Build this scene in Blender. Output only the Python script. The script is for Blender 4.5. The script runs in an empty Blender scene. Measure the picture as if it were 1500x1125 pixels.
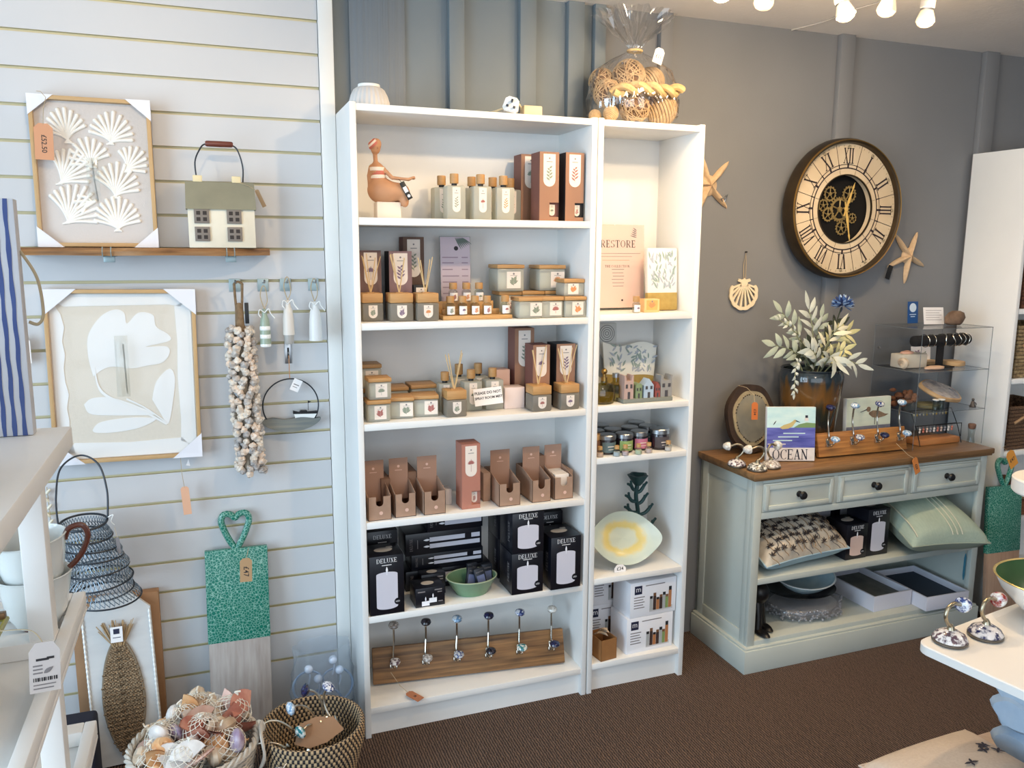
import bpy, bmesh, math, random
from mathutils import Vector, Matrix, Euler
PI = math.pi
rnd = random.Random(7)
SC = bpy.context.scene
COL = SC.collection

# ---------------------------------------------------------------- materials
def lin(c):
    return tuple((x/255/12.92 if x/255 <= .04045 else ((x/255+.055)/1.055)**2.4) for x in c)
MATS = {}
def mat(name, col, rough=.5, metal=0., col2=None, scale=20., stretch=(1,1,1), contrast=.5, bump=0., bscale=None,
        coat=0., emit=0., wave=None, detail=4., spec=.5, sss=0., trans=0., ior=1.45):
    """principled material with optional procedural colour variation and bump"""
    if name in MATS: return MATS[name]
    m = bpy.data.materials.new(name); m.use_nodes = True
    nt = m.node_tree; b = nt.nodes['Principled BSDF']
    b.inputs['Base Color'].default_value = (*lin(col), 1)
    b.inputs['Roughness'].default_value = rough; b.inputs['Metallic'].default_value = metal
    b.inputs['Coat Weight'].default_value = coat; b.inputs['Specular IOR Level'].default_value = spec
    if trans: b.inputs['Transmission Weight'].default_value = trans; b.inputs['IOR'].default_value = ior
    if sss: b.inputs['Subsurface Weight'].default_value = sss
    if emit:
        b.inputs['Emission Color'].default_value = (*lin(col), 1); b.inputs['Emission Strength'].default_value = emit
    if col2 or bump:
        tc = nt.nodes.new('ShaderNodeTexCoord'); mp = nt.nodes.new('ShaderNodeMapping')
        mp.inputs['Scale'].default_value = stretch
        nt.links.new(tc.outputs['Object'], mp.inputs['Vector'])
        def tex(sc):
            if wave:
                t = nt.nodes.new('ShaderNodeTexWave'); t.wave_type = 'BANDS'; t.bands_direction = wave[0]
                t.inputs['Scale'].default_value = sc; t.inputs['Distortion'].default_value = wave[1]; t.inputs['Detail'].default_value = 2
                t.inputs['Detail Scale'].default_value = wave[2] if len(wave) > 2 else 1.
            else:
                t = nt.nodes.new('ShaderNodeTexNoise'); t.inputs['Scale'].default_value = sc; t.inputs['Detail'].default_value = detail
            nt.links.new(mp.outputs['Vector'], t.inputs['Vector']); return t
        t = tex(scale)
        fac = t.outputs['Fac']
        if col2:
            r = nt.nodes.new('ShaderNodeValToRGB')
            r.color_ramp.elements[0].position = .5-contrast/2; r.color_ramp.elements[1].position = .5+contrast/2
            r.color_ramp.elements[0].color = (*lin(col), 1); r.color_ramp.elements[1].color = (*lin(col2), 1)
            nt.links.new(fac, r.inputs['Fac']); nt.links.new(r.outputs['Color'], b.inputs['Base Color'])
        if bump:
            t2 = tex(bscale) if bscale else t
            bp = nt.nodes.new('ShaderNodeBump'); bp.inputs['Strength'].default_value = bump; bp.inputs['Distance'].default_value = .004
            nt.links.new(t2.outputs['Fac'], bp.inputs['Height']); nt.links.new(bp.outputs['Normal'], b.inputs['Normal'])
    MATS[name] = m; return m
def clear(name, tint=(245,248,250), gloss=.12, rough=.05, frost=0.):
    """clear sheet: see-through with a fresnel reflection (acrylic, film, glass)"""
    if name in MATS: return MATS[name]
    m = bpy.data.materials.new(name); m.use_nodes = True; nt = m.node_tree
    nt.nodes.remove(nt.nodes['Principled BSDF']); out = nt.nodes['Material Output']
    t = nt.nodes.new('ShaderNodeBsdfTransparent'); t.inputs['Color'].default_value = (*lin(tint), 1)
    g = nt.nodes.new('ShaderNodeBsdfGlossy'); g.inputs['Roughness'].default_value = rough
    fr = nt.nodes.new('ShaderNodeLayerWeight'); fr.inputs['Blend'].default_value = .5
    pw = nt.nodes.new('ShaderNodeMath'); pw.operation = 'POWER'; pw.inputs[1].default_value = 4.
    ad = nt.nodes.new('ShaderNodeMath'); ad.operation = 'MULTIPLY_ADD'; ad.inputs[1].default_value = .5; ad.inputs[2].default_value = gloss; ad.use_clamp = True
    mx = nt.nodes.new('ShaderNodeMixShader')
    nt.links.new(fr.outputs['Facing'], pw.inputs[0]); nt.links.new(pw.outputs[0], ad.inputs[0]); nt.links.new(ad.outputs[0], mx.inputs[0])
    nt.links.new(t.outputs[0], mx.inputs[1]); nt.links.new(g.outputs[0], mx.inputs[2])
    last = mx
    if frost:
        d = nt.nodes.new('ShaderNodeBsdfDiffuse'); d.inputs['Color'].default_value = (*lin(tint), 1)
        tl = nt.nodes.new('ShaderNodeBsdfTranslucent'); tl.inputs['Color'].default_value = (*lin(tint), 1)
        m0 = nt.nodes.new('ShaderNodeMixShader'); m0.inputs[0].default_value = .4
        nt.links.new(d.outputs[0], m0.inputs[1]); nt.links.new(tl.outputs[0], m0.inputs[2])
        m2 = nt.nodes.new('ShaderNodeMixShader'); m2.inputs[0].default_value = frost
        nt.links.new(mx.outputs[0], m2.inputs[1]); nt.links.new(m0.outputs[0], m2.inputs[2]); last = m2
    nt.links.new(last.outputs[0], out.inputs['Surface'])
    MATS[name] = m; return m

# ---------------------------------------------------------------- mesh builder
class MB:
    def __init__(s): s.v = []; s.f = []; s.mi = []; s.T = None
    def add(s, vs, fs, m=0, T=None):
        n = len(s.v); A = s.T
        for p in vs:
            p = Vector(p)
            if T is not None: p = T @ p
            if A is not None: p = A @ p
            s.v.append(p[:])
        for f in fs: s.f.append(tuple(i+n for i in f)); s.mi.append(m)
        return s
    def box(s, x0, x1, y0, y1, z0, z1, m=0, b=0., seg=2, T=None):
        if b <= 0:
            vs = [(x,y,z) for z in (z0,z1) for y in (y0,y1) for x in (x0,x1)]
            return s.add(vs, [(0,2,3,1),(4,5,7,6),(0,1,5,4),(2,6,7,3),(0,4,6,2),(1,3,7,5)], m, T)
        bm = bmesh.new(); bmesh.ops.create_cube(bm, size=1)
        for v in bm.verts: v.co = Vector(((x0+x1)/2+v.co.x*(x1-x0), (y0+y1)/2+v.co.y*(y1-y0), (z0+z1)/2+v.co.z*(z1-z0)))
        bmesh.ops.bevel(bm, geom=bm.edges[:], offset=b, segments=seg, profile=.5, affect='EDGES')
        s.addbm(bm, m, T); return s
    def addbm(s, bm, m=0, T=None):
        bm.verts.index_update()
        s.add([v.co for v in bm.verts], [tuple(v.index for v in f.verts) for f in bm.faces], m, T); bm.free()
    def lathe(s, prof, n=24, m=0, T=None, sx=1., sy=1., cap=True, fl=None):
        vs = []; fs = []
        for r, z in prof:
            for k in range(n):
                a = 2*PI*k/n; q = r*(fl(a, z) if fl else 1)
                vs.append((q*math.cos(a)*sx, q*math.sin(a)*sy, z))
        L = len(prof)
        for j in range(L-1):
            for k in range(n):
                fs.append((j*n+k, j*n+(k+1) % n, (j+1)*n+(k+1) % n, (j+1)*n+k))
        if cap:
            if prof[0][0] > 1e-6: fs.append(tuple(range(n-1, -1, -1)))
            if prof[-1][0] > 1e-6: fs.append(tuple((L-1)*n+k for k in range(n)))
        return s.add(vs, fs, m, T)
    def cyl(s, c, r, h, n=20, m=0, T=None, r2=None):
        return s.lathe([(r, c[2]), (r if r2 is None else r2, c[2]+h)], n, m, (T or Matrix.Identity(4)) @ Matrix.Translation((c[0], c[1], 0)))
    def tube(s, path, r, n=8, m=0, T=None, closed=False, cap=True):
        P = [Vector(p) for p in path]; N = len(P); R = r if isinstance(r, (list, tuple)) else [r]*N
        vs = []; fs = []; up = None
        for i in range(N):
            a = P[i-1] if (i > 0 or closed) else P[i]; b = P[(i+1) % N] if (i < N-1 or closed) else P[i]
            d = (b-a).normalized() if (b-a).length > 1e-9 else Vector((0,0,1))
            if up is None:
                up = d.orthogonal().normalized()
            u = (up - d*up.dot(d))
            u = u.normalized() if u.length > 1e-6 else d.orthogonal().normalized()
            up = u; w = d.cross(u)
            for k in range(n):
                t = 2*PI*k/n; vs.append(P[i]+(u*math.cos(t)+w*math.sin(t))*R[i])
        for i in range(N if closed else N-1):
            j = (i+1) % N
            for k in range(n): fs.append((i*n+k, i*n+(k+1) % n, j*n+(k+1) % n, j*n+k))
        if cap and not closed: fs.append(tuple(range(n-1,-1,-1))); fs.append(tuple((N-1)*n+k for k in range(n)))
        return s.add(vs, fs, m, T)
    def prism(s, pts, y0, y1, m=0, T=None):
        """outline in XZ extruded along Y"""
        n = len(pts); vs = [(p[0], y0, p[1]) for p in pts]+[(p[0], y1, p[1]) for p in pts]
        fs = [tuple(range(n)), tuple(range(2*n-1, n-1, -1))]+[(k, k+n, (k+1) % n+n, (k+1) % n) for k in range(n)]
        return s.add(vs, fs, m, T)
    def ell(s, c, r, n=16, m=0, T=None, k=None):
        k = k or n//2; r = r if isinstance(r, (tuple, list)) else (r, r, r)
        vs = [(c[0], c[1], c[2]-r[2])]; fs = []
        for j in range(1, k):
            a = -PI/2+PI*j/k
            for i in range(n):
                t = 2*PI*i/n; vs.append((c[0]+r[0]*math.cos(a)*math.cos(t), c[1]+r[1]*math.cos(a)*math.sin(t), c[2]+r[2]*math.sin(a)))
        vs.append((c[0], c[1], c[2]+r[2])); L = len(vs)-1
        for i in range(n):
            fs.append((0, 1+(i+1) % n, 1+i)); fs.append((L, L-n+i, L-n+(i+1) % n))
        for j in range(k-2):
            for i in range(n):
                a = 1+j*n+i; b = 1+j*n+(i+1) % n; fs.append((a, b, b+n, a+n))
        return s.add(vs, fs, m, T)
    def leaf(s, base, tip, w, nrm=(0,-1,0), m=0, bend=0., th=.0006):
        """a thin pointed leaf with a fold, base to tip"""
        b = Vector(base); t = Vector(tip); d = t-b; sd = d.cross(Vector(nrm)); sd = sd.normalized()*w/2 if sd.length > 1e-9 else Vector((w/2,0,0)); nn = Vector(nrm).normalized()
        ts = (0, .2, .45, .7, .88, 1); ws = (.12, .75, 1, .72, .35, .02); vs = []; fs = []
        for q, e in zip(ts, ws):
            c = b+d*q+nn*bend*math.sin(PI*q)
            vs += [c-sd*e, c+nn*w*.1*e, c+sd*e, c-nn*th*2]
        for i in range(5):
            a = i*4
            for p, q in ((0,1),(1,2),(2,3),(3,0)): fs.append((a+p, a+q, a+4+q, a+4+p))
        return s.add(vs, fs, m)
    def text(s, body, size, m=0, T=None, align='CENTER', bold=0., sp=1., ext=.0001):
        cu = bpy.data.curves.new('tmp', 'FONT'); cu.body = body; cu.size = size; cu.align_x = align; cu.align_y = 'CENTER'
        cu.offset = bold; cu.space_character = sp; cu.extrude = ext; cu.resolution_u = 3
        o = bpy.data.objects.new('tmp', cu); COL.objects.link(o)
        dg = bpy.context.evaluated_depsgraph_get(); me = bpy.data.meshes.new_from_object(o.evaluated_get(dg))
        s.add([v.co for v in me.vertices], [tuple(p.vertices) for p in me.polygons], m, T)
        bpy.data.objects.remove(o); bpy.data.curves.remove(cu); bpy.data.meshes.remove(me); return s
    def mesh(s, name, mats, ang=38, flat=False):
        me = bpy.data.meshes.new(name); me.from_pydata(s.v, [], s.f)
        for x in mats: me.materials.append(x)
        me.polygons.foreach_set('material_index', s.mi)
        if not flat:
            me.polygons.foreach_set('use_smooth', [True]*len(me.polygons)); me.set_sharp_from_angle(angle=math.radians(ang))
        me.update(); return me
    def build(s, name, mats, parent=None, ang=38, loc=None, rot=None, flat=False):
        mats = mats if isinstance(mats, (list, tuple)) else [mats]
        o = bpy.data.objects.new(name, s.mesh(name, mats, ang, flat)); COL.objects.link(o)
        if parent: o.parent = parent
        if loc: o.location = loc
        if rot: o.rotation_euler = rot
        return o
def front(x, y, z):
    """matrix that stands XY lettering up on a face looking towards -Y"""
    return Matrix.Translation((x, y, z)) @ Matrix.Rotation(PI/2, 4, 'X')
def tag(o, label, cat, group=None, kind=None):
    o['label'] = label; o['category'] = cat
    if group: o['group'] = group
    if kind: o['kind'] = kind
    return o
def thing(name, label, cat, loc=(0,0,0), rz=0., group=None, rot=None):
    o = bpy.data.objects.new(name, None); o.empty_display_size = .02; COL.objects.link(o); o.location = loc
    o.rotation_euler = rot if rot else (0, 0, rz)
    return tag(o, label, cat, group)
def struct(name, mb, mats, **k):
    o = mb.build(name, mats, **k); o['kind'] = 'structure'; return o
def dup(o, label=None, loc=None, rz=None, group=None, rot=None, scale=None):
    def cp(a, par):
        c = a.copy(); COL.objects.link(c); c.parent = par
        for ch in a.children: cp(ch, c)
        return c
    c = cp(o, o.parent)
    if label: c['label'] = label
    if loc: c.location = loc
    if rz is not None: c.rotation_euler = (0, 0, rz)
    if rot: c.rotation_euler = rot
    if scale: c.scale = scale
    if group: c['group'] = group
    return c
def circ(cx, cz, r, n=24, a0=0., a1=2*PI, rz=None):
    k = n if abs(a1-a0-2*PI) < 1e-6 else n+1
    return [(cx+r*math.cos(a0+(a1-a0)*i/n), cz+(rz or r)*math.sin(a0+(a1-a0)*i/n)) for i in range(k)]
def bez(p, n=14):
    """smooth curve through points (Catmull-Rom)"""
    P = [Vector(q) for q in p]; out = []
    for i in range(len(P)-1):
        a = P[max(i-1,0)]; b = P[i]; c = P[i+1]; d = P[min(i+2,len(P)-1)]
        for k in range(n):
            t = k/n; out.append(.5*((2*b)+(c-a)*t+(2*a-5*b+4*c-d)*t*t+(3*b-a-3*c+d)*t**3))
    out.append(P[-1]); return out
# stroke serif letters: thick and thin strokes in a unit-high box, width given
def _st(a, b, w): return ('s', a, b, w)
GL = {
 'I': (.30, [_st((.15,0),(.15,1),.14), _st((0,.97),(.3,.97),.05), _st((0,.03),(.3,.03),.05)]),
 'V': (.62, [_st((.08,1),(.31,0),.14), _st((.54,1),(.31,0),.05), _st((0,.97),(.22,.97),.05), _st((.42,.97),(.64,.97),.05)]),
 'X': (.62, [_st((.08,1),(.54,0),.14), _st((.54,1),(.08,0),.05), _st((0,.97),(.22,.97),.05), _st((.42,.97),(.62,.97),.05), _st((0,.03),(.2,.03),.05), _st((.4,.03),(.62,.03),.05)]),
 'R': (.68, [_st((.13,0),(.13,1),.13), _st((0,.03),(.27,.03),.05), ('a',(.3,.73),.24,.25,-90,90,.11), _st((0,.975),(.32,.975),.05), _st((.1,.49),(.32,.49),.05), _st((.33,.5),(.62,.0),.13)]),
 'E': (.60, [_st((.13,0),(.13,1),.13), _st((0,.97),(.54,.97),.06), _st((0,.03),(.56,.03),.06), _st((.1,.5),(.4,.5),.05), _st((.53,1),(.53,.78),.05), _st((.55,0),(.55,.22),.05), _st((.4,.6),(.4,.4),.05)]),
 'S': (.54, [('a',(.26,.74),.2,.23,20,250,.1), ('a',(.27,.26),.22,.23,-160,90,.12), _st((.45,.8),(.45,1),.05), _st((.05,.2),(.05,0),.05)]),
 'T': (.64, [_st((.32,0),(.32,1),.13), _st((0,.97),(.64,.97),.06), _st((.02,1),(.02,.75),.05), _st((.62,1),(.62,.75),.05), _st((.18,.03),(.46,.03),.05)]),
 'O': (.76, [('a',(.38,.5),.31,.47,0,360,.12)]),
 'C': (.68, [('a',(.38,.5),.31,.47,45,315,.12), _st((.61,.7),(.61,1),.05)]),
 'A': (.70, [_st((.12,0),(.35,1),.06), _st((.35,1),(.58,0),.14), _st((.2,.33),(.5,.33),.05), _st((.02,.03),(.24,.03),.05), _st((.44,.03),(.7,.03),.05)]),
 'N': (.70, [_st((.12,0),(.12,1),.06), _st((.1,1),(.58,0),.14), _st((.58,0),(.58,1),.06), _st((0,.97),(.16,.97),.05), _st((.46,.97),(.7,.97),.05), _st((.0,.03),(.24,.03),.05)]),
 'L': (.56, [_st((.13,0),(.13,1),.13), _st((0,.97),(.27,.97),.05), _st((0,.03),(.52,.03),.06), _st((.51,0),(.51,.25),.05)]),
 'H': (.72, [_st((.13,0),(.13,1),.13), _st((.59,0),(.59,1),.13), _st((.13,.5),(.59,.5),.05), _st((0,.97),(.26,.97),.05), _st((.46,.97),(.72,.97),.05), _st((0,.03),(.26,.03),.05), _st((.46,.03),(.72,.03),.05)]),
 'D': (.70, [_st((.13,0),(.13,1),.13), ('a',(.28,.5),.36,.475,-90,90,.12), _st((0,.975),(.32,.975),.05), _st((0,.025),(.32,.025),.05)]),
 'U': (.70, [_st((.13,1),(.13,.35),.13), ('a',(.36,.34),.23,.32,180,360,.09), _st((.59,1),(.59,.34),.06), _st((0,.97),(.26,.97),.05), _st((.46,.97),(.7,.97),.05)]),
}
def serif(mb, word, size, m, T, sp=.16, centre=True, ext=.0004, wide=1.):
    """lettering in the XY plane of T"""
    W = sum(GL[c][0]+sp if c in GL else .3 for c in word)-sp; x = -W/2 if centre else 0.
    def quad(a, b, w, dx):
        a = Vector((a[0]+dx, a[1]-.5)); b = Vector((b[0]+dx, b[1]-.5)); d = (b-a); d = Vector((-d.y, d.x)).normalized()*w/2 if abs(d.x) < 1e-6 or abs(d.y) < 1e-6 else Vector((w/2, 0))
        pts = [a-d, b-d, b+d, a+d]
        vs = [(p.x*size*wide, p.y*size, ext) for p in pts]+[(p.x*size*wide, p.y*size, 0) for p in pts]
        mb.add(vs, [(0,1,2,3),(7,6,5,4),(0,4,5,1),(1,5,6,2),(2,6,7,3),(3,7,4,0)], m, T)
    for c in word:
        if c not in GL: x += .3; continue
        w, parts = GL[c]
        for p in parts:
            if p[0] == 's': quad(p[1], p[2], p[3], x)
            else:
                _, ce, rx, ry, a0, a1, th = p; n = 14; vs = []; fs = []
                for k in range(n+1):
                    a = math.radians(a0+(a1-a0)*k/n); tk = th*(.35+.65*abs(math.cos(a)))
                    for e in (-.5, .5): vs.append(((ce[0]+x+(rx+e*tk)*math.cos(a))*size*wide, (ce[1]-.5+(ry+e*tk*.6)*math.sin(a))*size, ext))
                for k in range(n): fs.append((2*k, 2*k+2, 2*k+3, 2*k+1))
                mb.add(vs, fs, m, T)
        x += w+sp
# ---------------------------------------------------------------- palette
WHITE = mat('white_laminate', (236,235,231), .45, col2=(230,229,226), scale=6, contrast=.6)
PAINT = mat('white_satin_paint', (234,233,228), .5, col2=(226,225,221), scale=5)
SLAT = mat('slat_wall_white', (201,200,200), .55, col2=(193,193,194), scale=2.5, contrast=.7)
SLATEDGE = mat('slat_edge_beige', (206,196,160), .6)
WARMGREY = mat('warm_grey_wall_paint', (120,121,123), .6, col2=(114,115,117), scale=3, bump=.06, bscale=90)
BLUEGREY = mat('blue_grey_daylit_wall', (116,124,128), .6, col2=(108,117,122), scale=3, bump=.06, bscale=90)  # wall grey tinted bluer, the cool daylight cast put into the colour
GRAIN = mat('blue_grey_grain_board', (112,119,125), .55, col2=(104,111,117), scale=30, stretch=(3,1,.03), bump=.9, contrast=.6)  # grain board takes the same bluish daylight tint
CEIL = mat('ceiling_paint', (232,226,220), .85, col2=(222,216,210), scale=4, bump=.35, bscale=60)
CARPET = mat('ribbed_brown_carpet', (114,90,75), .95, col2=(50,38,33), scale=36, wave=('X', 3.5, 2.5), bump=.9, contrast=.7)
WOOD = mat('warm_wood', (160,116,68), .5, col2=(122,82,46), scale=5, stretch=(1,6,18), contrast=.4, bump=.15)
OAK = mat('pale_oak', (206,164,108), .5, col2=(182,138,84), scale=9, stretch=(1,5,14), contrast=.7)
BAMBOO = mat('bamboo_lid', (196,152,98), .5, col2=(176,130,78), scale=14, stretch=(1,6,12), contrast=.6)
REED = mat('reed_stick', (214,182,132), .7)
MANGO = mat('rustic_plank', (158,116,72), .55, col2=(84,58,36), scale=4, stretch=(1,5,20), contrast=.38, bump=.3)
TOPWOOD = mat('sideboard_top_wood', (146,110,72), .35, col2=(104,76,50), scale=4, stretch=(1,12,12), contrast=.4, bump=.1)
SAGE = mat('sage_grey_paint', (190,196,189), .5, col2=(183,189,182), scale=5)
BLACK = mat('soft_black', (20,20,22), .45)
METAL = mat('brushed_steel', (176,178,180), .3, 1.)
CHROME = mat('polished_nickel', (206,200,188), .16, 1.)
BRASS = mat('old_brass', (176,142,84), .32, 1.)
DARKWIRE = mat('dark_wire', (52,56,62), .45, .6)
IRON = mat('black_iron', (28,28,30), .5, .4)
CREAM = mat('cream_label', (232,220,208), .6)
INK = mat('dark_ink', (44,40,42), .7)
GREYINK = mat('grey_ink', (128,122,122), .7)
KRAFT = mat('kraft_tag', (196,146,106), .8, col2=(184,134,94), scale=40)
CORD = mat('natural_twine', (176,158,128), .9)
TEXTWHITE = mat('white_print', (226,226,228), .6)
PORCELAIN = mat('white_porcelain', (236,236,232), .18, coat=.4)
CARD = mat('white_card', (236,232,230), .7)

# ---------------------------------------------------------------- setting
WY = .30           # back wall plane
CH = 2.45
struct('floor', MB().box(-3.2, 4.4, -5.2, .5, -.06, 0), CARPET)
struct('ceiling', MB().box(-3.2, 4.4, -5.2, .5, CH, CH+.06), CEIL)
struct('wall_back', MB().box(.94, 4.4, WY, WY+.08, 0, CH), WARMGREY)
struct('wall_back_boarded', MB().box(-.03, .94, WY, WY+.08, 0, CH), BLUEGREY)  # split from wall_back to carry the bluer daylight colour
struct('wall_right', MB().box(4.3, 4.4, -5.2, WY, 0, CH), WARMGREY)
mb = MB()
zz = [.0]+[.195+.1*k for k in range(23)]+[CH]
for a, b in zip(zz[:-1], zz[1:]):
    z0 = a+.0045 if a > 0 else 0; z1 = b-.0045 if b < CH else CH
    vs = [(x, y, z) for z in (z0, z1) for y in (.262, .2745) for x in (-3.15, -.049)]
    mb.add(vs, [(0,1,5,4)], 0); mb.add(vs, [(0,2,3,1), (4,5,7,6)], 1); mb.add(vs, [(1,3,7,5), (0,4,6,2)], 0)
mb.box(-3.15, -.049, .2745, .295, 0, CH, 1)
struct('wall_left', mb, [SLAT, SLATEDGE])
struct('trim_1', MB().box(-.047, -.001, .256, .298, 0, CH, b=.002), PAINT)
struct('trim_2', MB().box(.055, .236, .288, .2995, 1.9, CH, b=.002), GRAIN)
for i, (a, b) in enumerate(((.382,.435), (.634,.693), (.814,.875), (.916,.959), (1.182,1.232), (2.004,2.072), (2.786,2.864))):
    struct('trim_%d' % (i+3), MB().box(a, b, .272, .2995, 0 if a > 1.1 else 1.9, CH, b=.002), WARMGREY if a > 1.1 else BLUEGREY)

# ---------------------------------------------------------------- bookcases
def bookcase(x0, x1, tops, name, label, d=.28, y0=0., drop=.034):
    r = thing(name, label, 'bookcase', ((x0+x1)/2, y0, 0)); w = (x1-x0)/2; t = .019
    for sx in (-1, 1):
        a, b = (sx*w, sx*(w-t)); MB().box(min(a,b), max(a,b), 0, d, 0, 2.02, b=.0012).build('side_panel', WHITE, r)
    MB().box(-w+t, w-t, .002, d, 1.996, 2.016, b=.001).build('top_board', WHITE, r)
    for z in tops: MB().box(-w+t, w-t, .002, d-.012, z-.022, z, b=.001).build('shelf', WHITE, r)
    MB().box(-w+t, w-t, d-.012, d-.005, .02, 2.0).build('back_panel', WHITE, r)
    MB().box(-w+t, w-t, .022, .04, .0, tops[-1]-.022).build('plinth', WHITE, r)
    return r
ZA, ZB, ZC, ZD, ZE, ZF = 1.690, 1.374, 1.060, .741, .424, .105
NA, NB, NC, ND, NE = 1.382, 1.066, .882, .438, .112
bookcase(0, .8, (ZA, ZB, ZC, ZD, ZE, ZF), 'bookcase', 'wide tall white bookcase full of candles and diffusers beside the slat wall')
bookcase(.8045, 1.207, (NA, NB, NC, ND, NE), 'bookcase', 'narrow tall white bookcase with a yellow leaf plate, joined to the wide one')
bookcase(2.768, 3.568, (1.36, 1.06, .74, .43, .105), 'bookcase', 'white bookcase of brown baskets at the end of the grey wall beyond the sideboard')

# ---------------------------------------------------------------- camera
cam = bpy.data.cameras.new('camera'); co = bpy.data.objects.new('camera', cam); COL.objects.link(co); SC.camera = co
cam.sensor_width = 36; cam.sensor_fit = 'HORIZONTAL'; cam.lens = 1189.88/1500*36; cam.clip_start = .05
yaw, pit, rol = .3581, -.1652, .0053
fw = Vector((math.sin(yaw)*math.cos(pit), math.cos(yaw)*math.cos(pit), math.sin(pit))); ri = Vector((math.cos(yaw), -math.sin(yaw), 0)); up = ri.cross(fw)
r2 = ri*math.cos(rol)+up*math.sin(rol); u2 = up*math.cos(rol)-ri*math.sin(rol)
M = Matrix((r2, u2, -fw)).transposed().to_4x4(); M.translation = (-.4137, -2.4631, 1.6006); co.matrix_world = M

# ---------------------------------------------------------------- light
w = bpy.data.worlds.new('world'); SC.world = w; w.use_nodes = True
w.node_tree.nodes['Background'].inputs[0].default_value = (.62, .78, 1., 1); w.node_tree.nodes['Background'].inputs[1].default_value = .35
def area(name, loc, rot, sx, sy, e, col):
    l = bpy.data.lights.new(name, 'AREA'); l.shape = 'RECTANGLE'; l.size = sx; l.size_y = sy; l.energy = e; l.color = col
    o = bpy.data.objects.new(name, l); COL.objects.link(o); o.location = loc; o.rotation_euler = rot; return o
area('daylight_side_window', (-3.1, -2.3, 1.35), (0, -PI/2, 0), 2.2, 2.6, 165, (.60, .81, 1.))
area('daylight_shop_window', (-.4, -5.1, 1.35), (PI/2, 0, 0), 4.5, 2.2, 72, (.78, .89, 1.))
def spot(name, loc, aim, e, size=75, blend=.6, rad=.03, col=(1., .72, .42)):
    l = bpy.data.lights.new(name, 'SPOT'); l.energy = e; l.spot_size = math.radians(size); l.spot_blend = blend; l.shadow_soft_size = rad; l.color = col
    o = bpy.data.objects.new(name, l); COL.objects.link(o); o.location = loc
    o.rotation_euler = (Vector(aim)-Vector(loc)).to_track_quat('-Z', 'Y').to_euler(); return o
spot('lamp_light_cases', (.75, -1.05, 2.36), (.50, .2, 1.0), 38, 100)
spot('lamp_light_narrow', (1.3, -1.1, 2.36), (1.1, .2, 1.1), 12, 85)
SC.view_settings.view_transform = 'Standard'; SC.view_settings.look = 'None'; SC.view_settings.gamma = 1; SC.view_settings.exposure = -.08
# ---------------------------------------------------------------- shop products on the wide bookcase
ZA, ZB, ZC, ZD, ZE, ZF, NA, NB, NC, ND, NE = [z+.0006 for z in (ZA, ZB, ZC, ZD, ZE, ZF, NA, NB, NC, ND, NE)]   # things rest a hair above the boards
FROST = clear('frosted_glass', (226,226,216), .06, .25, frost=.6)
GLASS = clear('clear_glass', (236,240,238), .05, .03)
WAX = mat('candle_wax', (232,228,216), .5, sss=.1)
GREYJAR = clear('grey_frosted_jar', (186,178,164), .06, .2, frost=.6)
M_GREEN = mat('print_grey_green', (138,146,128), .7); M_RED = mat('print_dusty_red', (166,104,98), .7)
M_ORANGE = mat('print_orange', (212,142,92), .7); M_PURPLE = mat('print_plum', (128,108,130), .7)
BOXBROWN = mat('brown_box_card', (152,112,88), .65); BOXSIDE = mat('rosewood_box_card', (122,78,68), .65); BOXDARK = mat('charcoal_box_card', (40,36,38), .6)
BOXPINK = mat('dusty_pink_card', (216,178,160), .7)
MOT = dict(g=M_GREEN, r=M_RED, o=M_ORANGE, p=M_PURPLE)
def motif(mb, cx, cz, y, w, h, m=1, seed=0):
    """a small printed sprig"""
    r = random.Random(seed)
    mb.box(cx-w*.015, cx+w*.015, y-.0003, y, cz-h*.5, cz+h*.3, m)
    for k in range(8):
        s = 1 if k % 2 else -1; b = cz-h*.42+h*.1*k; L = w*r.uniform(.3,.46)*(1-.05*k)
        if seed % 3 == 1: a = .25+.4*k; b = cz; mb.leaf((cx, y-.0002, b), (cx+math.cos(a)*w*.4, y-.0004, b+math.sin(a)*w*.4), w*.16, m=m)
        else: mb.leaf((cx, y-.0002, b), (cx+s*L, y-.0004, b+L*.8), w*.17, m=m)
def label(par, x0, x1, z0, z1, y, col='g', arch=True, seed=0, name='label', base=None, rot=None):
    mb = MB(); w = x1-x0; cx = (x0+x1)/2
    if arch: pts = [(x0, z1), (x0, z0+w*.5)]+[(cx-w/2*math.cos(t), z0+w*.5-w*.5*math.sin(t)) for t in [PI*k/10 for k in range(1,10)]]+[(x1, z0+w*.5), (x1, z1)]
    else: pts = [(x0,z0),(x1,z0),(x1,z1),(x0,z1)]
    mb.prism(pts, y-.0004, y)
    h = z1-z0
    motif(mb, cx, z0+h*.42, y-.0004, w*.8, h*.52, 1, seed)
    mb.prism(circ(cx, z1-h*.13, w*.07, 8), y-.0007, y-.0004, 2)
    mb.box(cx-w*.25, cx+w*.25, y-.0007, y-.0004, z1-h*.245, z1-h*.225, 2)
    return mb.build(name, [base or CREAM, MOT[col], GREYINK], par)
def candle(lab, x, y, z, w=.078, h=.068, col='g', rz=0., grp=None, seed=0, lx=.1):
    t = thing('jar_candle', lab, 'candle', (x, y, z), rz, grp); d = w/2
    MB().box(-d, d, -d, d, 0, h-.013, b=.006).build('jar', FROST, t)
    MB().box(-d+.006, d-.006, -d+.006, d-.006, .008, h-.026, b=.004).build('wax', WAX, t)
    MB().box(-d-.001, d+.001, -d-.001, d+.001, h-.0125, h, b=.002).build('lid', BAMBOO, t)
    label(t, lx*w-w*.26, lx*w+w*.26, h*.12, h*.74, -d-.0002, col, False, seed); return t
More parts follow.
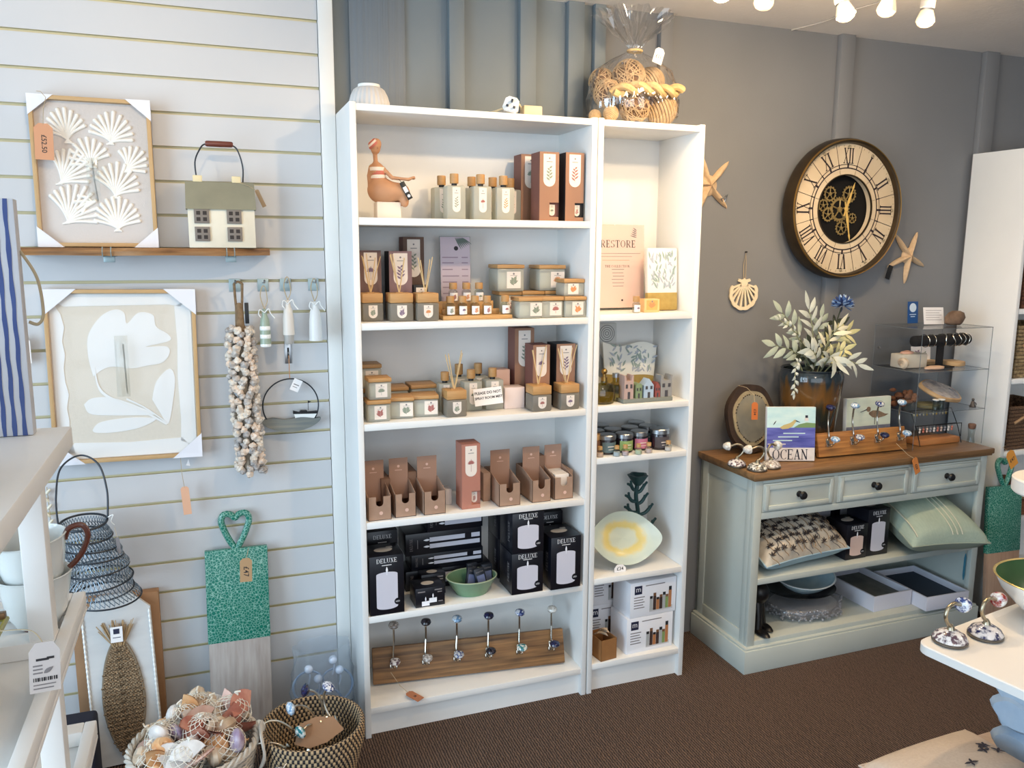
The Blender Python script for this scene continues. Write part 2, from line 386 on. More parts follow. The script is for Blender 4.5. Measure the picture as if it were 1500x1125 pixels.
def diffuser(lab, x, y, z, w=.068, col='g', n=5, L=.2, rz=0., seed=1, grp=None):
    t = thing('reed_diffuser', lab, 'diffuser', (x, y, z), rz, grp); d = w/2
    MB().box(-d, d, -d, d, 0, .057, b=.005).build('jar', GREYJAR, t)
    MB().box(-d+.001, d-.001, -d+.001, d-.001, .0575, .087, b=.002).box(-.012, .012, -.012, .012, .087, .089).build('collar', BAMBOO, t)
    r = random.Random(seed)
    for k in range(n):
        a = r.uniform(0, 2*PI); s = r.uniform(.012, .03)*(1 if k % 2 else -1)
        MB().tube([(-s*.3, r.uniform(-.006,.006), .05), (s*1.15, r.uniform(-.02,.02), L-r.uniform(0,.02))], .0014, 6).build('reed', REED, t)
    label(t, -d*.42, d*.42, .010, .05, -d-.0003, col, True, seed); return t
def spray(lab, x, y, z, w=.064, h=.105, hc=.142, col='g', rz=0., seed=2, grp=None):
    t = thing('spray_bottle', lab, 'bottle', (x, y, z), rz, grp); d = w/2
    MB().box(-d, d, -d*.8, d*.8, 0, h, b=.005).build('bottle_body', FROST, t)
    MB().cyl((0,0,h), .009, .009, 14).build('neck', BLACK, t)
    MB().lathe([(.0135,h+.008),(.014,h+.010),(.014,hc-.001),(.013,hc)], 18).build('cap', BAMBOO, t)
    label(t, -d*.42, d*.42, h*.22, h*.95, -d*.8-.0003, col, True, seed); return t
def giftbox(lab, x, y, z, w=.066, d=.066, h=.215, side=BOXSIDE, col='g', rz=0., window=True, seed=3, grp=None, frontm=None, lab2=True):
    t = thing('diffuser_box', lab, 'gift box', (x, y, z), rz, grp); W = w/2; D = d/2
    mb = MB(); v = [(-W,-D,0),(W,-D,0),(W,D,0),(-W,D,0),(-W,-D,h),(W,-D,h),(W,D,h),(-W,D,h)]
    mb.add(v, [(3,2,1,0),(4,5,6,7),(1,2,6,5),(2,3,7,6),(3,0,4,7)], 1)
    wx, wz0, wz1 = W*.15, h*.06, h*.27     # window cut at lower right of the front
    if window:
        f = [(-W,0),(W,0),(W,wz0),(wx-W*.1,wz0),(wx-W*.1,wz1),(W,wz1),(W,h),(-W,h)]
        vs = [(p[0], -D, p[1]) for p in f]
        mb.add(vs, [(0,1,2,3),(0,3,4,7),(4,5,6,7)], 0)
        mb.add([(wx-W*.1,-D,wz0),(W,-D,wz0),(W,-D+.012,wz0),(wx-W*.1,-D+.012,wz0),(wx-W*.1,-D,wz1),(W,-D,wz1),(W,-D+.012,wz1),(wx-W*.1,-D+.012,wz1)], [(0,1,2,3),(7,6,5,4),(0,3,7,4),(3,2,6,7)], 1)
    else: mb.add([(-W,-D,0),(W,-D,0),(W,-D,h),(-W,-D,h)], [(0,1,2,3)], 0)
    mb.build('carton', [frontm or BOXBROWN, side], t, flat=True)
    if lab2: label(t, -W*.62, W*.62, h*.50, h*.97, -D-.0003, col, True, seed)
    if window: label(t, wx, W*.75, wz0+.004, wz1-.006, -D+.0115, col, True, seed+1, 'window_label')
    return t
# -- top compartment
SKIN = mat('figurine_tan', (196,146,108), .6, col2=(180,130,94), scale=20); STRIPEC = mat('figurine_coral', (196,108,92), .6); STRIPEW = mat('figurine_white', (236,224,210), .6)
t = thing('bather_figurine', 'tan seated bather figurine in a striped cap and top, one arm held out', 'figurine', (.118, .09, ZA)); 
MB().box(-.03, .045, -.025, .03, 0, .05, b=.003).build('block', STRIPEW, t)
mbl = bpy.data.metaballs.new('tmp'); mbl.resolution = .0035; mbl.render_resolution = .0035; mbl.threshold = .3
def limb(a, b, ra, rb, n=9):
    for i in range(n+1):
        e = mbl.elements.new(); f = i/n; e.co = [a[j]+(b[j]-a[j])*f for j in range(3)]; e.radius = (ra+(rb-ra)*f)*1.38
for a, b, ra, rb in (((-.018,0,.086),(.0,-.004,.082),.034,.033),((.0,-.012,.080),(.052,-.020,.082),.030,.022),((-.004,.014,.080),(.048,.016,.078),.029,.021),((.052,-.020,.080),(.056,-.028,.045),.018,.011),((.048,.016,.078),(.05,.012,.05),.017,.012),
    ((-.018,0,.105),(-.019,0,.122),.023,.019),((-.020,0,.128),(-.023,0,.146),.020,.0215),((-.024,0,.150),(-.026,0,.160),.0165,.010),((-.026,0,.165),(-.028,0,.192),.0064,.0064),((-.027,-.001,.204),(-.023,-.002,.226),.0125,.0140),
    ((-.040,.002,.155),(-.047,.004,.128),.0072,.0062),((-.047,.004,.128),(-.046,.0,.098),.0062,.0056),((-.006,-.010,.150),(.018,-.026,.122),.0068,.0058),((.018,-.026,.122),(.068,-.032,.118),.0056,.0050),((.068,-.032,.118),(.086,-.030,.127),.0044,.0034),((.078,-.028,.122),(.090,-.026,.121),.0030,.0024)): limb(a, b, ra, rb)
so = bpy.data.objects.new('tmp', mbl); COL.objects.link(so)
me = bpy.data.meshes.new_from_object(so.evaluated_get(bpy.context.evaluated_depsgraph_get())); me.materials.clear(); me.materials.append(SKIN)
me.polygons.foreach_set('use_smooth', [True]*len(me.polygons))
bpy.data.objects.remove(so); bpy.data.metaballs.remove(mbl); bo = bpy.data.objects.new('body', me); COL.objects.link(bo); bo.parent = t
mb = MB()
for k in range(4): mb.lathe([(.0240,-.0058),(.0250,-.004),(.0250,.004),(.0240,.0058)], 20, k % 2, Matrix.Translation((-.0185-.0012*k,-.001,.114+.0112*k)), sx=.96+.03*(k in (0,3)), sy=.96, cap=False)
mb.build('striped_top', [STRIPEC, STRIPEW], t)
mb = MB(); Tc = Matrix.Translation((-.031,.002,.224)) @ Matrix.Rotation(-.75, 4, 'Y')
for k in range(4):
    a0, a1 = k*.36, (k+1)*.36; mb.lathe([(.0205*math.cos(a0), .0205*math.sin(a0)-.006), (.0205*math.cos((a0+a1)/2), .0205*math.sin((a0+a1)/2)-.006), (.0205*math.cos(a1), .0205*math.sin(a1)-.006)], 18, k % 2, Tc, cap=False)
mb.build('swim_cap', [STRIPEC, STRIPEW], t)
mb = MB(); mb.ell((-.022,-.0155,.211), (.0025,.003,.004), 8); mb.ell((-.027,-.0145,.216), .0016, 8); mb.ell((-.016,-.0135,.216), .0016, 8); mb.box(-.025,-.019,-.0150,-.0125,.2035,.2046); mb.build('face', SKIN, t)
# swing tag on its arm
g = thing('swing_tag', 'black swing tag with a white panel hanging from the bather figurine', 'tag', (.166, .042, ZA+.098), rot=(0, -.5, 0))
MB().box(-.008,.008,-.001,.001,-.045,.012,b=.0005).build('card', BLACK, g)
MB().box(-.006,.006,-.0015,-.001,-.022,-.004).prism(circ(0,-.034,.005,10), -.0015, -.001).build('print', TEXTWHITE, g)
MB().tube([(0,0,.01),(-.001,.006,.018),(.0,.016,.024)], .0008, 5).build('string', BLACK, g)
SB = 'frosted spray bottles on the top shelf'
spray('frosted spray bottle with grey sprig label, first of the top shelf row', .340, .085, ZA, .062, .105, .143, 'g', seed=3, grp=SB)
spray('frosted spray bottle with red flower label in the middle of the top row', .428, .085, ZA, .062, .106, .144, 'r', seed=4, grp=SB)
spray('frosted spray bottle with orange label beside the tall diffuser boxes', .506, .085, ZA, .062, .105, .142, 'o', seed=5, grp=SB)
spray('frosted spray bottle standing behind the grey sprig one on the top shelf', .322, .17, ZA, .062, .105, .143, 'g', seed=6, grp=SB)
spray('frosted spray bottle standing behind the red flower one on the top shelf', .425, .17, ZA, .062, .105, .143, 'r', seed=7, grp=SB)
spray('frosted spray bottle half hidden behind the orange label one, nearer the middle', .497, .165, ZA, .062, .105, .143, 'o', seed=8, grp=SB)
spray('frosted spray bottle at the back between orange label and brown box', .562, .172, ZA, .062, .105, .143, 'o', seed=9, grp=SB)
giftbox('tall rosewood brown diffuser box at the back of the top shelf', .628, .185, ZA, .07, .07, .222, seed=4)
giftbox('tall brown diffuser box with grey leaf arch label on the top shelf', .648, .075, ZA, .068, .075, .219, col='g', seed=3)
giftbox('tall diffuser box with black sides and pale arch label on the top shelf', .740, .080, ZA, .066, .08, .221, BOXDARK, 'r', seed=5)
# -- second compartment
diffuser('reed diffuser against the end panel, in front of the near-black box', .066, .085, ZB, .066, 'g', 5, .212, seed=11)
diffuser('reed diffuser with plum label in front of the lilac arch box', .152, .065, ZB, .074, 'p', 5, .208, seed=12)
diffuser('reed diffuser with widely crossed reeds beside the tray of tiny bottles', .233, .050, ZB, .070, 'o', 4, .205, seed=16)
giftbox('near-black diffuser box behind the first diffuser under the top shelf', .076, .165, ZB, .068, .07, .218, BOXDARK, 'p', seed=13, frontm=mat('dark_rose_card', (112,84,78), .6), window=False)
giftbox('diffuser box with a lilac arch label behind the middle diffuser', .170, .155, ZB, .074, .07, .216, BOXDARK, 'p', seed=14, frontm=mat('mauve_card', (132,104,106), .6), window=False)
giftbox('tallest brown diffuser box at the back, with a pale square label', .232, .225, ZB, .07, .06, .262, seed=15, frontm=mat('dark_brown_card', (96,70,56), .6), window=False)
t = thing('small_candle_box', 'small dark candle box with a pale window behind the third diffuser', 'gift box', (.236, .14, ZB)); MB().box(-.024,.024,-.02,.02,0,.108,b=.001).build('carton', BOXDARK, t); label(t, -.016,.018,.05,.1,-.0203,'o',False,5)
LILAC = mat('lilac_print_card', (192,176,184), .5)
t = thing('price_list_sign', 'lilac acrylic price list sign with a fern print on the second shelf', 'sign', (.376, .19, ZB+.004), rot=(-.06,0,0))
MB().box(-.054,.054,-.002,.002,0,.262,b=.0006).box(-.054,.054,.002,.045,0,.003).build('holder', GLASS, t)
mb = MB(); mb.box(-.052,.052,-.0032,-.0022,.002,.26)
for k in range(7): mb.leaf((.0+.004*k,-.0034,.258), (.022+.006*k,-.0036,.218+.003*k), .005, m=2)
mb.prism(circ(.003,.222,.0075,12), -.0036, -.0032, 1)
for k, z in enumerate((.19,.172,.15,.128,.108,.09,.07)): mb.box(-.046,-.046+(.055,.04,.036,.058,.05,.03,.05)[k],-.0036,-.0032,z,z+.0035,3); mb.box(.022,.044,-.0036,-.0032,z,z+.0035,3)
for k in range(5): mb.leaf((-.01,-.0034,.03), (-.03+.012*k,-.0036,.055-abs(k-2)*.004), .005, m=2)
mb.build('card', [LILAC, INK, mat('fern_print', (92,104,96), .6), mat('mauve_ink', (150,130,142), .7)], t)
t = thing('tester_tray', 'pale wooden tester tray with a raised back, holding tiny bottles', 'tray', (.402, .085, ZB))
MB().box(-.118,.118,-.055,.075,0,.013,b=.002).build('base', OAK, t); MB().box(-.105,.092,.062,.075,.013,.052,b=.002).build('back_rail', OAK, t); MB().box(-.105,.092,-.0,.012,.013,.03,b=.002).build('step', OAK, t)
def tiny(lab, x, y, z, col, s=1., grp='tiny tester bottles on the wooden tray', seed=0):
    t = thing('tester_bottle', lab, 'bottle', (x, y, z), 0, grp)
    MB().lathe([(.013*s,0),(.0155*s,.002),(.0155*s,.032*s),(.013*s,.037*s),(.009*s,.039*s),(.009*s,.042*s)], 20).build('bottle_body', GLASS, t)
    MB().lathe([(.0125*s,.041*s),(.013*s,.042*s),(.013*s,.061*s),(.012*s,.062*s)], 18).build('cap', BAMBOO, t)
    mb = MB(); n = 9; R = .0158*s; vs = []
    for k in range(n):
        a = -PI/2-.95+1.9*k/(n-1)
        vs += [(R*math.cos(a), R*math.sin(a), .004*s), (R*math.cos(a), R*math.sin(a), .03*s)]
    mb.add(vs, [(2*k,2*k+2,2*k+3,2*k+1) for k in range(n-1)], 0); motif(mb, .001, .016*s, -R-.0003, .016*s, .018*s, 1, seed)
    mb.build('label', [CARD, MOT[col]], t); return t
for k, (x, y, c, s) in enumerate(((.314,.05,'g','grey sprig label at the end next to the diffuser'),(.355,.05,'p','plum blot label, second along the front'),(.397,.05,'o','orange label, third along the front'),(.438,.05,'r','red and grey label, fourth along the front'),(.502,.052,'r','red twig label standing apart at the far end'))):
    tiny('tiny bottle with wooden cap and '+s, x, y, ZB+.013, c, seed=k)
for k, (x, s) in enumerate(((.343,'nearest the diffusers'),(.388,'in the middle'),(.432,'nearest the candles'))):
    tiny('tiny bottle with wooden cap in the raised back row, '+s, x, .115, ZB+.0525, 'rog'[k], seed=k+5)
CG = 'square jar candles on the second shelf'
candle('square jar candle in the front row beside the single tiny bottle', .575, .05, ZB, .080, .069, 'g', seed=6, grp=CG, lx=.25)
candle('square jar candle in the middle of the front row, brown flower label', .655, .055, ZB, .080, .069, 'r', seed=7, grp=CG, lx=.15)
candle('square jar candle at the end of the front row, orange label', .738, .05, ZB, .078, .069, 'o', seed=8, grp=CG)
candle('square jar candle in the back row under the big grey sprig candle', .556, .185, ZB, .080, .082, 'r', seed=9, grp=CG)
candle('square jar candle in the back row behind the middle front candle', .640, .185, ZB, .080, .082, 'p', seed=10, grp=CG)
candle('square jar candle in the back row at the panel end', .724, .185, ZB, .080, .082, 'p', seed=11, grp=CG)
candle('larger jar candle with grey sprig label stacked on the back row', .552, .18, ZB+.0825, .096, .09, 'g', seed=12, grp=CG)
candle('larger jar candle with orange label stacked on the back row', .708, .19, ZB+.0825, .098, .088, 'o', seed=13, grp=CG, lx=.2)
candle('small jar candle with orange label stacked on the end front candle', .741, .068, ZB+.0695, .074, .057, 'o', seed=14, grp=CG, lx=-.05)
# -- third compartment
CG = 'square jar candles on the third shelf'
candle('jar candle at the bottom of the pair next to the end panel', .073, .06, ZC, .073, .069, 'r', seed=15, grp=CG, lx=.05)
candle('jar candle stacked on top of the end panel pair', .078, .062, ZC+.0695, .071, .069, 'g', seed=16, grp=CG, lx=.05)
candle('jar candle with flat lid beside the stacked pair', .153, .085, ZC, .080, .070, 'g', seed=17, grp=CG, lx=.2, rz=-.12)
candle('jar candle with dusty red label beside the frosted reed diffuser', .235, .09, ZC, .082, .071, 'r', seed=18, grp=CG, lx=.2, rz=-.12)
candle('jar candle at the back corner, lower one of two', .070, .19, ZC, .080, .085, 'o', seed=19, grp=CG)
candle('jar candle at the back corner, upper one of two', .068, .19, ZC+.0855, .080, .080, 'o', seed=20, grp=CG)
candle('jar candle in the back row behind the flat lidded front one', .158, .20, ZC, .082, .084, 'r', seed=21, grp=CG)
candle('jar candle in the back row next to the spray bottles', .252, .20, ZC, .088, .088, 'g', seed=22, grp=CG, lx=.2)
diffuser('reed diffuser with seven pale reeds in the middle of the third shelf', .325, .05, ZC, .068, 'g', 7, .215, seed=23)
SB = 'frosted spray bottles on the third shelf'
spray('slim frosted spray bottle behind the middle reed diffuser', .318, .135, ZC, .05, .095, .132, 'r', seed=24, grp=SB)
spray('frosted spray bottle with grey label above the handwritten card', .405, .12, ZC, .064, .10, .138, 'g', seed=25, grp=SB)
spray('frosted spray bottle with plum label behind the handwritten card', .482, .12, ZC, .064, .102, .14, 'p', seed=26, grp=SB)
spray('frosted spray bottle in the back row behind the grey label bottle', .388, .205, ZC, .064, .102, .146, 'r', seed=27, grp=SB)
spray('frosted spray bottle in the back row behind the plum label bottle', .458, .205, ZC, .064, .102, .146, 'r', seed=28, grp=SB)
t = thing('handwritten_card', 'small handwritten white card propped on the third shelf spray bottles', 'card', (.452, .066, ZC+.024), rot=(-.2,-.07,0))
MB().box(-.05,.05,-.0006,.0006,0,.057).build('card', CARD, t)
MB().text('PLEASE DO NOT', .0125, T=front(0,-.0008,.041), bold=.0003).text('SPRAY ROOM MIST', .0115, T=front(.001,-.0008,.024), bold=.0003).build('writing', INK, t)
tag(MB().box(-.03,.03,-.03,.03,0,.125,b=.001).build('plain_carton', BOXPINK, loc=(.53,.19,ZC)), 'plain tan carton standing at the back of the third shelf', 'box')
tag(MB().box(-.036,.036,-.03,.03,0,.073,b=.001).build('plain_carton', mat('pale_pink_card',(226,206,198),.7), loc=(.552,.12,ZC)), 'low pale pink carton beside the tall rosewood box', 'box')
giftbox('tallest rosewood diffuser box at the back of the third shelf', .612, .19, ZC, .072, .07, .268, seed=30, window=False)
giftbox('brown diffuser box with leaf label behind the second last diffuser', .640, .105, ZC, .062, .075, .218, col='p', seed=31, window=False)
giftbox('black sided diffuser box behind the last diffuser on the third shelf', .733, .115, ZC, .07, .085, .218, BOXDARK, 'p', seed=32, window=False)
diffuser('reed diffuser with red label in front of the brown box', .621, .045, ZC, .07, 'r', 4, .22, seed=37)
diffuser('reed diffuser in front of the black sided box by the panel', .724, .045, ZC, .07, 'p', 5, .22, seed=34)
# -- fourth compartment: open display boxes
KB = mat('kraft_brown_board', (168,136,114), .75, col2=(156,124,102), scale=30); KBI = mat('kraft_brown_inside', (122,90,70), .8)
def openbox(lab, x, y, w=.07, d=.16, h=.078, hb=.172, rz=0., full=False, side_hi=.1):
    t = thing('display_box', lab, 'box', (x, y, ZD), rz, 'open kraft display boxes on the fourth shelf'); W = w/2; k = .0015
    mb = MB(); mb.box(-W,W,-d/2,d/2,0,k)
    nz = h*.74; n = 8; arc = [(.012*math.cos(PI+PI*i/n), nz+.012*math.sin(PI+PI*i/n)) for i in range(n+1)]
    mb.prism([(-W,0),(W,0),(W,h),(.012,h)]+arc[::-1]+[(-.012,h),(-W,h)], -d/2, -d/2+k)
    for s in (-1, 1):
        x0 = s*W; x1 = s*(W-k); pr = [(-d/2,0),(d/2,0),(d/2,side_hi),(d*.1,side_hi),(-d/2,h)]
        mb.add([(x0,p[0],p[1]) for p in pr]+[(x1,p[0],p[1]) for p in pr], [(0,1,2,3,4),(9,8,7,6,5)]+[(i,(i+1)%5,(i+1)%5+5,i+5) for i in range(5)])
    mb.box(-W,W,d/2-k,d/2,0,side_hi)
    mb.build('tray', KB, t, flat=True)
    MB().box(-W*.93,W*.93,d*.12,d*.12+k,h*.4,hb).build('header_card', mat('kraft_header',(164,126,104),.75), t)
    mb = MB(); mb.prism(circ(0,hb-.028,.0045,10), d*.12-.0006, d*.12); mb.box(-.012,.012,d*.12-.0005,d*.12,hb-.042,hb-.040); mb.build('header_print', BOXPINK, t)
    MB().prism(circ(.004,h*.3,.006,12), -d/2-.0006, -d/2).build('logo_sticker', BOXPINK, t)
    if full:
        for i in range(4):
            b = MB().box(-W*.75,W*.75,-.009,.009,0,.082,b=.001).build('sachet_box', CREAM, t, loc=(0,-d*.34+.022*i,.002))
    return t
openbox('open kraft display box at the start of the row by the panel', .066, .095, .074)
openbox('open kraft display box, second of the row, with a torn front notch', .151, .10, .068)
openbox('open kraft display box, third of the row, beside a low white carton', .247, .095, .072)
openbox('open kraft display box just past the tall printed box', .508, .095, .076)
openbox('open kraft display box in the middle of the far group', .626, .10, .068)
openbox('open kraft display box still full of pale sachets', .712, .105, .07, full=True)
for x, y, w_, h_, s in ((.452,.16,.026,.1,'behind the first box of the far group'),(.665,.19,.03,.135,'behind the full sachet box'),(.104,.17,.03,.11,'between the first two open boxes'),(.199,.19,.03,.12,'between the second and third open boxes'),(.762,.15,.018,.085,'squeezed against the panel beside the sachet box')):
    tag(MB().box(-w_/2,w_/2,-.07,.07,0,h_,b=.001).build('folded_carton', KBI if h_ > .1 else KB, loc=(x,y,ZD)), 'folded kraft carton standing '+s, 'box')
tag(MB().box(-.022,.022,-.025,.025,0,.055,b=.001).build('plain_carton', mat('grey_white_card',(196,186,178),.7), loc=(.305,.12,ZD)), 'low pale grey carton behind the third open display box', 'box')
giftbox('tall pink brown diffuser box alone in the middle of the fourth shelf', .376, .065, ZD, .064, .07, .222, mat('rose_brown_card',(176,118,100),.65), 'r', seed=40, frontm=mat('rose_brown_card',(176,118,100),.65))
# -- fifth compartment: black candle boxes
NAVY = mat('black_glossy_carton', (17,18,26), .3); CAND = mat('printed_candle', (206,204,214), .5); CANDSH = mat('printed_candle_wick', (240,240,244), .5); CANDP = mat('printed_pink_candle', (214,188,178), .5); STICK = mat('oval_sticker', (186,178,168), .5)
def pillarbox(lab, x, y, z, w=.115, d=.115, h=.2, grp='black pillar candle boxes', pink=False, rz=0., side=True, sticker=True, cw=.62, ch=.60):
    t = thing('candle_box', lab, 'candle box', (x, y, z), rz, grp); W = w/2; D = d/2
    MB().box(-W,W,-D,D,0,h,b=.0012).build('carton', NAVY, t)
    mb = MB(); c = w*cw/2; z0 = h*.06+.005; z1 = z0+h*ch; yy = -D-.0004
    pts = [(-c,z1)]+[(-c*math.cos(a), z0+.010-.010*math.sin(a)) for a in [PI*k/12 for k in range(13)]]+[(c,z1)]+[(c*math.cos(a), z1+.008*math.sin(a)) for a in [PI*k/12 for k in range(1,12)]]
    mb.prism(pts, yy, -D, 0)
    mb.leaf((0,yy-.0002,z1+.004), (0,yy-.0004,z1+.026), .007, m=1); mb.box(-.0008,.0008,yy-.0003,yy,z1-.002,z1+.006,1)
    mb.prism(circ(c*.98,z0+(z1-z0)*.2,w*.1,16), yy-.0004, yy, 2)
    mb.build('printed_candle', [CANDP if pink else CAND, CANDSH, NAVY], t)
    mb = MB(); serif(mb, 'DELUXE', w*.135, 0, front(0,yy,z1+.026+(h-z1-.026)*.56), .12); mb.box(-w*.14,w*.14,yy,-D,z1+.024+(h-z1-.026)*.16,z1+.0262+(h-z1-.026)*.16)
    mb.text('LED', w*.07, T=front(c*.98,yy-.001,z0+(z1-z0)*.2))
    mb.build('lettering', TEXTWHITE, t)
    if side:
        mb = MB(); serif(mb, 'DELUXE', w*.14, 0, Matrix.Translation((-W-.0002,-D*.45,h*.5)) @ Matrix.Rotation(-PI/2,4,'Z') @ Matrix.Rotation(PI/2,4,'X') @ Matrix.Rotation(PI/2,4,'Z'), .12); mb.build('side_lettering', GREYINK, t)
    if sticker: MB().lathe([(w*.27,h),(w*.27,h+.0006)], 24, sy=.62).box(w*.12,w*.3,D*.25,D*.45,h,h+.0006).build('sticker', STICK, t)
    return t
pillarbox('tall black pillar candle box at the end panel of the fifth shelf', .082, .06, ZE, .112, .112, .2)
pillarbox('black candle box directly behind the end panel one', .10, .21, ZE, .105, .1, .228)
pillarbox('black candle box at the bottom of the stack of two', .570, .065, ZE, .116, .125, .147, cw=.66, ch=.54, sticker=False)
pillarbox('black candle box on top of the stack of two', .572, .067, ZE+.1475, .116, .125, .142, cw=.66, ch=.54, sticker=False)
pillarbox('tall black pillar candle box beside the inner panel, oval sticker on top', .711, .06, ZE, .114, .13, .19)
pillarbox('black candle box behind the tall one at the inner panel', .722, .215, ZE, .1, .1, .225)
pillarbox('black candle box behind the stack of two', .566, .21, ZE, .1, .11, .147, cw=.66, ch=.54)
pillarbox('black candle box behind the stack, the upper one', .566, .21, ZE+.1475, .1, .11, .142, cw=.66, ch=.54)
def taperbox(lab, x0, x1, y, z, h, d=.09):
    t = thing('taper_candle_box', lab, 'candle box', ((x0+x1)/2, y, z), 0, 'black taper candle boxes in a pile'); W = (x1-x0)/2; D = d/2
    MB().box(-W,W,-D,D,0,h,b=.001).build('carton', NAVY, t)
    mb = MB(); yy = -D-.0004
    for k in (0,1):
        zc = h*(.36+.3*k); a = -W+W*.62; mb.box(a,W*.95,yy,-D,zc-h*.10,zc+h*.10); mb.leaf((a,yy-.0002,zc),(a-.022,yy-.0004,zc),h*.1,m=1)
    mb.box(W*.55,W*.72,yy-.0006,yy,h*.54,h*.78,2)
    mb.build('printed_tapers', [CAND, CANDSH, NAVY], t)
    mb = MB(); serif(mb, 'DELUXE', h*.13, 0, Matrix.Translation((-W+W*.14,yy,h*.5)) @ Matrix.Rotation(PI/2,4,'X') @ Matrix.Rotation(PI/2,4,'Z'), .12); mb.box(-W*.7,-W*.685,yy,-D,h*.3,h*.7); mb.build('lettering', GREYINK, t); return t
taperbox('black taper candle box at the bottom of the pile, behind the green bowl', .178, .486, .205, ZE, .07, .1)
taperbox('black taper candle box second from the bottom of the pile', .20, .46, .21, ZE+.0705, .058, .1)
taperbox('black taper candle box second from the top of the pile', .178, .452, .20, ZE+.129, .078, .1)
taperbox('black taper candle box on top of the pile', .256, .456, .20, ZE+.2075, .075, .1)
def tealbox(lab, x, y, z, w=.1, h=.066, d=.08):
    t = thing('tealight_box', lab, 'candle box', (x, y, z), 0, 'small black tealight boxes'); W = w/2; D = d/2
    MB().box(-W,W,-D,D,0,h,b=.001).build('carton', NAVY, t)
    mb = MB(); yy = -D-.0004
    for cx, cz in ((-.016,.012),(.009,.021)):
        mb.box(cx-.013,cx+.013,yy-.0002*(cx>0),-D,cz-.008,cz+.008); mb.leaf((cx,yy-.0003,cz+.008),(cx,yy-.0005,cz+.024),.005,m=0)
    mb.build('printed_tealights', CANDSH, t)
    mb = MB(); mb.box(-W*.85,-W*.35,yy,-D,h*.78,h*.84); mb.box(W*.3,W*.8,yy,-D,h*.82,h*.88); mb.box(W*.5,W*.8,yy,-D,h*.7,h*.75); mb.box(W*.55,W*.85,yy,-D,h*.2,h*.25); mb.build('lettering', GREYINK, t)
    MB().lathe([(w*.22,h),(w*.22,h+.0006)], 20, sy=.7).build('sticker', STICK, t); return t
tealbox('small black tealight box at the front beside the green bowl', .228, .055, ZE, .1)
tealbox('small black tealight box behind the front tealight one', .262, .125, ZE, .085, .075, .05)
GREEN = mat('green_glaze', (116,150,118), .25, col2=(100,136,104), scale=12, coat=.3); GREENRIM = mat('pale_green_rim', (176,192,160), .3)
t = thing('green_bowl', 'shallow green glazed oval bowl holding dark tins', 'bowl', (.392, .080, ZE))
MB().lathe([(.0,.004),(.05,.004),(.05,0),(.056,0),(.058,.006),(.075,.03),(.088,.056),(.09,.058),(.086,.058),(.07,.03),(.05,.012),(0,.01)], 36, sy=.8).build('bowl_body', GREEN, t)
MB().lathe([(.0885,.0565),(.0905,.0575),(.0905,.06),(.086,.06),(.0855,.058)], 36, sy=.8, cap=False).build('rim', GREENRIM, t)
TIN = mat('dark_tin', (34,38,46), .35, .3); TINP = mat('tin_print', (96,104,136), .5)
for x, y, a, b, s in ((.425,.050,.35,-.18,'nearest the front, leaning'),(.38,.065,.3,.25,'behind the front one, tilted the other way'),(.452,.082,.1,-.05,'standing against the far rim'),(.40,.100,.20,.05,'at the back against the candle boxes')):
    t = thing('small_tin', 'small dark tin in the green bowl, '+s, 'tin', (x, y, ZE+.0185), 0, 'dark tins in the green bowl', rot=(-a*.6, b, .1))
    MB().box(-.02,.02,-.006,.006,0,.075,b=.004).build('tin_body', TIN, t)
    mb = MB(); mb.box(-.014,.014,-.0065,-.006,.016,.05); mb.text('matches', .008, 1, front(0,-.0067,.062)); mb.build('tin_label', [TINP, GREYINK], t)
# ---------------------------------------------------------------- ceramic knob hooks
KN = {}
def knobmat(n, a, b, sc=120.):
    KN[n] = mat('ceramic_'+n, a, .12, col2=b, scale=sc, contrast=.12, coat=.5); return KN[n]
knobmat('grey', (150,140,134), (210,206,200)); knobmat('navy', (24,26,52), (40,42,84)); knobmat('sky', (120,160,196), (226,232,236)); knobmat('blue', (40,60,120), (224,228,236)); knobmat('white', (226,224,216), (196,190,180)); knobmat('black', (22,20,26), (64,60,70))
knobmat('floral', (226,222,220), (92,70,80), 90); knobmat('teal', (40,120,126), (224,224,216), 90); knobmat('speck', (206,206,204), (40,60,120), 120); knobmat('chevron', (230,226,216), (70,70,62), 110)
def hook(par, x, z, y, up, lo, tall=.12, spread=.004):
    """double hook screwed to a plank: upper arm with ceramic knob, short lower arm"""
    h = bpy.data.objects.new('double_hook', MB().box(-.008,.008,-.004,0,-.012,.022,b=.002).tube(bez([(0,-.004,.015),(0,-.012,.018),(0,-.014,.04),(spread,-.012,tall*.6),(spread,-.024,tall-.012),(spread,-.032,tall)]), .0034, 8).tube(bez([(0,-.003,-.002),(0,-.02,-.008),(.002,-.034,0),(.003,-.038,.008)]), .0034, 8).box(-.0125,-.0085,-.012,0,-.012,.004,b=.001).box(.0085,.0125,-.012,0,-.014,.0,b=.001).mesh('double_hook', [CHROME])); COL.objects.link(h); h.parent = par; h.location = (x, y, z)
    for nm, c, m in (('upper_knob', (spread,-.036,tall+.004), up), ('lower_knob', (.003,-.043,.013), lo)):
        T = Matrix.Translation(c) @ Matrix.Rotation(.45, 4, 'X')
        MB().lathe([(0,-.010),(.008,-.008),(.016,-.002),(.0185,.004),(.016,.010),(.009,.0135),(0,.0145)], 20, 0, T).build(nm, KN[m], h)
    return h
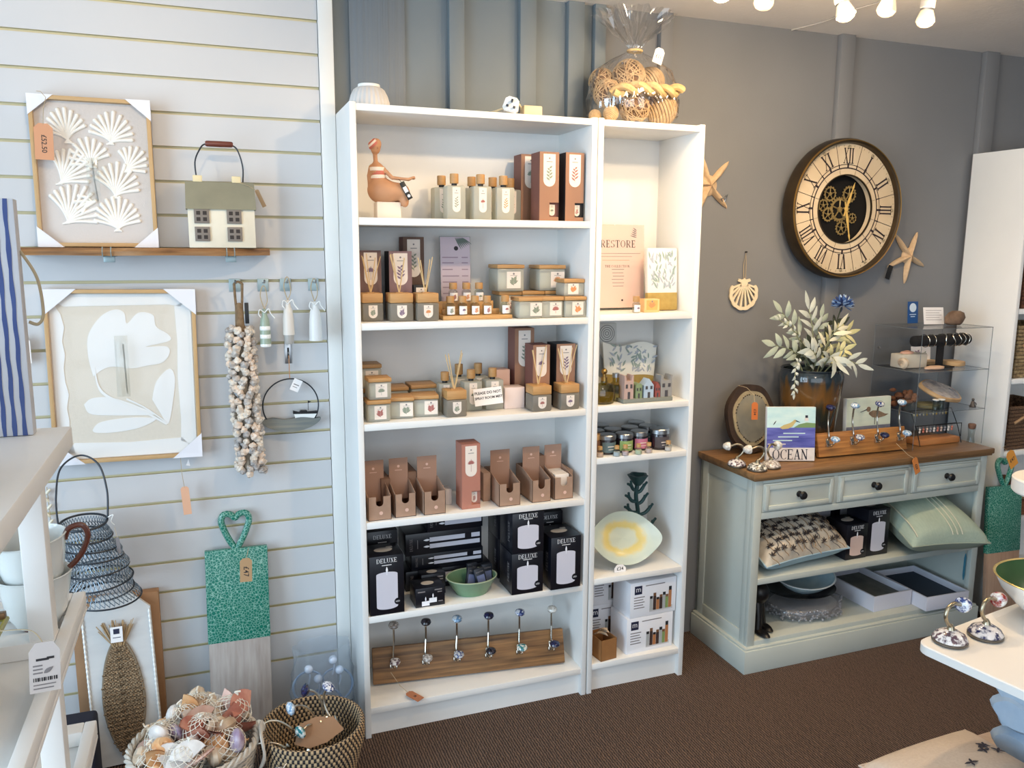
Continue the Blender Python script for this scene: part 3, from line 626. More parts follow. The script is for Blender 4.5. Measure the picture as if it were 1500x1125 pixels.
def price_tag(lab, loc, rot, text=None, w=.028, h=.05, m=None, string=None, size=.011, vert=False, cat='price tag'):
    t = thing('price_tag', lab, cat, loc, rot=rot)
    W = w/2; MB().prism([(-W,-h),(W,-h),(W,-W*.5),(W*.5,0),(-W*.5,0),(-W,-W*.5)], -.0005, .0005).build('card', m or KRAFT, t)
    if text:
        T = front(0, -.0007, -h*.56)
        if vert: T = T @ Matrix.Rotation(-PI/2, 4, 'Z')
        MB().text(text, size, T=T, bold=.0002).build('writing', INK, t)
    if string: MB().tube(string, .0009, 5).build('string', CORD, t)
    return t
# plank in the bottom of the wide bookcase
Ld = (Vector((.738,.046,0))-Vector((.052,.130,0))); Lh = Ld.length; ang = math.atan2(Ld.y, Ld.x)
t = thing('hook_rail', 'rustic brown hook plank with six ceramic knob hooks leaning in the bottom compartment', 'hook rail', (.395, .088, ZF+.0072), rot=(-.30, 0, ang))
MB().box(-Lh/2, Lh/2, 0, .022, 0, .122, b=.003).build('plank', MANGO, t)
for x, a, b in ((-.274,'grey','floral'),(-.162,'black','grey'),(-.052,'sky','speck'),(.062,'navy','black'),(.176,'blue','teal'),(.296,'white','navy')): hook(t, x, .062, 0, a, b, .13)
price_tag('kraft price tag on a string in front of the bottom hook plank', (.150,.035,ZF+.0135), (-1.45,0,.62), '28', .032, .06, mat('tag_brown',(176,116,84),.8), [(0,0,-.004),(-.004,-.012,.03),(-.012,-.05,.07)])
# ---------------------------------------------------------------- on top of the bookcases
RIB = mat('ribbed_white_ceramic', (206,202,198), .5)
t = thing('ribbed_bowl', 'white ribbed ceramic bowl upside down on the wide bookcase', 'bowl', (.075, .085, 2.02))
fl = lambda a, z: 1+.022*math.cos(26*a)
MB().lathe([(.060,0),(.060,.012),(.055,.03),(.046,.048),(.038,.054)], 156, fl=fl).lathe([(.038,.052),(.036,.055)], 32).build('bowl_body', RIB, t)
MB().lathe([(.030,.054),(.034,.056),(.033,.064),(.029,.065),(.028,.061),(0,.061)], 32).build('foot_ring', PORCELAIN, t)
t = thing('extension_lead', 'white plug and beige cable end lying on the wide bookcase top', 'lead', (.5, .05, 2.02), 0)
Tp = Matrix.Translation((.012,-.02,.024)) @ Matrix.Rotation(-.35,4,'Z') @ Matrix.Rotation(.25,4,'Y')
mb = MB(); pts = [(-.026,-.012),(-.018,-.022),(.018,-.022),(.026,-.012),(.022,.016),(.012,.024),(-.012,.024),(-.022,.016)]; mb.prism(pts, -.012, .012, 0, Tp); mb.prism([(a*.85,b*.85) for a,b in pts], -.018, -.012, 0, Tp); mb.build('plug', PORCELAIN, t)
mb = MB(); mb.box(-.003,.003,-.036,-.017,.006,.014,0,T=Tp)
for s in (-1,1): mb.box(s*.011-.0035,s*.011+.0035,-.034,-.017,-.010,-.005,0,T=Tp)
mb.build('pin', DARKWIRE, t)
MB().box(.058,.122,-.012,.03,0,.03,b=.004).build('socket_block', mat('beige_plastic',(214,194,160),.5), t)
MB().tube(bez([(-.10,.06,.004),(-.05,.03,.004),(-.02,.0,.012),(.005,-.01,.024),(.03,.01,.042),(.05,.012,.035),(.06,.01,.016)]), .0032, 8).build('cable', mat('beige_cable',(206,190,154),.6), t)
# bundle of decorative balls in cellophane
WICK = mat('wicker_strand', (212,184,144), .7, col2=(176,144,104), scale=40); WICKD = mat('wicker_core', (138,102,68), .8, col2=(100,72,48), scale=30); STRAW = mat('straw_rope', (206,178,126), .7, col2=(178,146,96), scale=60)
def wickerball(lab, c, r, kind='twig', seed=0):
    t = thing('wicker_ball', lab, 'decor ball', c); q = random.Random(seed)
    MB().ell((0,0,0), r*.86, 20).build('core', WICKD, t)
    mb = MB()
    if kind == 'twig':
        for k in range(34):
            ax = Vector((q.gauss(0,1), q.gauss(0,1), q.gauss(0,1))).normalized(); u = ax.orthogonal().normalized(); v = ax.cross(u); o = q.uniform(-.45,.45); R = math.sqrt(1-o*o)*r*.97
            mb.tube([ax*o*r+(u*math.cos(2*PI*i/22)+v*math.sin(2*PI*i/22))*R*q.uniform(.97,1.02) for i in range(22)], r*.026, 5, closed=True)
    else:
        Tb = Euler((q.uniform(-.3,.3), q.uniform(.5,1.2), 0)).to_matrix().to_4x4()
        for k in range(15):
            a = -PI/2+PI*(k+.5)/15; mb.tube([(r*.93*math.cos(a)*math.cos(2*PI*i/26), r*.93*math.cos(a)*math.sin(2*PI*i/26), r*.93*math.sin(a)) for i in range(26)], r*.085, 6, T=Tb, closed=True)
    mb.build('strands', WICK, t); return t
bx = .985; by = .115
wickerball('twig ball of pale canes at the front under the straw rope', (bx-.015, by-.045, 2.071), .052, seed=1)
wickerball('coiled cane ball with wide ridges at the far end of the bundle', (bx+.098, by-.03, 2.074), .054, 'coil', 2)
wickerball('twig ball at the top of the bundle below the gathered film', (bx-.01, by+.01, 2.182), .058, seed=3)
wickerball('twig ball on the near side of the bundle above the small coiled ones', (bx-.102, by-.01, 2.118), .048, seed=4)
wickerball('warm orange cane ball on the upper far side of the bundle', (bx+.085, by+.03, 2.175), .05, 'coil', 5)
wickerball('twig ball tucked behind the near side one', (bx-.085, by+.065, 2.17), .046, seed=6)
wickerball('small coiled ball lying between the two bookcase tops', (bx-.108, by-.055, 2.046), .026, 'coil', 7)
wickerball('smallest coiled ball outside the film at the near end', (bx-.150, by-.02, 2.041), .021, 'coil', 8)
t = thing('straw_rope', 'twisted straw rope wound around the bundle of wicker balls', 'rope', (bx, by, 2.12))
for ph in (0, PI):
    P = []
    for i in range(61):
        s = i/60; x = -.115+.26*s; z = -.012+.030*s+.008*math.sin(6*s); y = -.105+.03*abs(s-.5)*2; P.append((x+.0, y+.012*math.cos(ph+s*16), z+.012*math.sin(ph+s*16)))
    MB().tube(P, .012, 8).build('strand', STRAW, t)
FILM = clear('cellophane_film', (252,252,252), .14, .05)
t = thing('cellophane_wrap', 'clear gathered cellophane wrap with a flared top around the wicker balls', 'wrap', (bx+.005, by, 2.02))
q = random.Random(5)
def crumple(a, z):
    k = .03 if z < .2 else .16*min(1, (z-.2)/.1)
    return 1+k*math.sin(9*a+z*30)+k*.6*math.sin(17*a-z*41)+(k*.4+.02)*math.sin(29*a+z*17)
MB().lathe([(.13,.002),(.158,.03),(.165,.08),(.155,.13),(.13,.18),(.085,.212),(.03,.238),(.020,.248),(.032,.266),(.066,.298),(.105,.335),(.128,.366)], 90, sy=.72, cap=False, fl=crumple).build('film', FILM, t, ang=80)
MB().tube([(.026*math.cos(i*.4), .02*math.sin(i*.4), .242+.001*i/8) for i in range(34)], .003, 6).build('tie', STRAW, t)
price_tag('white price ticket tied at the neck of the cellophane bundle', (bx+.062, by-.075, 2.262), (.1,.25,.1), '£11', .038, .05, CARD, size=.016)
# ---------------------------------------------------------------- narrow bookcase
PINKP = mat('blush_poster', (222,194,184), .5, col2=(212,184,176), scale=4); TERRA = mat('terracotta_print', (204,146,116), .7)
t = thing('poster_sign', 'tall blush pink printed poster in an acrylic holder on the narrow bookcase', 'sign', (.979, .175, NA+.005), rot=(-.06,0,0))
MB().box(-.111,.111,-.002,.002,0,.30,b=.0006).box(-.111,.111,.002,.06,0,.003).build('holder', GLASS, t)
mb = MB(); mb.box(-.109,.109,-.0034,-.0024,.003,.298)
serif(mb, 'RESTORE', .026, 1, front(.004,-.0036,.232), .16, wide=.98)
mb.box(-.095,.095,-.0038,-.0034,.197,.1985,2); mb.box(-.08,.06,-.0038,-.0034,.186,.1875,2); mb.box(-.06,.05,-.0038,-.0034,.173,.1745,3)
serif(mb, 'THE COLLECTION', .0085, 1, front(.0,-.0036,.152), .25)
for k, z in enumerate((.140,.127,.116,.104,.092,.080)): mb.box(-.022+.002*(k%3),.028-.003*(k%2),-.0038,-.0034,z,z+.002,2)
for k in range(9):
    s = 1 if k % 2 else -1; z = .02+.009*k; mb.leaf((-.098,-.0036,z),(-.098+s*(.026-.001*k),-.0039,z+.016),.006,m=4)
for k in range(5): mb.leaf((.08,-.0036,.255+.006*k),(.052+.003*k,-.0039,.262+.007*k),.005,m=2)
mb.prism(circ(-.095,.28,.018,12), -.0036, -.0034, 3); mb.prism(circ(.02,.03,.004,10), -.0037, -.0034, 1)
mb.build('poster', [PINKP, INK, GREYINK, TERRA, TERRA], t)
FLOR = mat('floral_print_card', (232,230,220), .5, col2=(150,168,160), scale=26, stretch=(1,1,.4), contrast=.25); GOLD = mat('mustard_linen', (178,152,84), .7, col2=(160,134,70), scale=50)
def floralpouch(par, w, h, split, name='sleeve', d=.02):
    mb = MB(); mb.box(-w/2,w/2,-d/2,d/2,split,h,0,b=.004); mb.box(-w/2-.0005,w/2+.0005,-d/2-.0005,d/2+.0005,0,split+.002,1,b=.004); q = random.Random(3)
    for k in range(64):
        x = q.uniform(-w*.42,w*.42); z = q.uniform(split+.012,h-.03); a = q.uniform(.6,2.5); L = q.uniform(.018,.034)
        mb.leaf((x,-d/2-.0002,z),(max(-w*.46,min(w*.46,x+L*math.cos(a))),-d/2-.0004,min(h-.006,z+L*math.sin(a))),.007,m=2+k%2)
    return mb.build(name, [mat('ivory_print',(232,230,220),.55), GOLD, mat('leaf_print_a',(146,162,154),.6), mat('leaf_print_b',(170,176,186),.6)], par, ang=30)
t = thing('floral_notebook', 'leaf patterned notebook with mustard lower band beside the poster', 'notebook', (1.119, .10, NA+.001), rot=(-.07,0,0)); floralpouch(t, .122, .222, .062)
t = thing('sample_box', 'small orange flower print box in front of the poster', 'gift box', (1.047, .06, NA)); MB().box(-.03,.03,-.018,.018,0,.046,b=.001).build('carton', mat('peach_card',(236,190,132),.6), t); label(t,-.022,.022,.008,.042,-.0183,'o',False,2,base=mat('orange_label',(236,168,96),.6))
t = tiny('tiny white labelled bottle with wooden cap in front of the poster', .983, .04, NA, 'p', .92, grp=None, seed=4)
# second compartment
LINE = mat('line_print', (70,72,78), .7); LINEB = mat('pale_print', (206,206,202), .6)
t = thing('tea_towel', 'grey and white patterned tea towel card standing at the back corner', 'tea towel', (.965, .245, NB), rot=(-.05,0,0)); mb = MB(); mb.box(-.10,.058,0,.004,0,.26,0); 
for r_ in (.032,.024,.016,.008): mb.lathe([(r_,-.0006),(r_,0),(r_-.0018,0),(r_-.0018,-.0006)], 24, 1, Matrix.Translation((.018,-.0004,.222)) @ Matrix.Rotation(PI/2,4,'X'), cap=False)
for k in range(6): mb.leaf((.0,-.0004,.05+.01*k),(-.05+.02*k,-.0006,.13+.008*k),.02,m=2)
mb.build('cloth', [LINEB, LINE, mat('grey_print',(150,154,156),.6)], t)
t = thing('leaf_print_bag', 'leaf print cosmetic bag with a mustard base lying at the back', 'bag', (1.052, .20, NB+.010), rot=(-.16,.07,0))
mb = MB(); bm = bmesh.new(); bmesh.ops.create_grid(bm, x_segments=14, y_segments=12, size=.5)
fr = []
for v in bm.verts:
    u, w_ = v.co.x, v.co.y+.5; th = .032*(1-(2*abs(u))**4)*(1-.75*w_)+.004; fr.append((u, w_, th))
vs = []; 
for u, w_, th in fr: vs.append((u*(.20+.03*w_), -th, .02+w_*.155+.010*math.sin(u*7)*w_))
for u, w_, th in fr: vs.append((u*(.20+.03*w_), th*.5, .02+w_*.155+.010*math.sin(u*7)*w_))
n = len(fr); F_ = [tuple(v.index for v in f.verts) for f in bm.faces]; bm.verts.index_update()
for f in F_: mb.add([], [])
mb.v += vs; 
for f in F_:
    lo = sum(fr[i][1] for i in f)/4 < .28; mb.f.append(f); mb.mi.append(1 if lo else 0); mb.f.append(tuple(i+n for i in f[::-1])); mb.mi.append(1 if lo else 0)
bm.free(); q = random.Random(9)
for k in range(70):
    u = q.uniform(-.42,.42); w_ = q.uniform(.32,.95); a = q.uniform(.3,2.8); th = .032*(1-(2*abs(u))**4)*(1-.75*w_)+.004
    x = u*(.2+.03*w_); z = .02+w_*.155; mb.leaf((x,-th-.0012,z),(x+.028*math.cos(a),-th-.0005+.004*math.sin(a),min(z+.028*math.sin(a),.172)),.008,m=2+k%2)
mb.build('bag_body', [mat('ivory_print',(232,230,220),.55), GOLD, mat('leaf_print_a',(146,162,154),.6), mat('leaf_print_b',(170,176,186),.6)], t, ang=50)
YGLASS = clear('amber_green_glass', (212,206,150), .08, .04)
t = thing('perfume_bottle', 'rounded glass perfume bottle with a brass cap at the front of the shelf', 'bottle', (.868, .045, NB))
MB().lathe([(.03,0),(.038,.004),(.043,.025),(.041,.05),(.032,.068),(.012,.074),(.012,.08)], 28, sx=1.0, sy=.7).build('bottle_body', YGLASS, t)
MB().lathe([(.001,.004),(.035,.006),(.039,.025),(.038,.038),(.001,.038)], 28, sy=.66).build('scent', clear('pale_yellow_liquid', (214,196,110), .02, .1, .35), t)
MB().cyl((0,0,.08), .011, .014, 16).cyl((0,0,.094), .006, .014, 12).ell((0,0,.114), .011, 12).build('cap', BRASS, t)
t = thing('glass_bottle', 'second clear glass bottle with greenish liquid tucked behind the perfume bottle', 'bottle', (.935, .085, NB)); MB().lathe([(.024,0),(.029,.004),(.029,.055),(.012,.068),(.012,.084)], 20).build('bottle_body', YGLASS, t); MB().cyl((0,0,.084), .013, .014, 14).build('cap', METAL, t)
MB_ = MB
t = thing('cottage_row', 'row of little ceramic cottages on a grey base', 'ornament', (1.03, .045, NB))
MB().box(-.10,.10,-.028,.028,0,.014,b=.002).build('base', mat('slate_base',(122,126,118),.6), t)
def cottage(x, w, h, m, style):
    mb = MB(); W = w/2
    if style == 'gable': mb.prism([(-W,.0),(W,.0),(W,h*.66),(0,h),(-W,h*.66)], -.02, .02)
    elif style == 'notch': mb.prism([(-W,0),(W,0),(W,h),(W*.72,h),(W*.5,h*.76),(-W*.5,h*.76),(-W*.72,h),(-W,h)], -.02, .02)
    else: mb.prism([(-W,0),(W,0),(W,h*.72)]+[(W*math.cos(a),h*.72+W*.9*math.sin(a)) for a in [PI*k/8 for k in range(1,8)]]+[(-W,h*.72)], -.02, .02)
    mb.box(-W*.25,W*.25,-.0215,-.02,0,h*.3,1)
    for sx in (-.5,.5): mb.box(W*sx-W*.22,W*sx+W*.22,-.0212,-.02,h*.45,h*.62,1)
    o = mb.build('cottage', [m, mat('cottage_trim',(72,70,74),.6)], t, loc=(x,0,.014), flat=True)
for a in ((-.074,.036,.084,mat('clay_pink',(186,158,148),.6),'notch'),(-.034,.024,.06,mat('moss_glaze',(130,146,108),.5),'round'),(.006,.038,.068,mat('pale_blue_glaze',(172,190,206),.5),'gable'),(.042,.02,.054,mat('brick_red',(146,76,70),.6),'gable'),(.077,.046,.078,mat('stone_grey',(146,144,140),.6),'notch')): cottage(*a)
# third compartment: jars
def jar(lab, x, y, lm, z=0., s=1., glass=mat('dark_jam',(34,26,32),.15,coat=.5)):
    t = thing('jam_jar', lab, 'jar', (x, y, NC+z), 0, 'lidded jars on the narrow bookcase')
    MB().lathe([(.028*s,0),(.031*s,.003),(.031*s,.048*s),(.028*s,.055*s)], 24).build('jar_body', glass, t)
    MB().lathe([(.031*s,.052*s),(.0325*s,.053*s),(.0325*s,.066*s),(.030*s,.069*s),(0,.0692*s)], 28).build('lid', METAL, t)
    mb = MB(); n = 11; R = .0313*s; vs = []
    for k in range(n):
        a = -PI/2-1.0+2.1*k/(n-1); vs += [(R*math.cos(a),R*math.sin(a),.008*s),(R*math.cos(a),R*math.sin(a),.044*s)]
    mb.add(vs, [(2*k,2*k+2,2*k+3,2*k+1) for k in range(n-1)], 0); mb.box(-.012,.012,-R-.0006,-R-.0001,.028,.031,1); mb.box(-.009,.011,-R-.0006,-R-.0001,.018,.02,1); mb.build('label', [lm, CREAM], t)
jar('lidded jar with a slate blue label, at the front beside the divider', .893, .06, mat('slate_label',(96,116,120),.6))
jar('lidded jar with a green label in the front row', .963, .062, mat('green_label',(140,166,100),.6))
jar('lidded jar with a pink label in the front row', 1.031, .075, mat('pink_label',(196,118,144),.6))
jar('large lidded jar with a charcoal label at the end of the front row', 1.108, .062, mat('charcoal_label',(74,68,72),.6), s=1.1)
for x, y, s in ((.886,.14,'behind the slate blue one'),(.956,.14,'behind the green one'),(1.033,.15,'behind the pink one'),(1.108,.15,'behind the large charcoal one'),(.945,.215,'in the rear row near the divider'),(1.10,.22,'in the rear row near the end panel')):
    jar('lidded jar '+s, x, y, mat('slate_label',(96,116,120),.6))
def vial(lab, x, y, m):
    t = thing('cork_vial', lab, 'bottle', (x, y, NC), 0, 'tiny corked bottles at the shelf edge')
    MB().lathe([(.011,0),(.0135,.002),(.0135,.02),(.008,.025),(.008,.028)], 16).build('bottle_body', GLASS, t); MB().lathe([(.0,.001),(.0115,.0015),(.0115,.015),(0,.0155)], 16).build('filling', m, t); MB().cyl((0,0,.025), .0085, .012, 12).build('cork', OAK, t)
for x, y, c, s in ((.846,.02,(226,190,170),'with pale peach filling beside the divider'),(.908,.012,(196,206,214),'with pale blue filling'),(.940,.010,(222,196,200),'with pink filling'),(.993,.010,(206,214,186),'with pale green filling'),(1.037,.014,(226,200,196),'with rosy filling'),(1.118,.016,(226,212,206),'with cream filling near the end panel')): vial('tiny corked bottle '+s, x, y, mat('fill_%d' % int(x*1000), c, .7))
t = thing('cork_jar', 'brown corked jar half hidden by the divider', 'jar', (.85,.072,NC)); MB().lathe([(.02,0),(.023,.003),(.023,.045),(.016,.052)], 18).build('jar_body', mat('brown_glass',(120,84,60),.3), t); MB().cyl((0,0,.05), .02, .02, 16).build('lid', OAK, t)
# fourth compartment: leaf plate, coral stand
PLATE = mat('yellow_cream_glaze', (226,214,166), .18, coat=.5); 
def plate_mat():
    m = bpy.data.materials.new('leaf_plate_glaze'); m.use_nodes = True; nt = m.node_tree; b = nt.nodes['Principled BSDF']; b.inputs['Roughness'].default_value = .18; b.inputs['Coat Weight'].default_value = .4
    tc = nt.nodes.new('ShaderNodeTexCoord'); mp = nt.nodes.new('ShaderNodeMapping'); mp.inputs['Scale'].default_value = (7.2,10.5,0); ln = nt.nodes.new('ShaderNodeVectorMath'); ln.operation = 'LENGTH'
    no = nt.nodes.new('ShaderNodeTexNoise'); no.inputs['Scale'].default_value = 30; ad = nt.nodes.new('ShaderNodeMath'); ad.operation = 'MULTIPLY_ADD'; ad.inputs[1].default_value = .25
    r = nt.nodes.new('ShaderNodeValToRGB'); el = r.color_ramp.elements; cs = [(0,(196,206,190)),(.5,(206,212,192)),(.62,(222,204,128)),(.74,(226,208,140)),(.86,(206,214,196)),(1,(196,208,196))]
    el[0].position = 0; el[0].color = (*lin(cs[0][1]),1); el[1].position = 1; el[1].color = (*lin(cs[-1][1]),1)
    for p, c in cs[1:-1]: e = el.new(p); e.color = (*lin(c),1)
    L = nt.links.new; L(tc.outputs['Object'], mp.inputs[0]); L(mp.outputs[0], ln.inputs[0]); L(tc.outputs['Object'], no.inputs['Vector']); L(no.outputs[0], ad.inputs[0]); L(ln.outputs['Value'], ad.inputs[2]); L(ad.outputs[0], r.inputs[0]); L(r.outputs[0], b.inputs['Base Color']); return m
t = thing('leaf_plate', 'yellow cream leaf shaped plate standing upright against the wall', 'plate', (.971,.07,ND+.010), rot=(PI/2-.36,.12,0))
mb = MB(); n = 48; prof = [(0,.012),(.55,.012),(.75,.02),(1,.034),(1.0,.038),(.74,.025),(.54,.018),(0,.018)]; vs = []; fs = []
for r_, z in prof:
    for k in range(n):
        a = 2*PI*k/n; c, s_ = math.cos(a), math.sin(a); lx = .132*c*(1+.14*abs(c)**7); ly = .098*s_*(1-.10*abs(c)**3); vs.append((lx*r_, ly*r_, z+.012*(abs(c)**6)*r_))
for j in range(len(prof)-1):
    for k in range(n): fs.append((j*n+k, j*n+(k+1)%n, (j+1)*n+(k+1)%n, (j+1)*n+k))
mb.add(vs, fs); o = mb.build('plate_body', plate_mat(), t, ang=60); o.location = (0,.096,0)
price_tag('white price card reading 34 leaning on the leaf plate', (.945,.034,ND+.027), (-.15,.03,0), '£34', .046, .027, CARD, size=.018)
CORAL = mat('dark_green_iron', (40,74,74), .45, .3, col2=(30,58,60), scale=30)
t = thing('coral_stand', 'dark green branching coral iron ornament behind the leaf plate', 'ornament', (1.094,.185,ND))
mb = MB(); trunk = bez([(.028,0,.010),(.03,0,.05),(.012,0,.1),(.004,0,.17),(-.006,0,.23),(0,0,.285)]); mb.tube(trunk, .0085, 8)
for (x, z, s, L) in ((.03,.06,1,.03),(.016,.09,1,.05),(.015,.10,-1,.045),(.006,.15,1,.045),(.005,.16,-1,.045),(-.002,.195,1,.03),(-.004,.205,-1,.034),(-.006,.24,1,.028),(-.004,.25,-1,.026)):
    e = (x+s*L, -.004, z+.022); mb.tube(bez([(x,0,z),(x+s*L*.6,-.002,z+.006),e]), [.007]*28+[.006], 8)
    for d in (-1, 1): mb.tube([e, (e[0]+s*.008+d*.006, e[1], e[2]+.012+d*.004)], [.0065,.0045], 7); mb.ell((e[0]+s*.008+d*.006, e[1], e[2]+.012+d*.004), .0055, 8)
mb.build('branches', CORAL, t); MB().lathe([(.012,.27),(.02,.28),(.034,.306),(.038,.312),(.03,.312),(.01,.29)], 24, fl=lambda a,z: 1+.12*math.sin(5*a)*(z>.3)).build('cup', CORAL, t); MB().lathe([(.03,0),(.032,.003),(.012,.008)], 20, T=Matrix.Translation((.028,0,0))).build('foot', CORAL, t)
# bottom compartment: spice jar set boxes
WBOX = mat('glossy_white_carton', (232,232,236), .35); LOGO = mat('navy_logo', (28,32,60), .5)
def setbox(lab, x, y, z, w=.205, d=.12, h=.139, rz=0.):
    t = thing('jar_set_box', lab, 'box', (x, y, z), rz, 'white boxed jar sets'); W = w/2; D = d/2
    MB().box(-W,W,-D,D,0,h,b=.0012).build('carton', WBOX, t); yy = -D-.0004
    mb = MB(); mb.box(-W*.82,-W*.5,yy,-D,h*.66,h*.9)
    for k in range(5): mb.box(-W*.84,-W*(.38+.06*(k%2)),yy,-D,h*(.56-.075*k),h*(.585-.075*k),1)
    mb.box(-W*.35,W*.5,yy,-D,h*.86,h*.885,1); mb.text('m', .03, 2, front(-W*.66,yy-.0002,h*.8)); mb.build('lettering', [LOGO, GREYINK, TEXTWHITE], t)
    mb = MB(); mb.box(-W*.16,W*.86,yy,-D,h*.10,h*.2,4)
    for k, (cx, hh, m) in enumerate(((-.09,.42,0),(.06,.5,1),(.2,.36,2),(.34,.42,1),(.48,.48,0),(.6,.4,3),(.74,.62,2))): 
        mb.box(W*cx-W*.065,W*cx+W*.065,yy-.0003,yy,h*.14,h*(.14+hh*.8),m); mb.box(W*cx-W*.06,W*cx+W*.06,yy-.0004,yy,h*(.14+hh*.8),h*(.14+hh*.98),5 if k%2 else 6)
    mb.build('printed_jars', [mat('pj_grey',(170,172,172),.5), mat('pj_dark',(60,44,40),.5), mat('pj_amber',(176,116,72),.5), mat('pj_green',(128,150,92),.5), mat('pj_shadow',(190,190,192),.5), mat('pj_lid',(120,84,56),.5), mat('pj_black',(30,30,34),.5)], t); return t
setbox('white boxed jar set at the bottom of the front stack', 1.072, .085, NE, rz=.04, w=.2)
setbox('white boxed jar set on top of the front stack', 1.082, .088, NE+.1396, .198, .125, .137, rz=.04)
setbox('white boxed jar set at the back near the divider, lower one', .974, .215, NE, .17, .09, .139)
setbox('white boxed jar set at the back near the divider, upper one', .985, .215, NE+.1396, .17, .09, .137)
CB = mat('corrugated_carton', (158,110,62), .8, col2=(146,100,56), scale=30)
t = thing('open_carton', 'small brown open carton stuffed with paper beside the white boxes', 'box', (.891,.055,NE), .13)
mb = MB(); w_, d_, h_ = .034, .045, .08
mb.box(-w_,w_,-d_,d_,0,.002); mb.box(-w_,w_,-d_,-d_+.002,0,h_); mb.box(-w_,w_,d_-.002,d_,0,h_); mb.box(-w_,-w_+.002,-d_,d_,0,h_); mb.box(w_-.002,w_,-d_,d_,0,h_); mb.build('carton', CB, t)
mb = MB(); q = random.Random(4)
for k in range(5): 
    mb.leaf((-.02+.009*k,.03,.07),(q.uniform(-.01,.024),-.04,h_+.012+.006*k),.03,(0,.3,1),bend=.012)
mb.build('packing_paper', mat('tissue_paper',(196,176,152),.8), t)
t = thing('pink_roll', 'pinkish wrapped roll standing behind the brown carton', 'wrap', (.855,.19,NE)); MB().lathe([(.028,0),(.03,.004),(.03,.2),(.02,.215),(.012,.24)], 20).build('wrapping', mat('mauve_wrap',(164,136,132),.5), t)
# ---------------------------------------------------------------- slat wall display (its face is y = .262)
FRAMEW = mat('oak_frame', (198,164,116), .5, col2=(178,142,96), scale=9, stretch=(1,1,1), contrast=.7); CORNER = mat('white_corner_protector', (226,226,232), .5); LINEN = mat('taupe_linen', (208,200,194), .9, col2=(200,192,186), scale=160, bump=.15, bscale=300)
EMB = mat('white_raised_thread', (240,236,228), .8); LINEN2 = mat('oatmeal_linen', (220,212,198), .9, col2=(212,204,190), scale=160, bump=.15, bscale=300); PAPER = mat('torn_white_paper', (230,230,228), .8)
def frame(lab, loc, w, h, rot, linen, corners, cs):
    t = thing('framed_artwork', lab, 'framed art', loc, rot=rot); W = w/2; b = .011; d = .03
    mb = MB()
    for s in (-1,1): mb.box(s*W-(b if s > 0 else 0), s*W+(0 if s > 0 else b), -d, 0, 0, h, b=.001)
    for z in (0, h-b): mb.box(-W+b, W-b, -d, 0, z, z+b, b=.001)
    mb.build('frame', FRAMEW, t); MB().box(-W+b, W-b, -.012, -.004, b, h-b).build('backing', linen, t)
    for (sx, z, s) in corners:
        mb = MB(); x = sx*(W+.0015); zz_ = -.0015 if z == 0 else h+.0015; dz = 1 if z == 0 else -1
        a = (x, zz_); p = (x-sx*s*.78, zz_); q_ = (x, zz_+dz*s*.68)
        mb.prism([a, p, q_] if sx*dz < 0 else [a, q_, p], -d-.0015, -d-.0005); mb.box(min(x, x-sx*.0012), max(x, x-sx*.0012), -d-.001, 0, min(a[1],q_[1]), max(a[1],q_[1])); mb.box(min(a[0],p[0]), max(a[0],p[0]), -d-.001, 0, min(zz_, zz_+dz*.0012), max(zz_, zz_+dz*.0012)); mb.build('corner_protector', CORNER, t, flat=True)
    return t
# rustic shelf on bulldog brackets
t = thing('rustic_shelf', 'narrow live edge wooden shelf on the slat wall holding the artwork and tin house', 'shelf', (-.56,.196,1.585))
mb = MB(); n = 24; q = random.Random(2); vs = []; fs = []
for i in range(n+1):
    s = i/n; x = -.335+.67*s; w0 = -.058+.010*math.sin(s*9)+.006*math.sin(s*23)+q.uniform(-.003,.003)+(.05*max(0,(s-.9)/.1)); e = .004*math.sin(s*14)
    vs += [(x,w0,-.010+e*.2),(x,w0-.003,.002),(x,w0+.008,.012),(x,.062,.012),(x,.062,-.010)]
for i in range(n):
    for k in range(5): fs.append((i*5+k, i*5+(k+1)%5, i*5+5+(k+1)%5, i*5+5+k))
fs += [(4,3,2,1,0), tuple(n*5+k for k in range(5))]; mb.add(vs, fs); mb.build('board', mat('live_edge_wood',(164,122,78),.5,col2=(104,70,42),scale=5,stretch=(1,6,16),contrast=.4,bump=.3), t)
CLIP = mat('blue_steel_clip', (158,174,176), .4, .5)
for x in (-.115,.22):
    MB().box(x-.015,x+.015,-.008,.06,-.014,-.0115).box(x-.015,x+.015,-.012,-.008,-.03,-.010,b=.001).tube([(x-.012,-.012,-.012),(x-.012,-.055,-.012),(x-.012,-.062,.0),(x-.012,-.05,.014)], .0015, 6).tube([(x+.010,-.012,-.012),(x+.010,-.055,-.012),(x+.010,-.062,.0),(x+.010,-.05,.014)], .0015, 6).build('shelf_clip', CLIP, t)
A1 = frame('framed taupe artwork of white raised coral fans standing on the wooden shelf', (-.698,.225,1.5985), .312, .418, (-.035,0,0), LINEN, ((-1,.0,.085),(1,0,.085),(-1,1,.085),(1,1,.085)), 0)
mb = MB()
def fan(cx, cz, a, L, spread, n):
    for k in range(n):
        u = (k-(n-1)/2)/max(1,(n-1)/2); b = a+u*spread; l = L*(1-.25*abs(u)); p0 = (cx+.010*u*math.sin(a), -.0135, cz-.006*u*math.cos(a)*0); tip = (p0[0]+l*math.cos(b), -.0135, p0[2]+l*math.sin(b)); md = ((p0[0]+tip[0])/2+.006*u*math.sin(a), -.0135, (p0[2]+tip[2])/2+.004*abs(u))
        P = bez([p0, md, tip], 6); mb.tube(P, [.0026+.0032*i/12 for i in range(len(P))], 6); mb.ell((tip[0],-.0135,tip[2]), .0060, 8)
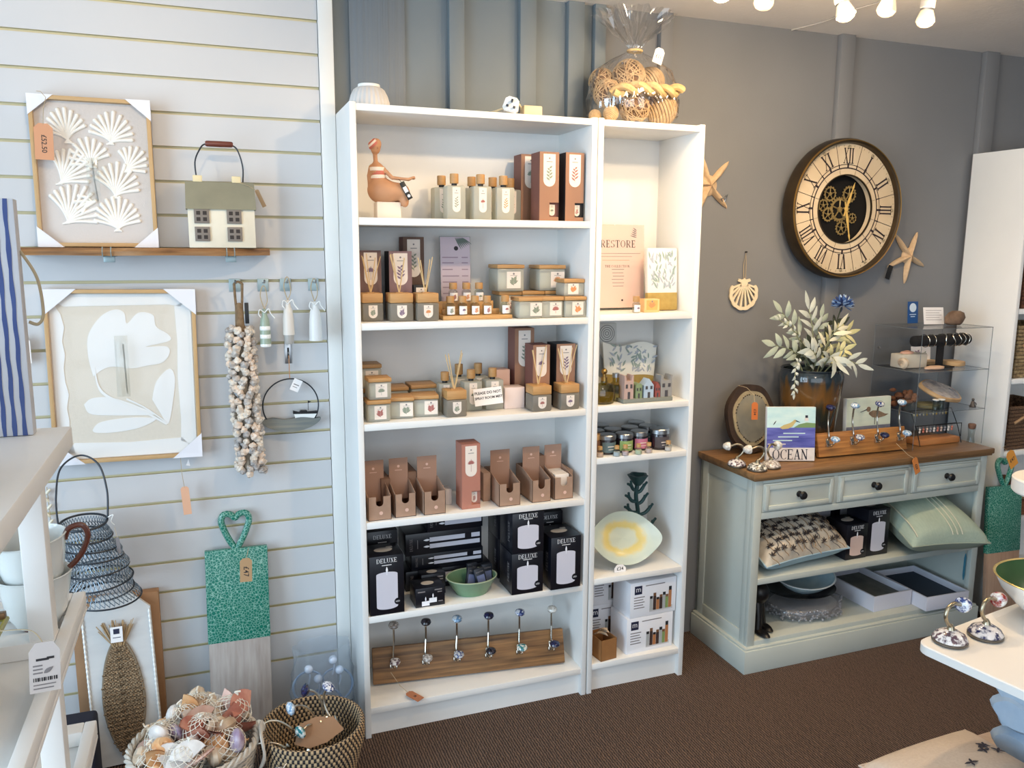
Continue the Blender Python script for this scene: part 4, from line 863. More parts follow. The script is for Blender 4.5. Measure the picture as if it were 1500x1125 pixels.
for a in ((-.062,.290,PI/2+.15,.098,.95,10),(.045,.292,PI/2-.15,.092,1.2,11),(-.005,.225,PI/2+.25,.085,1.2,10),(-.095,.175,PI/2-.6,.112,.85,10),(.078,.215,PI/2-.6,.082,.9,8),(.045,.14,PI/2-.25,.105,1.0,10),(-.085,.065,PI/2-.5,.118,1.0,11),(.05,.045,PI/2,.100,1.15,12),(-.015,.13,PI+.3,.05,.7,4)): fan(*a)
mb.build('raised_fans', EMB, A1, ang=80)
FILM2 = clear('shrink_film', (254,254,254), .015, .06)
MB().box(-.145,.145,-.0318,-.0312,.012,.406).build('wrapping_film', FILM2, A1)
MB().box(-.02,.012,-.034,-.033,.13,.25,b=.0003).tube([(.006,-.035,.12),(.0,-.036,.18),(-.004,-.035,.25)], .002, 5).build('film_pocket', clear('film_pocket', (252,252,250), .06, .1), A1)
price_tag('kraft tag reading 52.50 hanging from the coral fan artwork', (-.815,.182,1.936), (0,.03,0), '£52.50', .047, .098, mat('tag_rose',(204,148,112),.8), [(0,0,-.004),(.003,-.001,.04),(.010,0,.07),(-.002,.001,.085),(-.012,0,.085)], .018, vert=True)
A2 = frame('large framed artwork of a white paper flower on oatmeal linen hanging on the slats', (-.662,.243,.952), .412, .522, (-.012,.012,0), LINEN2, ((-1,0,.11),(1,0,.11),(-1,1,.115),(1,1,.115)), 0)
mb = MB()
def sheet(pts, y=-.0135, m=0): mb.prism([(p.x,p.z) for p in bez([(a,0,b) for a,b in pts]+[(pts[0][0],0,pts[0][1])], 6)[:-1]], y, y+.0016, m)
def strip(pts, y=-.0140, m=0): mb.prism(pts, y, y+.002, m)
q = random.Random(8)
e = [(-.192,.50)]+[(-.160+q.uniform(-.006,.004),.45-.04*i) for i in range(10)]+[(-.15,.03),(-.192,.03)]; strip(e[::-1])
strip([(-.19,.495),(-.155,.472),(.13,.476),(.162,.470),(.192,.495),(.192,.508),(-.192,.508)]); strip([(.146,.47),(.150,.36),(.146,.25),(.150,.12),(.147,.05),(.192,.03),(.192,.495)][::-1]); strip([(-.15,.062),(0,.055),(.15,.06),(.192,.012),(-.192,.012)][::-1])
sheet([(-.088,.262),(-.098,.32),(-.095,.385),(-.06,.44),(-.02,.462),(.006,.452),(.012,.420),(.045,.452),(.085,.445),(.092,.41),(.125,.385),(.128,.365),(.06,.348),(.118,.348),(.126,.325),(.104,.298),(.06,.29),(.02,.283),(-.03,.29),(-.06,.283)])
for P_, w0 in (([(-.082,0,.285),(-.07,0,.22),(-.02,0,.18),(.05,0,.145),(.11,0,.105)], .010), ([(.0,0,.19),(.05,0,.16),(.11,0,.11)], .005)):
    c = bez(P_, 6); L_ = [(p.x, p.z+w0/2*(1-.5*i/len(c))) for i, p in enumerate(c)]; R_ = [(p.x-.003, p.z-w0/2*(1-.5*i/len(c))) for i, p in enumerate(c)]; strip(R_+L_[::-1], -.0145)
sheet([(.07,.185),(.085,.24),(.122,.278),(.138,.25),(.128,.17),(.112,.105),(.092,.14)]); sheet([(-.118,.178),(-.095,.196),(-.04,.195),(.03,.165),(.075,.138),(.02,.138),(-.06,.142),(-.105,.15)]); sheet([(-.10,.098),(-.08,.120),(-.02,.13),(.04,.13),(.078,.122),(.03,.098),(-.04,.088),(-.09,.09)])
mb.build('paper_flower', PAPER, A2, flat=True)
MB().box(-.195,.195,-.0318,-.0312,.012,.51).build('wrapping_film', FILM2, A2); MB().box(-.024,.012,-.034,-.033,.20,.385,b=.0003).tube([(.004,-.035,.21),(.0,-.036,.36)], .0022, 5).build('film_pocket', clear('film_pocket', (252,252,250), .06, .1), A2)
price_tag('blank kraft tag on a string below the paper flower artwork', (-.513,.21,.856), (0,-.06,0), None, .024, .092, mat('tag_peach',(222,172,140),.8), [(0,0,-.004),(-.002,0,.04),(-.001,.008,.095)])
t = thing('slat_hook', 'small dark hook with a white ticket under the paper flower artwork', 'hook', (-.497,.259,.948)); MB().box(-.010,.010,-.004,0,-.009,.009,b=.001).tube([(0,-.004,0),(0,-.03,0),(0,-.034,.006)], .002, 6).build('hook_arm', DARKWIRE, t); MB().add([(-.008,-.024,-.03),(.004,-.024,-.033),(.0,-.024,-.01)], [(0,1,2)]).build('ticket', CARD, t)
# tin house with carrying handle
t = thing('house_ornament', 'cream wooden house ornament with a grey roof and carrying handle', 'ornament', (-.361,.185,1.5985))
HW = mat('house_cream', (222,216,198), .6, col2=(208,200,180), scale=12); HR = mat('house_roof_grey', (134,132,112), .6, col2=(120,118,100), scale=14); 
MB().box(-.094,.094,-.035,.035,0,.115,b=.001).build('walls', HW, t)
mb = MB(); mb.add([(-.099,-.042,.112),(.099,-.042,.112),(.099,.042,.112),(-.099,.042,.112),(-.097,-.012,.193),(.097,-.012,.193),(.097,.012,.193),(-.097,.012,.193)], [(3,2,1,0),(4,5,6,7),(0,1,5,4),(1,2,6,5),(2,3,7,6),(3,0,4,7)]); mb.build('roof', HR, t, flat=True)
for x in (-.062,.047): MB().box(x-.013,x+.013,-.014,.014,.192,.211,b=.002).build('chimney', mat('chimney_cream',(222,206,164),.6), t)
for x in (-.04-.016,.045-.012+.002):
    for z in (.040,.092):
        mb = MB(); mb.box(x-.021,x+.021,-.040,-.035,z-.021,z+.021,b=.001)
        for a in (-.009,.009):
            for b_ in (-.009,.009): mb.box(x+a-.0055,x+a+.0055,-.0406,-.0398,z+b_-.0055,z+b_+.0055,1)
        mb.build('window', [mat('house_window_frame',(120,112,104),.6), mat('house_window_dark',(40,32,28),.6)], t)
MB().tube(bez([(-.064,0,.2),(-.066,0,.25),(-.052,0,.285),(-.036,0,.302),(.0,0,.304),(.044,0,.300),(.06,0,.275),(.068,0,.235),(.066,0,.195)]), .0022, 8).build('handle', DARKWIRE, t)
MB().lathe([(.006,-.038),(.0085,-.034),(.009,0),(.0085,.036),(.006,.04)], 14, T=Matrix.Translation((.003,0,.304)) @ Matrix.Rotation(PI/2,4,'Y')).build('grip', mat('dark_red_wood',(104,52,40),.4), t)
price_tag('narrow brown tag tied to the handle of the house ornament', (-.258,.168,1.772), (.1,-.42,0), None, .012, .055, mat('tag_olive',(146,122,92),.8), [(0,0,-.003),(-.018,.0,.02),(-.034,.008,.035)])
# pegs, driftwood garland and lighthouse keepers
def peg(lab, x, z, grp='steel slat wall pegs', L=.075):
    t = thing('wall_peg', lab, 'hook', (x, .2615, z), 0, grp); MB().box(-.017,.017,-.003,-.001,-.032,.008,b=.001).build('plate', CLIP, t); MB().tube([(0,-.003,-.004),(0,-L,-.002),(0,-L-.006,.006)], .0028, 8).build('arm', METAL, t)
for x, s in ((-.331,'shell garland'),(-.245,'striped hanging bottle'),(-.176,'capped white hanging bottle'),(-.088,'plain white hanging bottle')): peg('steel slat wall peg carrying the '+s, x, 1.494)
SHC = [mat('shell_%d' % i, c, .55, col2=d, scale=60, contrast=.5) for i, (c, d) in enumerate((((230,220,206),(186,170,154)),((212,202,192),(146,136,128)),((238,230,218),(202,182,160)),((200,192,186),(126,120,116)),((232,212,194),(206,182,160))))]
def shellmesh(r, m, name='shell'):
    mb = MB(); P = [(0,-.9),(.35,-.7),(.7,-.25),(.82,.1),(.66,.4),(.5,.5),(.56,.6),(.42,.78),(.22,.95),(0,1.15)]
    mb.lathe([(a*r,b*r) for a,b in P], 9, fl=lambda a,z: 1+.12*math.sin(3*a+z/r*4)); mb.ell((r*.45,-r*.3,-r*.1),(r*.42,r*.42,r*.6),7); return mb.mesh(name, [m])
SM = [shellmesh(.0125, m) for m in SHC]
t = thing('shell_garland', 'long hanging bunch of small grey and cream seashells on the slat wall', 'shell garland', (-.323,.205,1.49))
MB().tube([(-.012,-.015,.0),(-.010,0,-.05),(-.004,0,-.14)], .004, 6).tube([(.012,-.015,.0),(.010,0,-.05),(.004,0,-.14)], .004, 6).tube([(-.012,-.015,0),(0,-.018,.006),(.012,-.015,0)], .004, 6).lathe([(.004,-.06),(.012,-.07),(.014,-.13),(.02,-.15)], 10).build('rope', mat('garland_rope',(140,116,88),.9,col2=(108,86,62),scale=80), t)
MB().box(.016,.028,-.006,.004,-.125,-.06,b=.001).build('black_tag', BLACK, t)
q = random.Random(12); pos = []
for i in range(31):
    z = -.142-.0152*i; k = 8
    for j in range(k):
        a = 2*PI*j/k+i*.7+q.uniform(-.25,.25); R = .036*(.82+.18*min(1,(i+1)/4)); pos.append((R*math.cos(a)*1.05+q.uniform(-.004,.004)+.0005*i-.012+.010, R*math.sin(a)*.8, z+q.uniform(-.006,.006), a))
pos.sort(key=lambda p: p[1]); rest = MB()
for i, (x, y, z, a) in enumerate(pos):
    rot = Euler((q.uniform(-1.2,1.2), q.uniform(-1.4,1.4), a+q.uniform(-.6,.6)))
    if i < 100:
        o = bpy.data.objects.new('shell', SM[q.randrange(5)]); COL.objects.link(o); o.parent = t; o.location = (x, y, z); o.rotation_euler = rot; o.scale = [q.uniform(1.0,1.35)]*3
    else:
        me = SM[q.randrange(5)]; rest.add([v.co for v in me.vertices], [tuple(p.vertices) for p in me.polygons], i % 5, Matrix.Translation((x,y,z)) @ rot.to_matrix().to_4x4())
o = rest.build('more_shells', SHC, t); o['kind'] = 'stuff'
MB().tube([(0,0,-.14),(.002,0,-.38),(.006,0,-.6)], .018, 8).build('core_rope', mat('garland_core',(140,128,112),.9), t)
def pendant(lab, x, ztop, h, r, m, stripes=None, cap=None, bow=True):
    t = thing('hanging_bottle', lab, 'ornament', (x, .192, ztop)); 
    MB().tube(bez([(0,0,.005),(-.010,.002,.045),(-.003,-.002,.075),(.006,0,.07),(.010,.002,.03),(0,0,.005)]), .0016, 6).build('loop', CORD, t)
    mb = MB(); mb.lathe([(.002,.006),(r*.45,.004),(r*.5,-.004),(r*.55,-.016),(r*.82,-.026),(r,-.03-h*.3),(r*1.08,-.03-h+.01),(r*1.1,-.03-h),(0,-.03-h)], 20); mb.build('bottle_body', m, t)
    if stripes:
        mb = MB()
        for k in range(3): mb.lathe([(r*1.03,-.048-.026*k),(r*1.07,-.049-.026*k),(r*1.09,-.060-.026*k),(r*1.05,-.061-.026*k)], 20, cap=False)
        mb.build('stripe_bands', stripes, t)
    if cap: MB().lathe([(r*.86,-.03-h-.028),(r*.9,-.03-h-.027),(r*.92,-.03-h),(0,-.03-h)], 18).build('base_cap', cap, t)
    if bow: MB().tube(bez([(0,-r*.6,-.006),(.012,-r*.6-.004,.006),(.018,-r*.6,-.008),(.030,-r*.6,-.024)]), .0017, 5).tube(bez([(0,-r*.6,-.006),(-.014,-r*.6-.004,.004),(-.018,-r*.6,-.010),(-.012,-r*.6,-.02)]), .0017, 5).build('bow', PORCELAIN, t)
    return t
pendant('hanging bottle with green and white stripes on the second peg', -.249, 1.405, .074, .0155, mat('sea_green_glaze',(150,164,146),.3), PORCELAIN)
pendant('hanging white bottle with a silver cap below the third peg', -.177, 1.432, .075, .0165, mat('cream_tube',(214,206,196),.4), cap=mat('silver_base',(170,166,160),.4))
pendant('plain white hanging bottle on the last peg next to the bookcase', -.094, 1.426, .09, .019, mat('white_tube',(224,222,218),.35))
t = thing('slat_bracket', 'narrow steel slat hanger above the boat hoop', 'hook', (-.176,.2615,1.292)); MB().box(-.011,.011,-.003,-.001,-.066,.004,b=.001).tube([(0,-.003,-.03),(0,-.02,-.032),(0,-.024,-.026)], .0022, 6).build('plate', METAL, t); MB().box(-.003,.003,-.004,-.003,-.05,-.014).build('slot', IRON, t)
t = thing('boat_hoop', 'dark wire hoop ornament with a little boat on a driftwood wave', 'ornament', (-.176,.237,1.09))
MB().tube([(.0885*math.sin(a),0,.0885*math.cos(a)) for a in [-2.2+4.4*i/40 for i in range(41)]], .0022, 8).build('hoop', DARKWIRE, t); MB().tube([(0,0,.088),(0,.004,.11),(0,.003,.165)], .0014, 5).build('hanging_cord', KRAFT, t)
mb = MB(); top = [(-.098,-.046),(-.06,-.038),(-.02,-.045),(.03,-.040),(.075,-.046),(.094,-.046)]; bot = [(.082,-.062),(.05,-.078),(.0,-.088),(-.045,-.080),(-.082,-.064)]; mb.prism([(p.x,p.z) for p in bez([(a,0,b) for a,b in (top+bot+top[:1])],5)[:-1]], -.009, .009); mb.build('driftwood_wave', mat('driftwood_blue',(96,104,106),.6,col2=(140,136,122),scale=9,stretch=(.5,1,7),contrast=.4), t)
mb = MB(); mb.prism([(.012,-.044),(.072,-.046),(.082,-.030),(.008,-.026)], -.006, .006, 1); mb.prism([(.006,-.028),(.082,-.031),(.083,-.023),(.052,-.024),(.05,-.019),(.03,-.018),(.026,-.024),(.006,-.018)], -.007, .007, 0); mb.tube([(.055,0,-.02),(.055,0,.012)], .0008, 5, 0); mb.add([(.055,0,.013),(.066,0,.009),(.055,0,.004)], [(0,1,2)], 0); mb.build('boat', [IRON, PORCELAIN], t)
t = thing('ticket', 'small white ticket tied to the top of the boat hoop', 'price tag', (-.158,.226,1.158), rot=(0,.45,0)); MB().box(-.014,.014,-.0005,.0005,-.02,.02).build('card', CARD, t); MB().box(-.009,.009,-.001,-.0005,.0,.003).box(-.009,.006,-.001,-.0005,-.008,-.006).build('print', GREYINK, t)
price_tag('white oval ticket on the slats beside the striped canvas', (-.93,.235,1.34), (0,0,0), None, .05, .078, CARD, [(0,0,-.004),(.0,.004,.035)])
# wire mesh lantern
t = thing('wire_lantern', 'crumpled grey wire mesh lantern with an arched handle hanging on the slats', 'lantern', (-.79,.12,.8))
mb = MB(); q = random.Random(3)
def lr(z): return .062+.030*min(1,max(0,-z/.22))+.005*math.sin(z*130)
N_ = 46; rows = 18; dx = lambda z: .045*(-z)/.24 + .006*math.sin(z*40)
for k in range(N_):
    for s in (1,-1):
        P = []
        for i in range(rows+1):
            z = -.235*i/rows; a = 2*PI*(k+s*i*.5)/N_; P.append((lr(z)*math.cos(a)+dx(z), lr(z)*math.sin(a), z))
        mb.tube(P, .0013, 4, cap=False)
mb.build('wire_mesh', mat('zinc_wire',(120,132,142),.4,.7), t)
for z in (0,-.04,-.075,-.11,-.145,-.18,-.21,-.235): MB().tube([(lr(z)*1.02*math.cos(a)+dx(z), lr(z)*1.02*math.sin(a), z+.006*math.sin(a+z*30)) for a in [2*PI*i/36 for i in range(36)]], .0026 if z else .0034, 6, closed=True).build('hoop', DARKWIRE, t)
MB().tube(bez([(-.062,0,0),(-.066,.0,.012),(-.068,.02,.08),(-.055,.05,.155),(-.005,.07,.186),(.045,.05,.16),(.066,.02,.09),(.066,0,.02),(.062,0,0)]), .0028, 8).build('handle', DARKWIRE, t)
MB().tube(bez([(.066,-.004,.01),(.08,-.006,.016),(.074,-.008,-.002),(.082,-.006,-.015)]), .0014, 5).build('bow', PORCELAIN, t)
MB().box(-.022,.022,.13,.142,.172,.188,b=.002).build('hook_plate', METAL, t)
t = thing('tag_strip', 'narrow grey swing tag hanging on the far side of the wire lantern', 'tag', (-.70,.085,.755), rot=(0,-.06,0)); MB().box(-.005,.005,-.0006,.0006,-.05,0).build('card', GREYINK, t); MB().tube([(0,0,-.002),(-.004,.01,.03)], .0008, 4).build('string', CORD, t)
# boards leaning on the slats
TEAL = mat('teal_mosaic', (20,112,96), .3, coat=.3)
def mosaic(name, a, b, sc):
    m = bpy.data.materials.new(name); m.use_nodes = True; nt = m.node_tree; bs = nt.nodes['Principled BSDF']; bs.inputs['Roughness'].default_value = .3
    tc = nt.nodes.new('ShaderNodeTexCoord'); v = nt.nodes.new('ShaderNodeTexVoronoi'); v.feature = 'DISTANCE_TO_EDGE'; v.inputs['Scale'].default_value = sc; r = nt.nodes.new('ShaderNodeValToRGB')
    r.color_ramp.elements[0].position = .03; r.color_ramp.elements[0].color = (*lin(b),1); r.color_ramp.elements[1].position = .085; r.color_ramp.elements[1].color = (*lin(a),1)
    n = nt.nodes.new('ShaderNodeTexNoise'); n.inputs['Scale'].default_value = 40; mx = nt.nodes.new('ShaderNodeMixRGB'); mx.blend_type = 'MULTIPLY'; mx.inputs[0].default_value = .35
    bp = nt.nodes.new('ShaderNodeBump'); bp.inputs['Strength'].default_value = .5; bp.inputs['Distance'].default_value = .002
    L = nt.links.new; L(tc.outputs['Object'], v.inputs['Vector']); L(v.outputs['Distance'], r.inputs[0]); L(r.outputs[0], mx.inputs[1]); L(n.outputs[0], mx.inputs[2]); L(mx.outputs[0], bs.inputs['Base Color']); L(v.outputs['Distance'], bp.inputs['Height']); L(bp.outputs[0], bs.inputs['Normal']); return m
MOS = mosaic('teal_mosaic_tiles', (12,122,102), (150,196,178), 112)
WASH = mat('whitewashed_wood', (178,170,164), .7, col2=(146,134,126), scale=7, stretch=(8,1,.9), contrast=.5, bump=.2)
def heartboard(lab, loc, rot, w, h, ht, wash=WASH):
    t = thing('mosaic_board', lab, 'serving board', loc, rot=rot); W = w/2
    MB().box(-W,W,-.009,.009,0,h*.42+.06,b=.003).build('wooden_board', wash, t)
    z0 = h*.42+.058; mb = MB(); mb.box(-W-.0015,W+.0015,-.0105,.0105,z0,h,b=.003); mb.build('mosaic_panel', MOS, t)
    P = bez([(0,0,h-.006),(-.020,0,h+.028),(-.038,0,h+.07),(-.043,0,h+.095),(-.034,0,h+.113),(-.014,0,h+.112),(0,0,h+.100),(.014,0,h+.112),(.034,0,h+.113),(.043,0,h+.095),(.038,0,h+.07),(.020,0,h+.028),(0,0,h-.006)], 8)
    MB().tube([p*ht if False else p for p in P], .0105, 8).build('heart_handle', MOS, t); return t
heartboard('long serving board with a teal mosaic top and heart handle leaning on the slats', (-.378,.165,.002), (-.10,.015,0), .192, .63, 1)
price_tag('kraft tag reading 47 tied to the heart handle of the mosaic board', (-.344,.080,.645), (-.05,.04,0), '£47', .036, .076, mat('tag_tan',(176,142,104),.8), [(0,0,-.004),(.004,.0,.012),(.008,.006,.03)], .022, vert=True)
FB = mat('white_washed_panel', (206,204,200), .6, col2=(194,192,190), scale=5, stretch=(1,1,6))
t = thing('fish_plaque', 'tall whitewashed plaque with a woven seagrass fish leaning on the slats', 'plaque', (-.715,.13,.006), rot=(-.13,-.035,.0)); h_ = .535; W = .098
MB().prism([(-W,0),(W,0),(W,h_-.055),(W-.055,h_),(-W+.055,h_),(-W,h_-.055)], -.008, .008).build('panel', FB, t, flat=True)
for s in (-1,1): 
    mb = MB(); mb.tube([(s*(W-.004),-.011,.01+.0047*i) for i in range(100)], [.0035+.0012*math.sin(i*1.9) for i in range(100)], 6); mb.build('rope_edge', PORCELAIN, t)
WEAVE = mat('woven_seagrass', (168,140,108), .9, col2=(112,90,66), scale=70, wave=('DIAGONAL', 6, 2), bump=.8, contrast=.6)
mb = MB(); fp = [(p.x,p.z) for p in bez([(0,0,.02),(.03,0,.06),(.052,0,.14),(.057,0,.22),(.045,0,.31),(.022,0,.375),(0,0,.392),(-.022,0,.375),(-.045,0,.31),(-.057,0,.22),(-.052,0,.14),(-.03,0,.06),(0,0,.02)],6)[:-1]]; mb.prism(fp, -.016, -.0085); 
for r in range(26):
    z = .035+.0135*r; hw = .055*math.sin(PI*min(1,max(0,(z-.015)/.385)))**.7
    for k in range(int(hw/.0065)+1):
        for s in (-1,1): 
            x = s*(k*.013+(.0065 if r % 2 else 0)); 
            if abs(x) < hw: mb.tube([(x-.007,-.0155,z-.003),(x,-.0185,z+.002),(x+.007,-.0155,z+.004)], .0035, 5)
mb.build('woven_fish', WEAVE, t, ang=70); MB().tube([(p[0],-.013,p[1]) for p in fp], .004, 6, closed=True).build('fish_edge', mat('seagrass_cord',(128,112,92),.9), t)
mb = MB(); q = random.Random(6)
for k in range(46): a = q.uniform(-.75,.75); mb.tube([(a*.02,-.014+q.uniform(-.006,.003),.375),(a*.068+q.uniform(-.006,.006),-.014+q.uniform(-.01,.004),.375+q.uniform(.055,.085)*math.cos(a*.5))], .0016, 4)
mb.build('raffia_tail', mat('raffia',(176,146,108),.9), t)
t2 = thing('ticket', 'white ticket with a navy square at the tail of the woven fish', 'price tag', (-.730,.153,.447), rot=(-.13,0,0)); MB().box(-.017,.017,-.0005,.0005,-.048,0).build('card', CARD, t2); MB().box(-.0085,.0085,-.001,-.0005,-.022,-.006).box(-.011,.011,-.001,-.0005,-.034,-.032).build('print', LOGO, t2)
t = thing('flat_cardboard_box', 'brown cardboard box behind the fish plaque', 'box', (-.735,.238,.002)); MB().box(-.125,.125,-.018,.018,0,.515,b=.002).build('carton_body', mat('brown_carton',(164,124,88),.8,col2=(154,114,80),scale=20), t); MB().box(-.09,-.06,-.0186,-.018,.44,.452).build('barcode_label', CARD, t)
t = thing('canvas_bag', 'dark navy fabric bag on the floor behind the white display stand', 'bag', (-.87,-.03,.002)); MB().box(-.16,.09,-.06,.06,0,.255,b=.012,seg=3).build('bag_body', mat('navy_fabric',(20,22,40),.8), t)
# baskets on the floor
CANE = mat('white_cane', (206,198,186), .6, col2=(180,170,156), scale=40)
t = thing('cane_basket', 'whitewashed cane basket full of netted seashells on the floor', 'basket', (-.515,-.20,.0))
mb = MB(); 
for r in range(16):
    z = .012+.0135*r; R = .125+.04*z/.21
    for s in (0,1): mb.tube([((R+.004*math.sin(k*PI/2*1+PI*(r+s)))*math.cos(2*PI*k/48), (R+.004*math.sin(k*PI/2+PI*(r+s)))*math.sin(2*PI*k/48), z+.003*math.cos(k*PI/2+PI*s)) for k in range(48)], .0045, 5, closed=True)
mb.build('woven_side', CANE, t); mb = MB()
for k in range(24): a = 2*PI*k/24; mb.tube([(.124*math.cos(a),.124*math.sin(a),.0),(.166*math.cos(a),.166*math.sin(a),.22)], .004, 5)
mb.build('stakes', CANE, t); MB().cyl((0,0,.001), .126, .008, 32).build('base', CANE, t)
mb = MB()
for s in range(3): mb.tube([((.168+.006*math.cos(a*14+s*2.1))*math.cos(a), (.168+.006*math.cos(a*14+s*2.1))*math.sin(a), .226+.006*math.sin(a*14+s*2.1)) for a in [2*PI*i/120 for i in range(120)]], .0055, 6, closed=True)
mb.build('rim', CANE, t)
mb = MB()
for s in range(5): mb.tube(bez([(.165,.03-.008*s,.20),(.185,.03-.01*s,.235),(.178,-.02-.01*s,.245),(.184,-.06-.006*s,.19),(.17,-.07,.15)]), .004, 5)
mb.build('side_handle', CANE, t)
mb = MB()
for i in range(34):
    a = PI*i/33; R = .072; c = (.025+R*math.cos(a), .150-.02*math.sin(a), .225+R*.95*math.sin(a)); mb.tube([(c[0]-.010*math.cos(a), c[1]-.010, c[2]-.010*math.sin(a)), (c[0]+.006*math.cos(a+.5), c[1]-.004, c[2]+.006*math.sin(a+.5)), (c[0]-.004*math.cos(a), c[1]+.010, c[2]-.004*math.sin(a))], .0042, 5)
mb.build('arched_handle', mat('white_cane_light',(220,222,226),.6), t)
NET = mat('cotton_net', (226,218,202), .8); SCOL = [mat('seashell_'+n, c, .4, col2=d, scale=30, contrast=.5, coat=.2) for n, c, d in (('orange',(206,132,72),(232,196,150)),('red',(160,76,62),(206,150,126)),('cream',(220,204,182),(188,158,128)),('brown',(128,92,66),(196,168,136)),('purple',(112,78,120),(220,206,210)),('white',(232,226,220),(200,190,182)),('pink',(214,164,146),(236,214,200)))]
def whelk(r, m):
    mb = MB(); P = []
    for i in range(60): s = i/59; a = s*5*2*PI; rr = r*(.08+.62*s**1.2); P.append((rr*.55*math.cos(a), rr*.55*math.sin(a), r*(1.0-1.5*s**.8)))
    mb.tube(P, [r*(.05+.42*(i/59)**1.3) for i in range(60)], 8); return mb.mesh('shell', [m])
def scallop(r, m):
    mb = MB(); n = 26; rows = 7; vs = []; fs = []
    for j in range(rows+1):
        for k in range(n+1):
            a = -1.15+2.3*k/n+PI/2; q_ = j/rows; rib = .05*math.cos(k*PI)*q_; vs.append((r*1.5*q_*math.cos(a)*(1), r*(.55*math.sin(PI*.5*q_)*(1-((k-n/2)/(n/2))**2*.55)+rib*.4), r*1.5*q_*math.sin(a)-r*.7))
    for j in range(rows):
        for k in range(n): fs.append((j*(n+1)+k, j*(n+1)+k+1, (j+1)*(n+1)+k+1, (j+1)*(n+1)+k))
    mb.add(vs, fs); m0 = len(vs); mb.add([(v[0], v[1]-.003, v[2]) for v in vs], [f[::-1] for f in fs]); return mb.mesh('shell', [m])
def clam(r, m):
    return MB().ell((0,0,0),(r,r*.5,r*.8),14).ell((r*.1,r*.12,r*.06),(r*.92,r*.48,r*.74),14).mesh('shell', [m])
WM = [f(.030 if f is not clam else .028, m) for f, m in ((whelk,SCOL[2]),(scallop,SCOL[1]),(clam,SCOL[4]),(whelk,SCOL[3]),(scallop,SCOL[0]),(clam,SCOL[5]),(scallop,SCOL[6]),(whelk,SCOL[0]),(clam,SCOL[2]),(scallop,SCOL[5]))]
q = random.Random(21)
def netbag(lab, c, r, picks, sz=1.):
    t = thing('netted_shells', lab, 'bag of shells', c, rot=(q.uniform(-.3,.3),q.uniform(-.3,.3),q.uniform(0,6)), group='nets of seashells in the cane basket')
    for i, p in enumerate(picks):
        a = i*2.4; z = 1-2*(i+.5)/len(picks); R = math.sqrt(1-z*z)*.74; o = bpy.data.objects.new('shell', WM[p]); COL.objects.link(o); o.parent = t; o.location = (R*math.cos(a)*r, R*math.sin(a)*r, z*.66*r); o.rotation_euler = (q.uniform(0,6),q.uniform(0,6),q.uniform(0,6)); o.scale = [sz*q.uniform(1.0,1.4)]*3
    mb = MB(); n = 11
    for k in range(n):
        for s in (1,-1): mb.tube([(r*math.cos(b)*math.cos(2*PI*k/n+s*i*.30)*1.02, r*math.cos(b)*math.sin(2*PI*k/n+s*i*.30)*1.02, r*math.sin(b)*.98) for i, b in enumerate([-1.45+2.9*j/13 for j in range(14)])], .0010, 4, cap=False)
    mb.tube(bez([(0,0,r*.95),(.004,.003,r*1.1),(-.004,0,r*1.2),(.010,.004,r*1.28)]), .003, 6); mb.build('net', NET, t); return t
netbag('net of pale shells at the near side of the basket with white mesh', (-.590,-.185,.245), .052, (5,2,0,8,9,6,0,5))
netbag('net with a purple clam at the middle of the heap', (-.540,-.135,.26), .050, (4,5,9,2,4,0,8,3))
netbag('net of small whelks at the top of the heap', (-.505,-.085,.262), .050, (0,3,0,7,3,0,2,0,3))
netbag('net with red striped scallops beside the arched handle', (-.412,-.140,.258), .056, (1,6,1,8,0,1,6,2))
netbag('net of orange shells lowest at the front of the basket', (-.610,-.265,.225), .050, (7,0,4,2,7,5,0,7))
netbag('net of deep red scallops at the front of the heap', (-.490,-.215,.262), .052, (1,1,6,1,8,1,3,1))
netbag('net of white ribbed scallops at the bottom edge of the photo', (-.535,-.285,.238), .050, (9,5,9,6,5,9,8))
netbag('net with brown and amber shells inside the rim by the side handle', (-.430,-.245,.232), .052, (3,7,2,3,0,7,8,3))
netbag('net of mixed shells under the arched handle', (-.478,-.115,.25), .05, (8,3,6,0,2,5,3))
SEAG = None
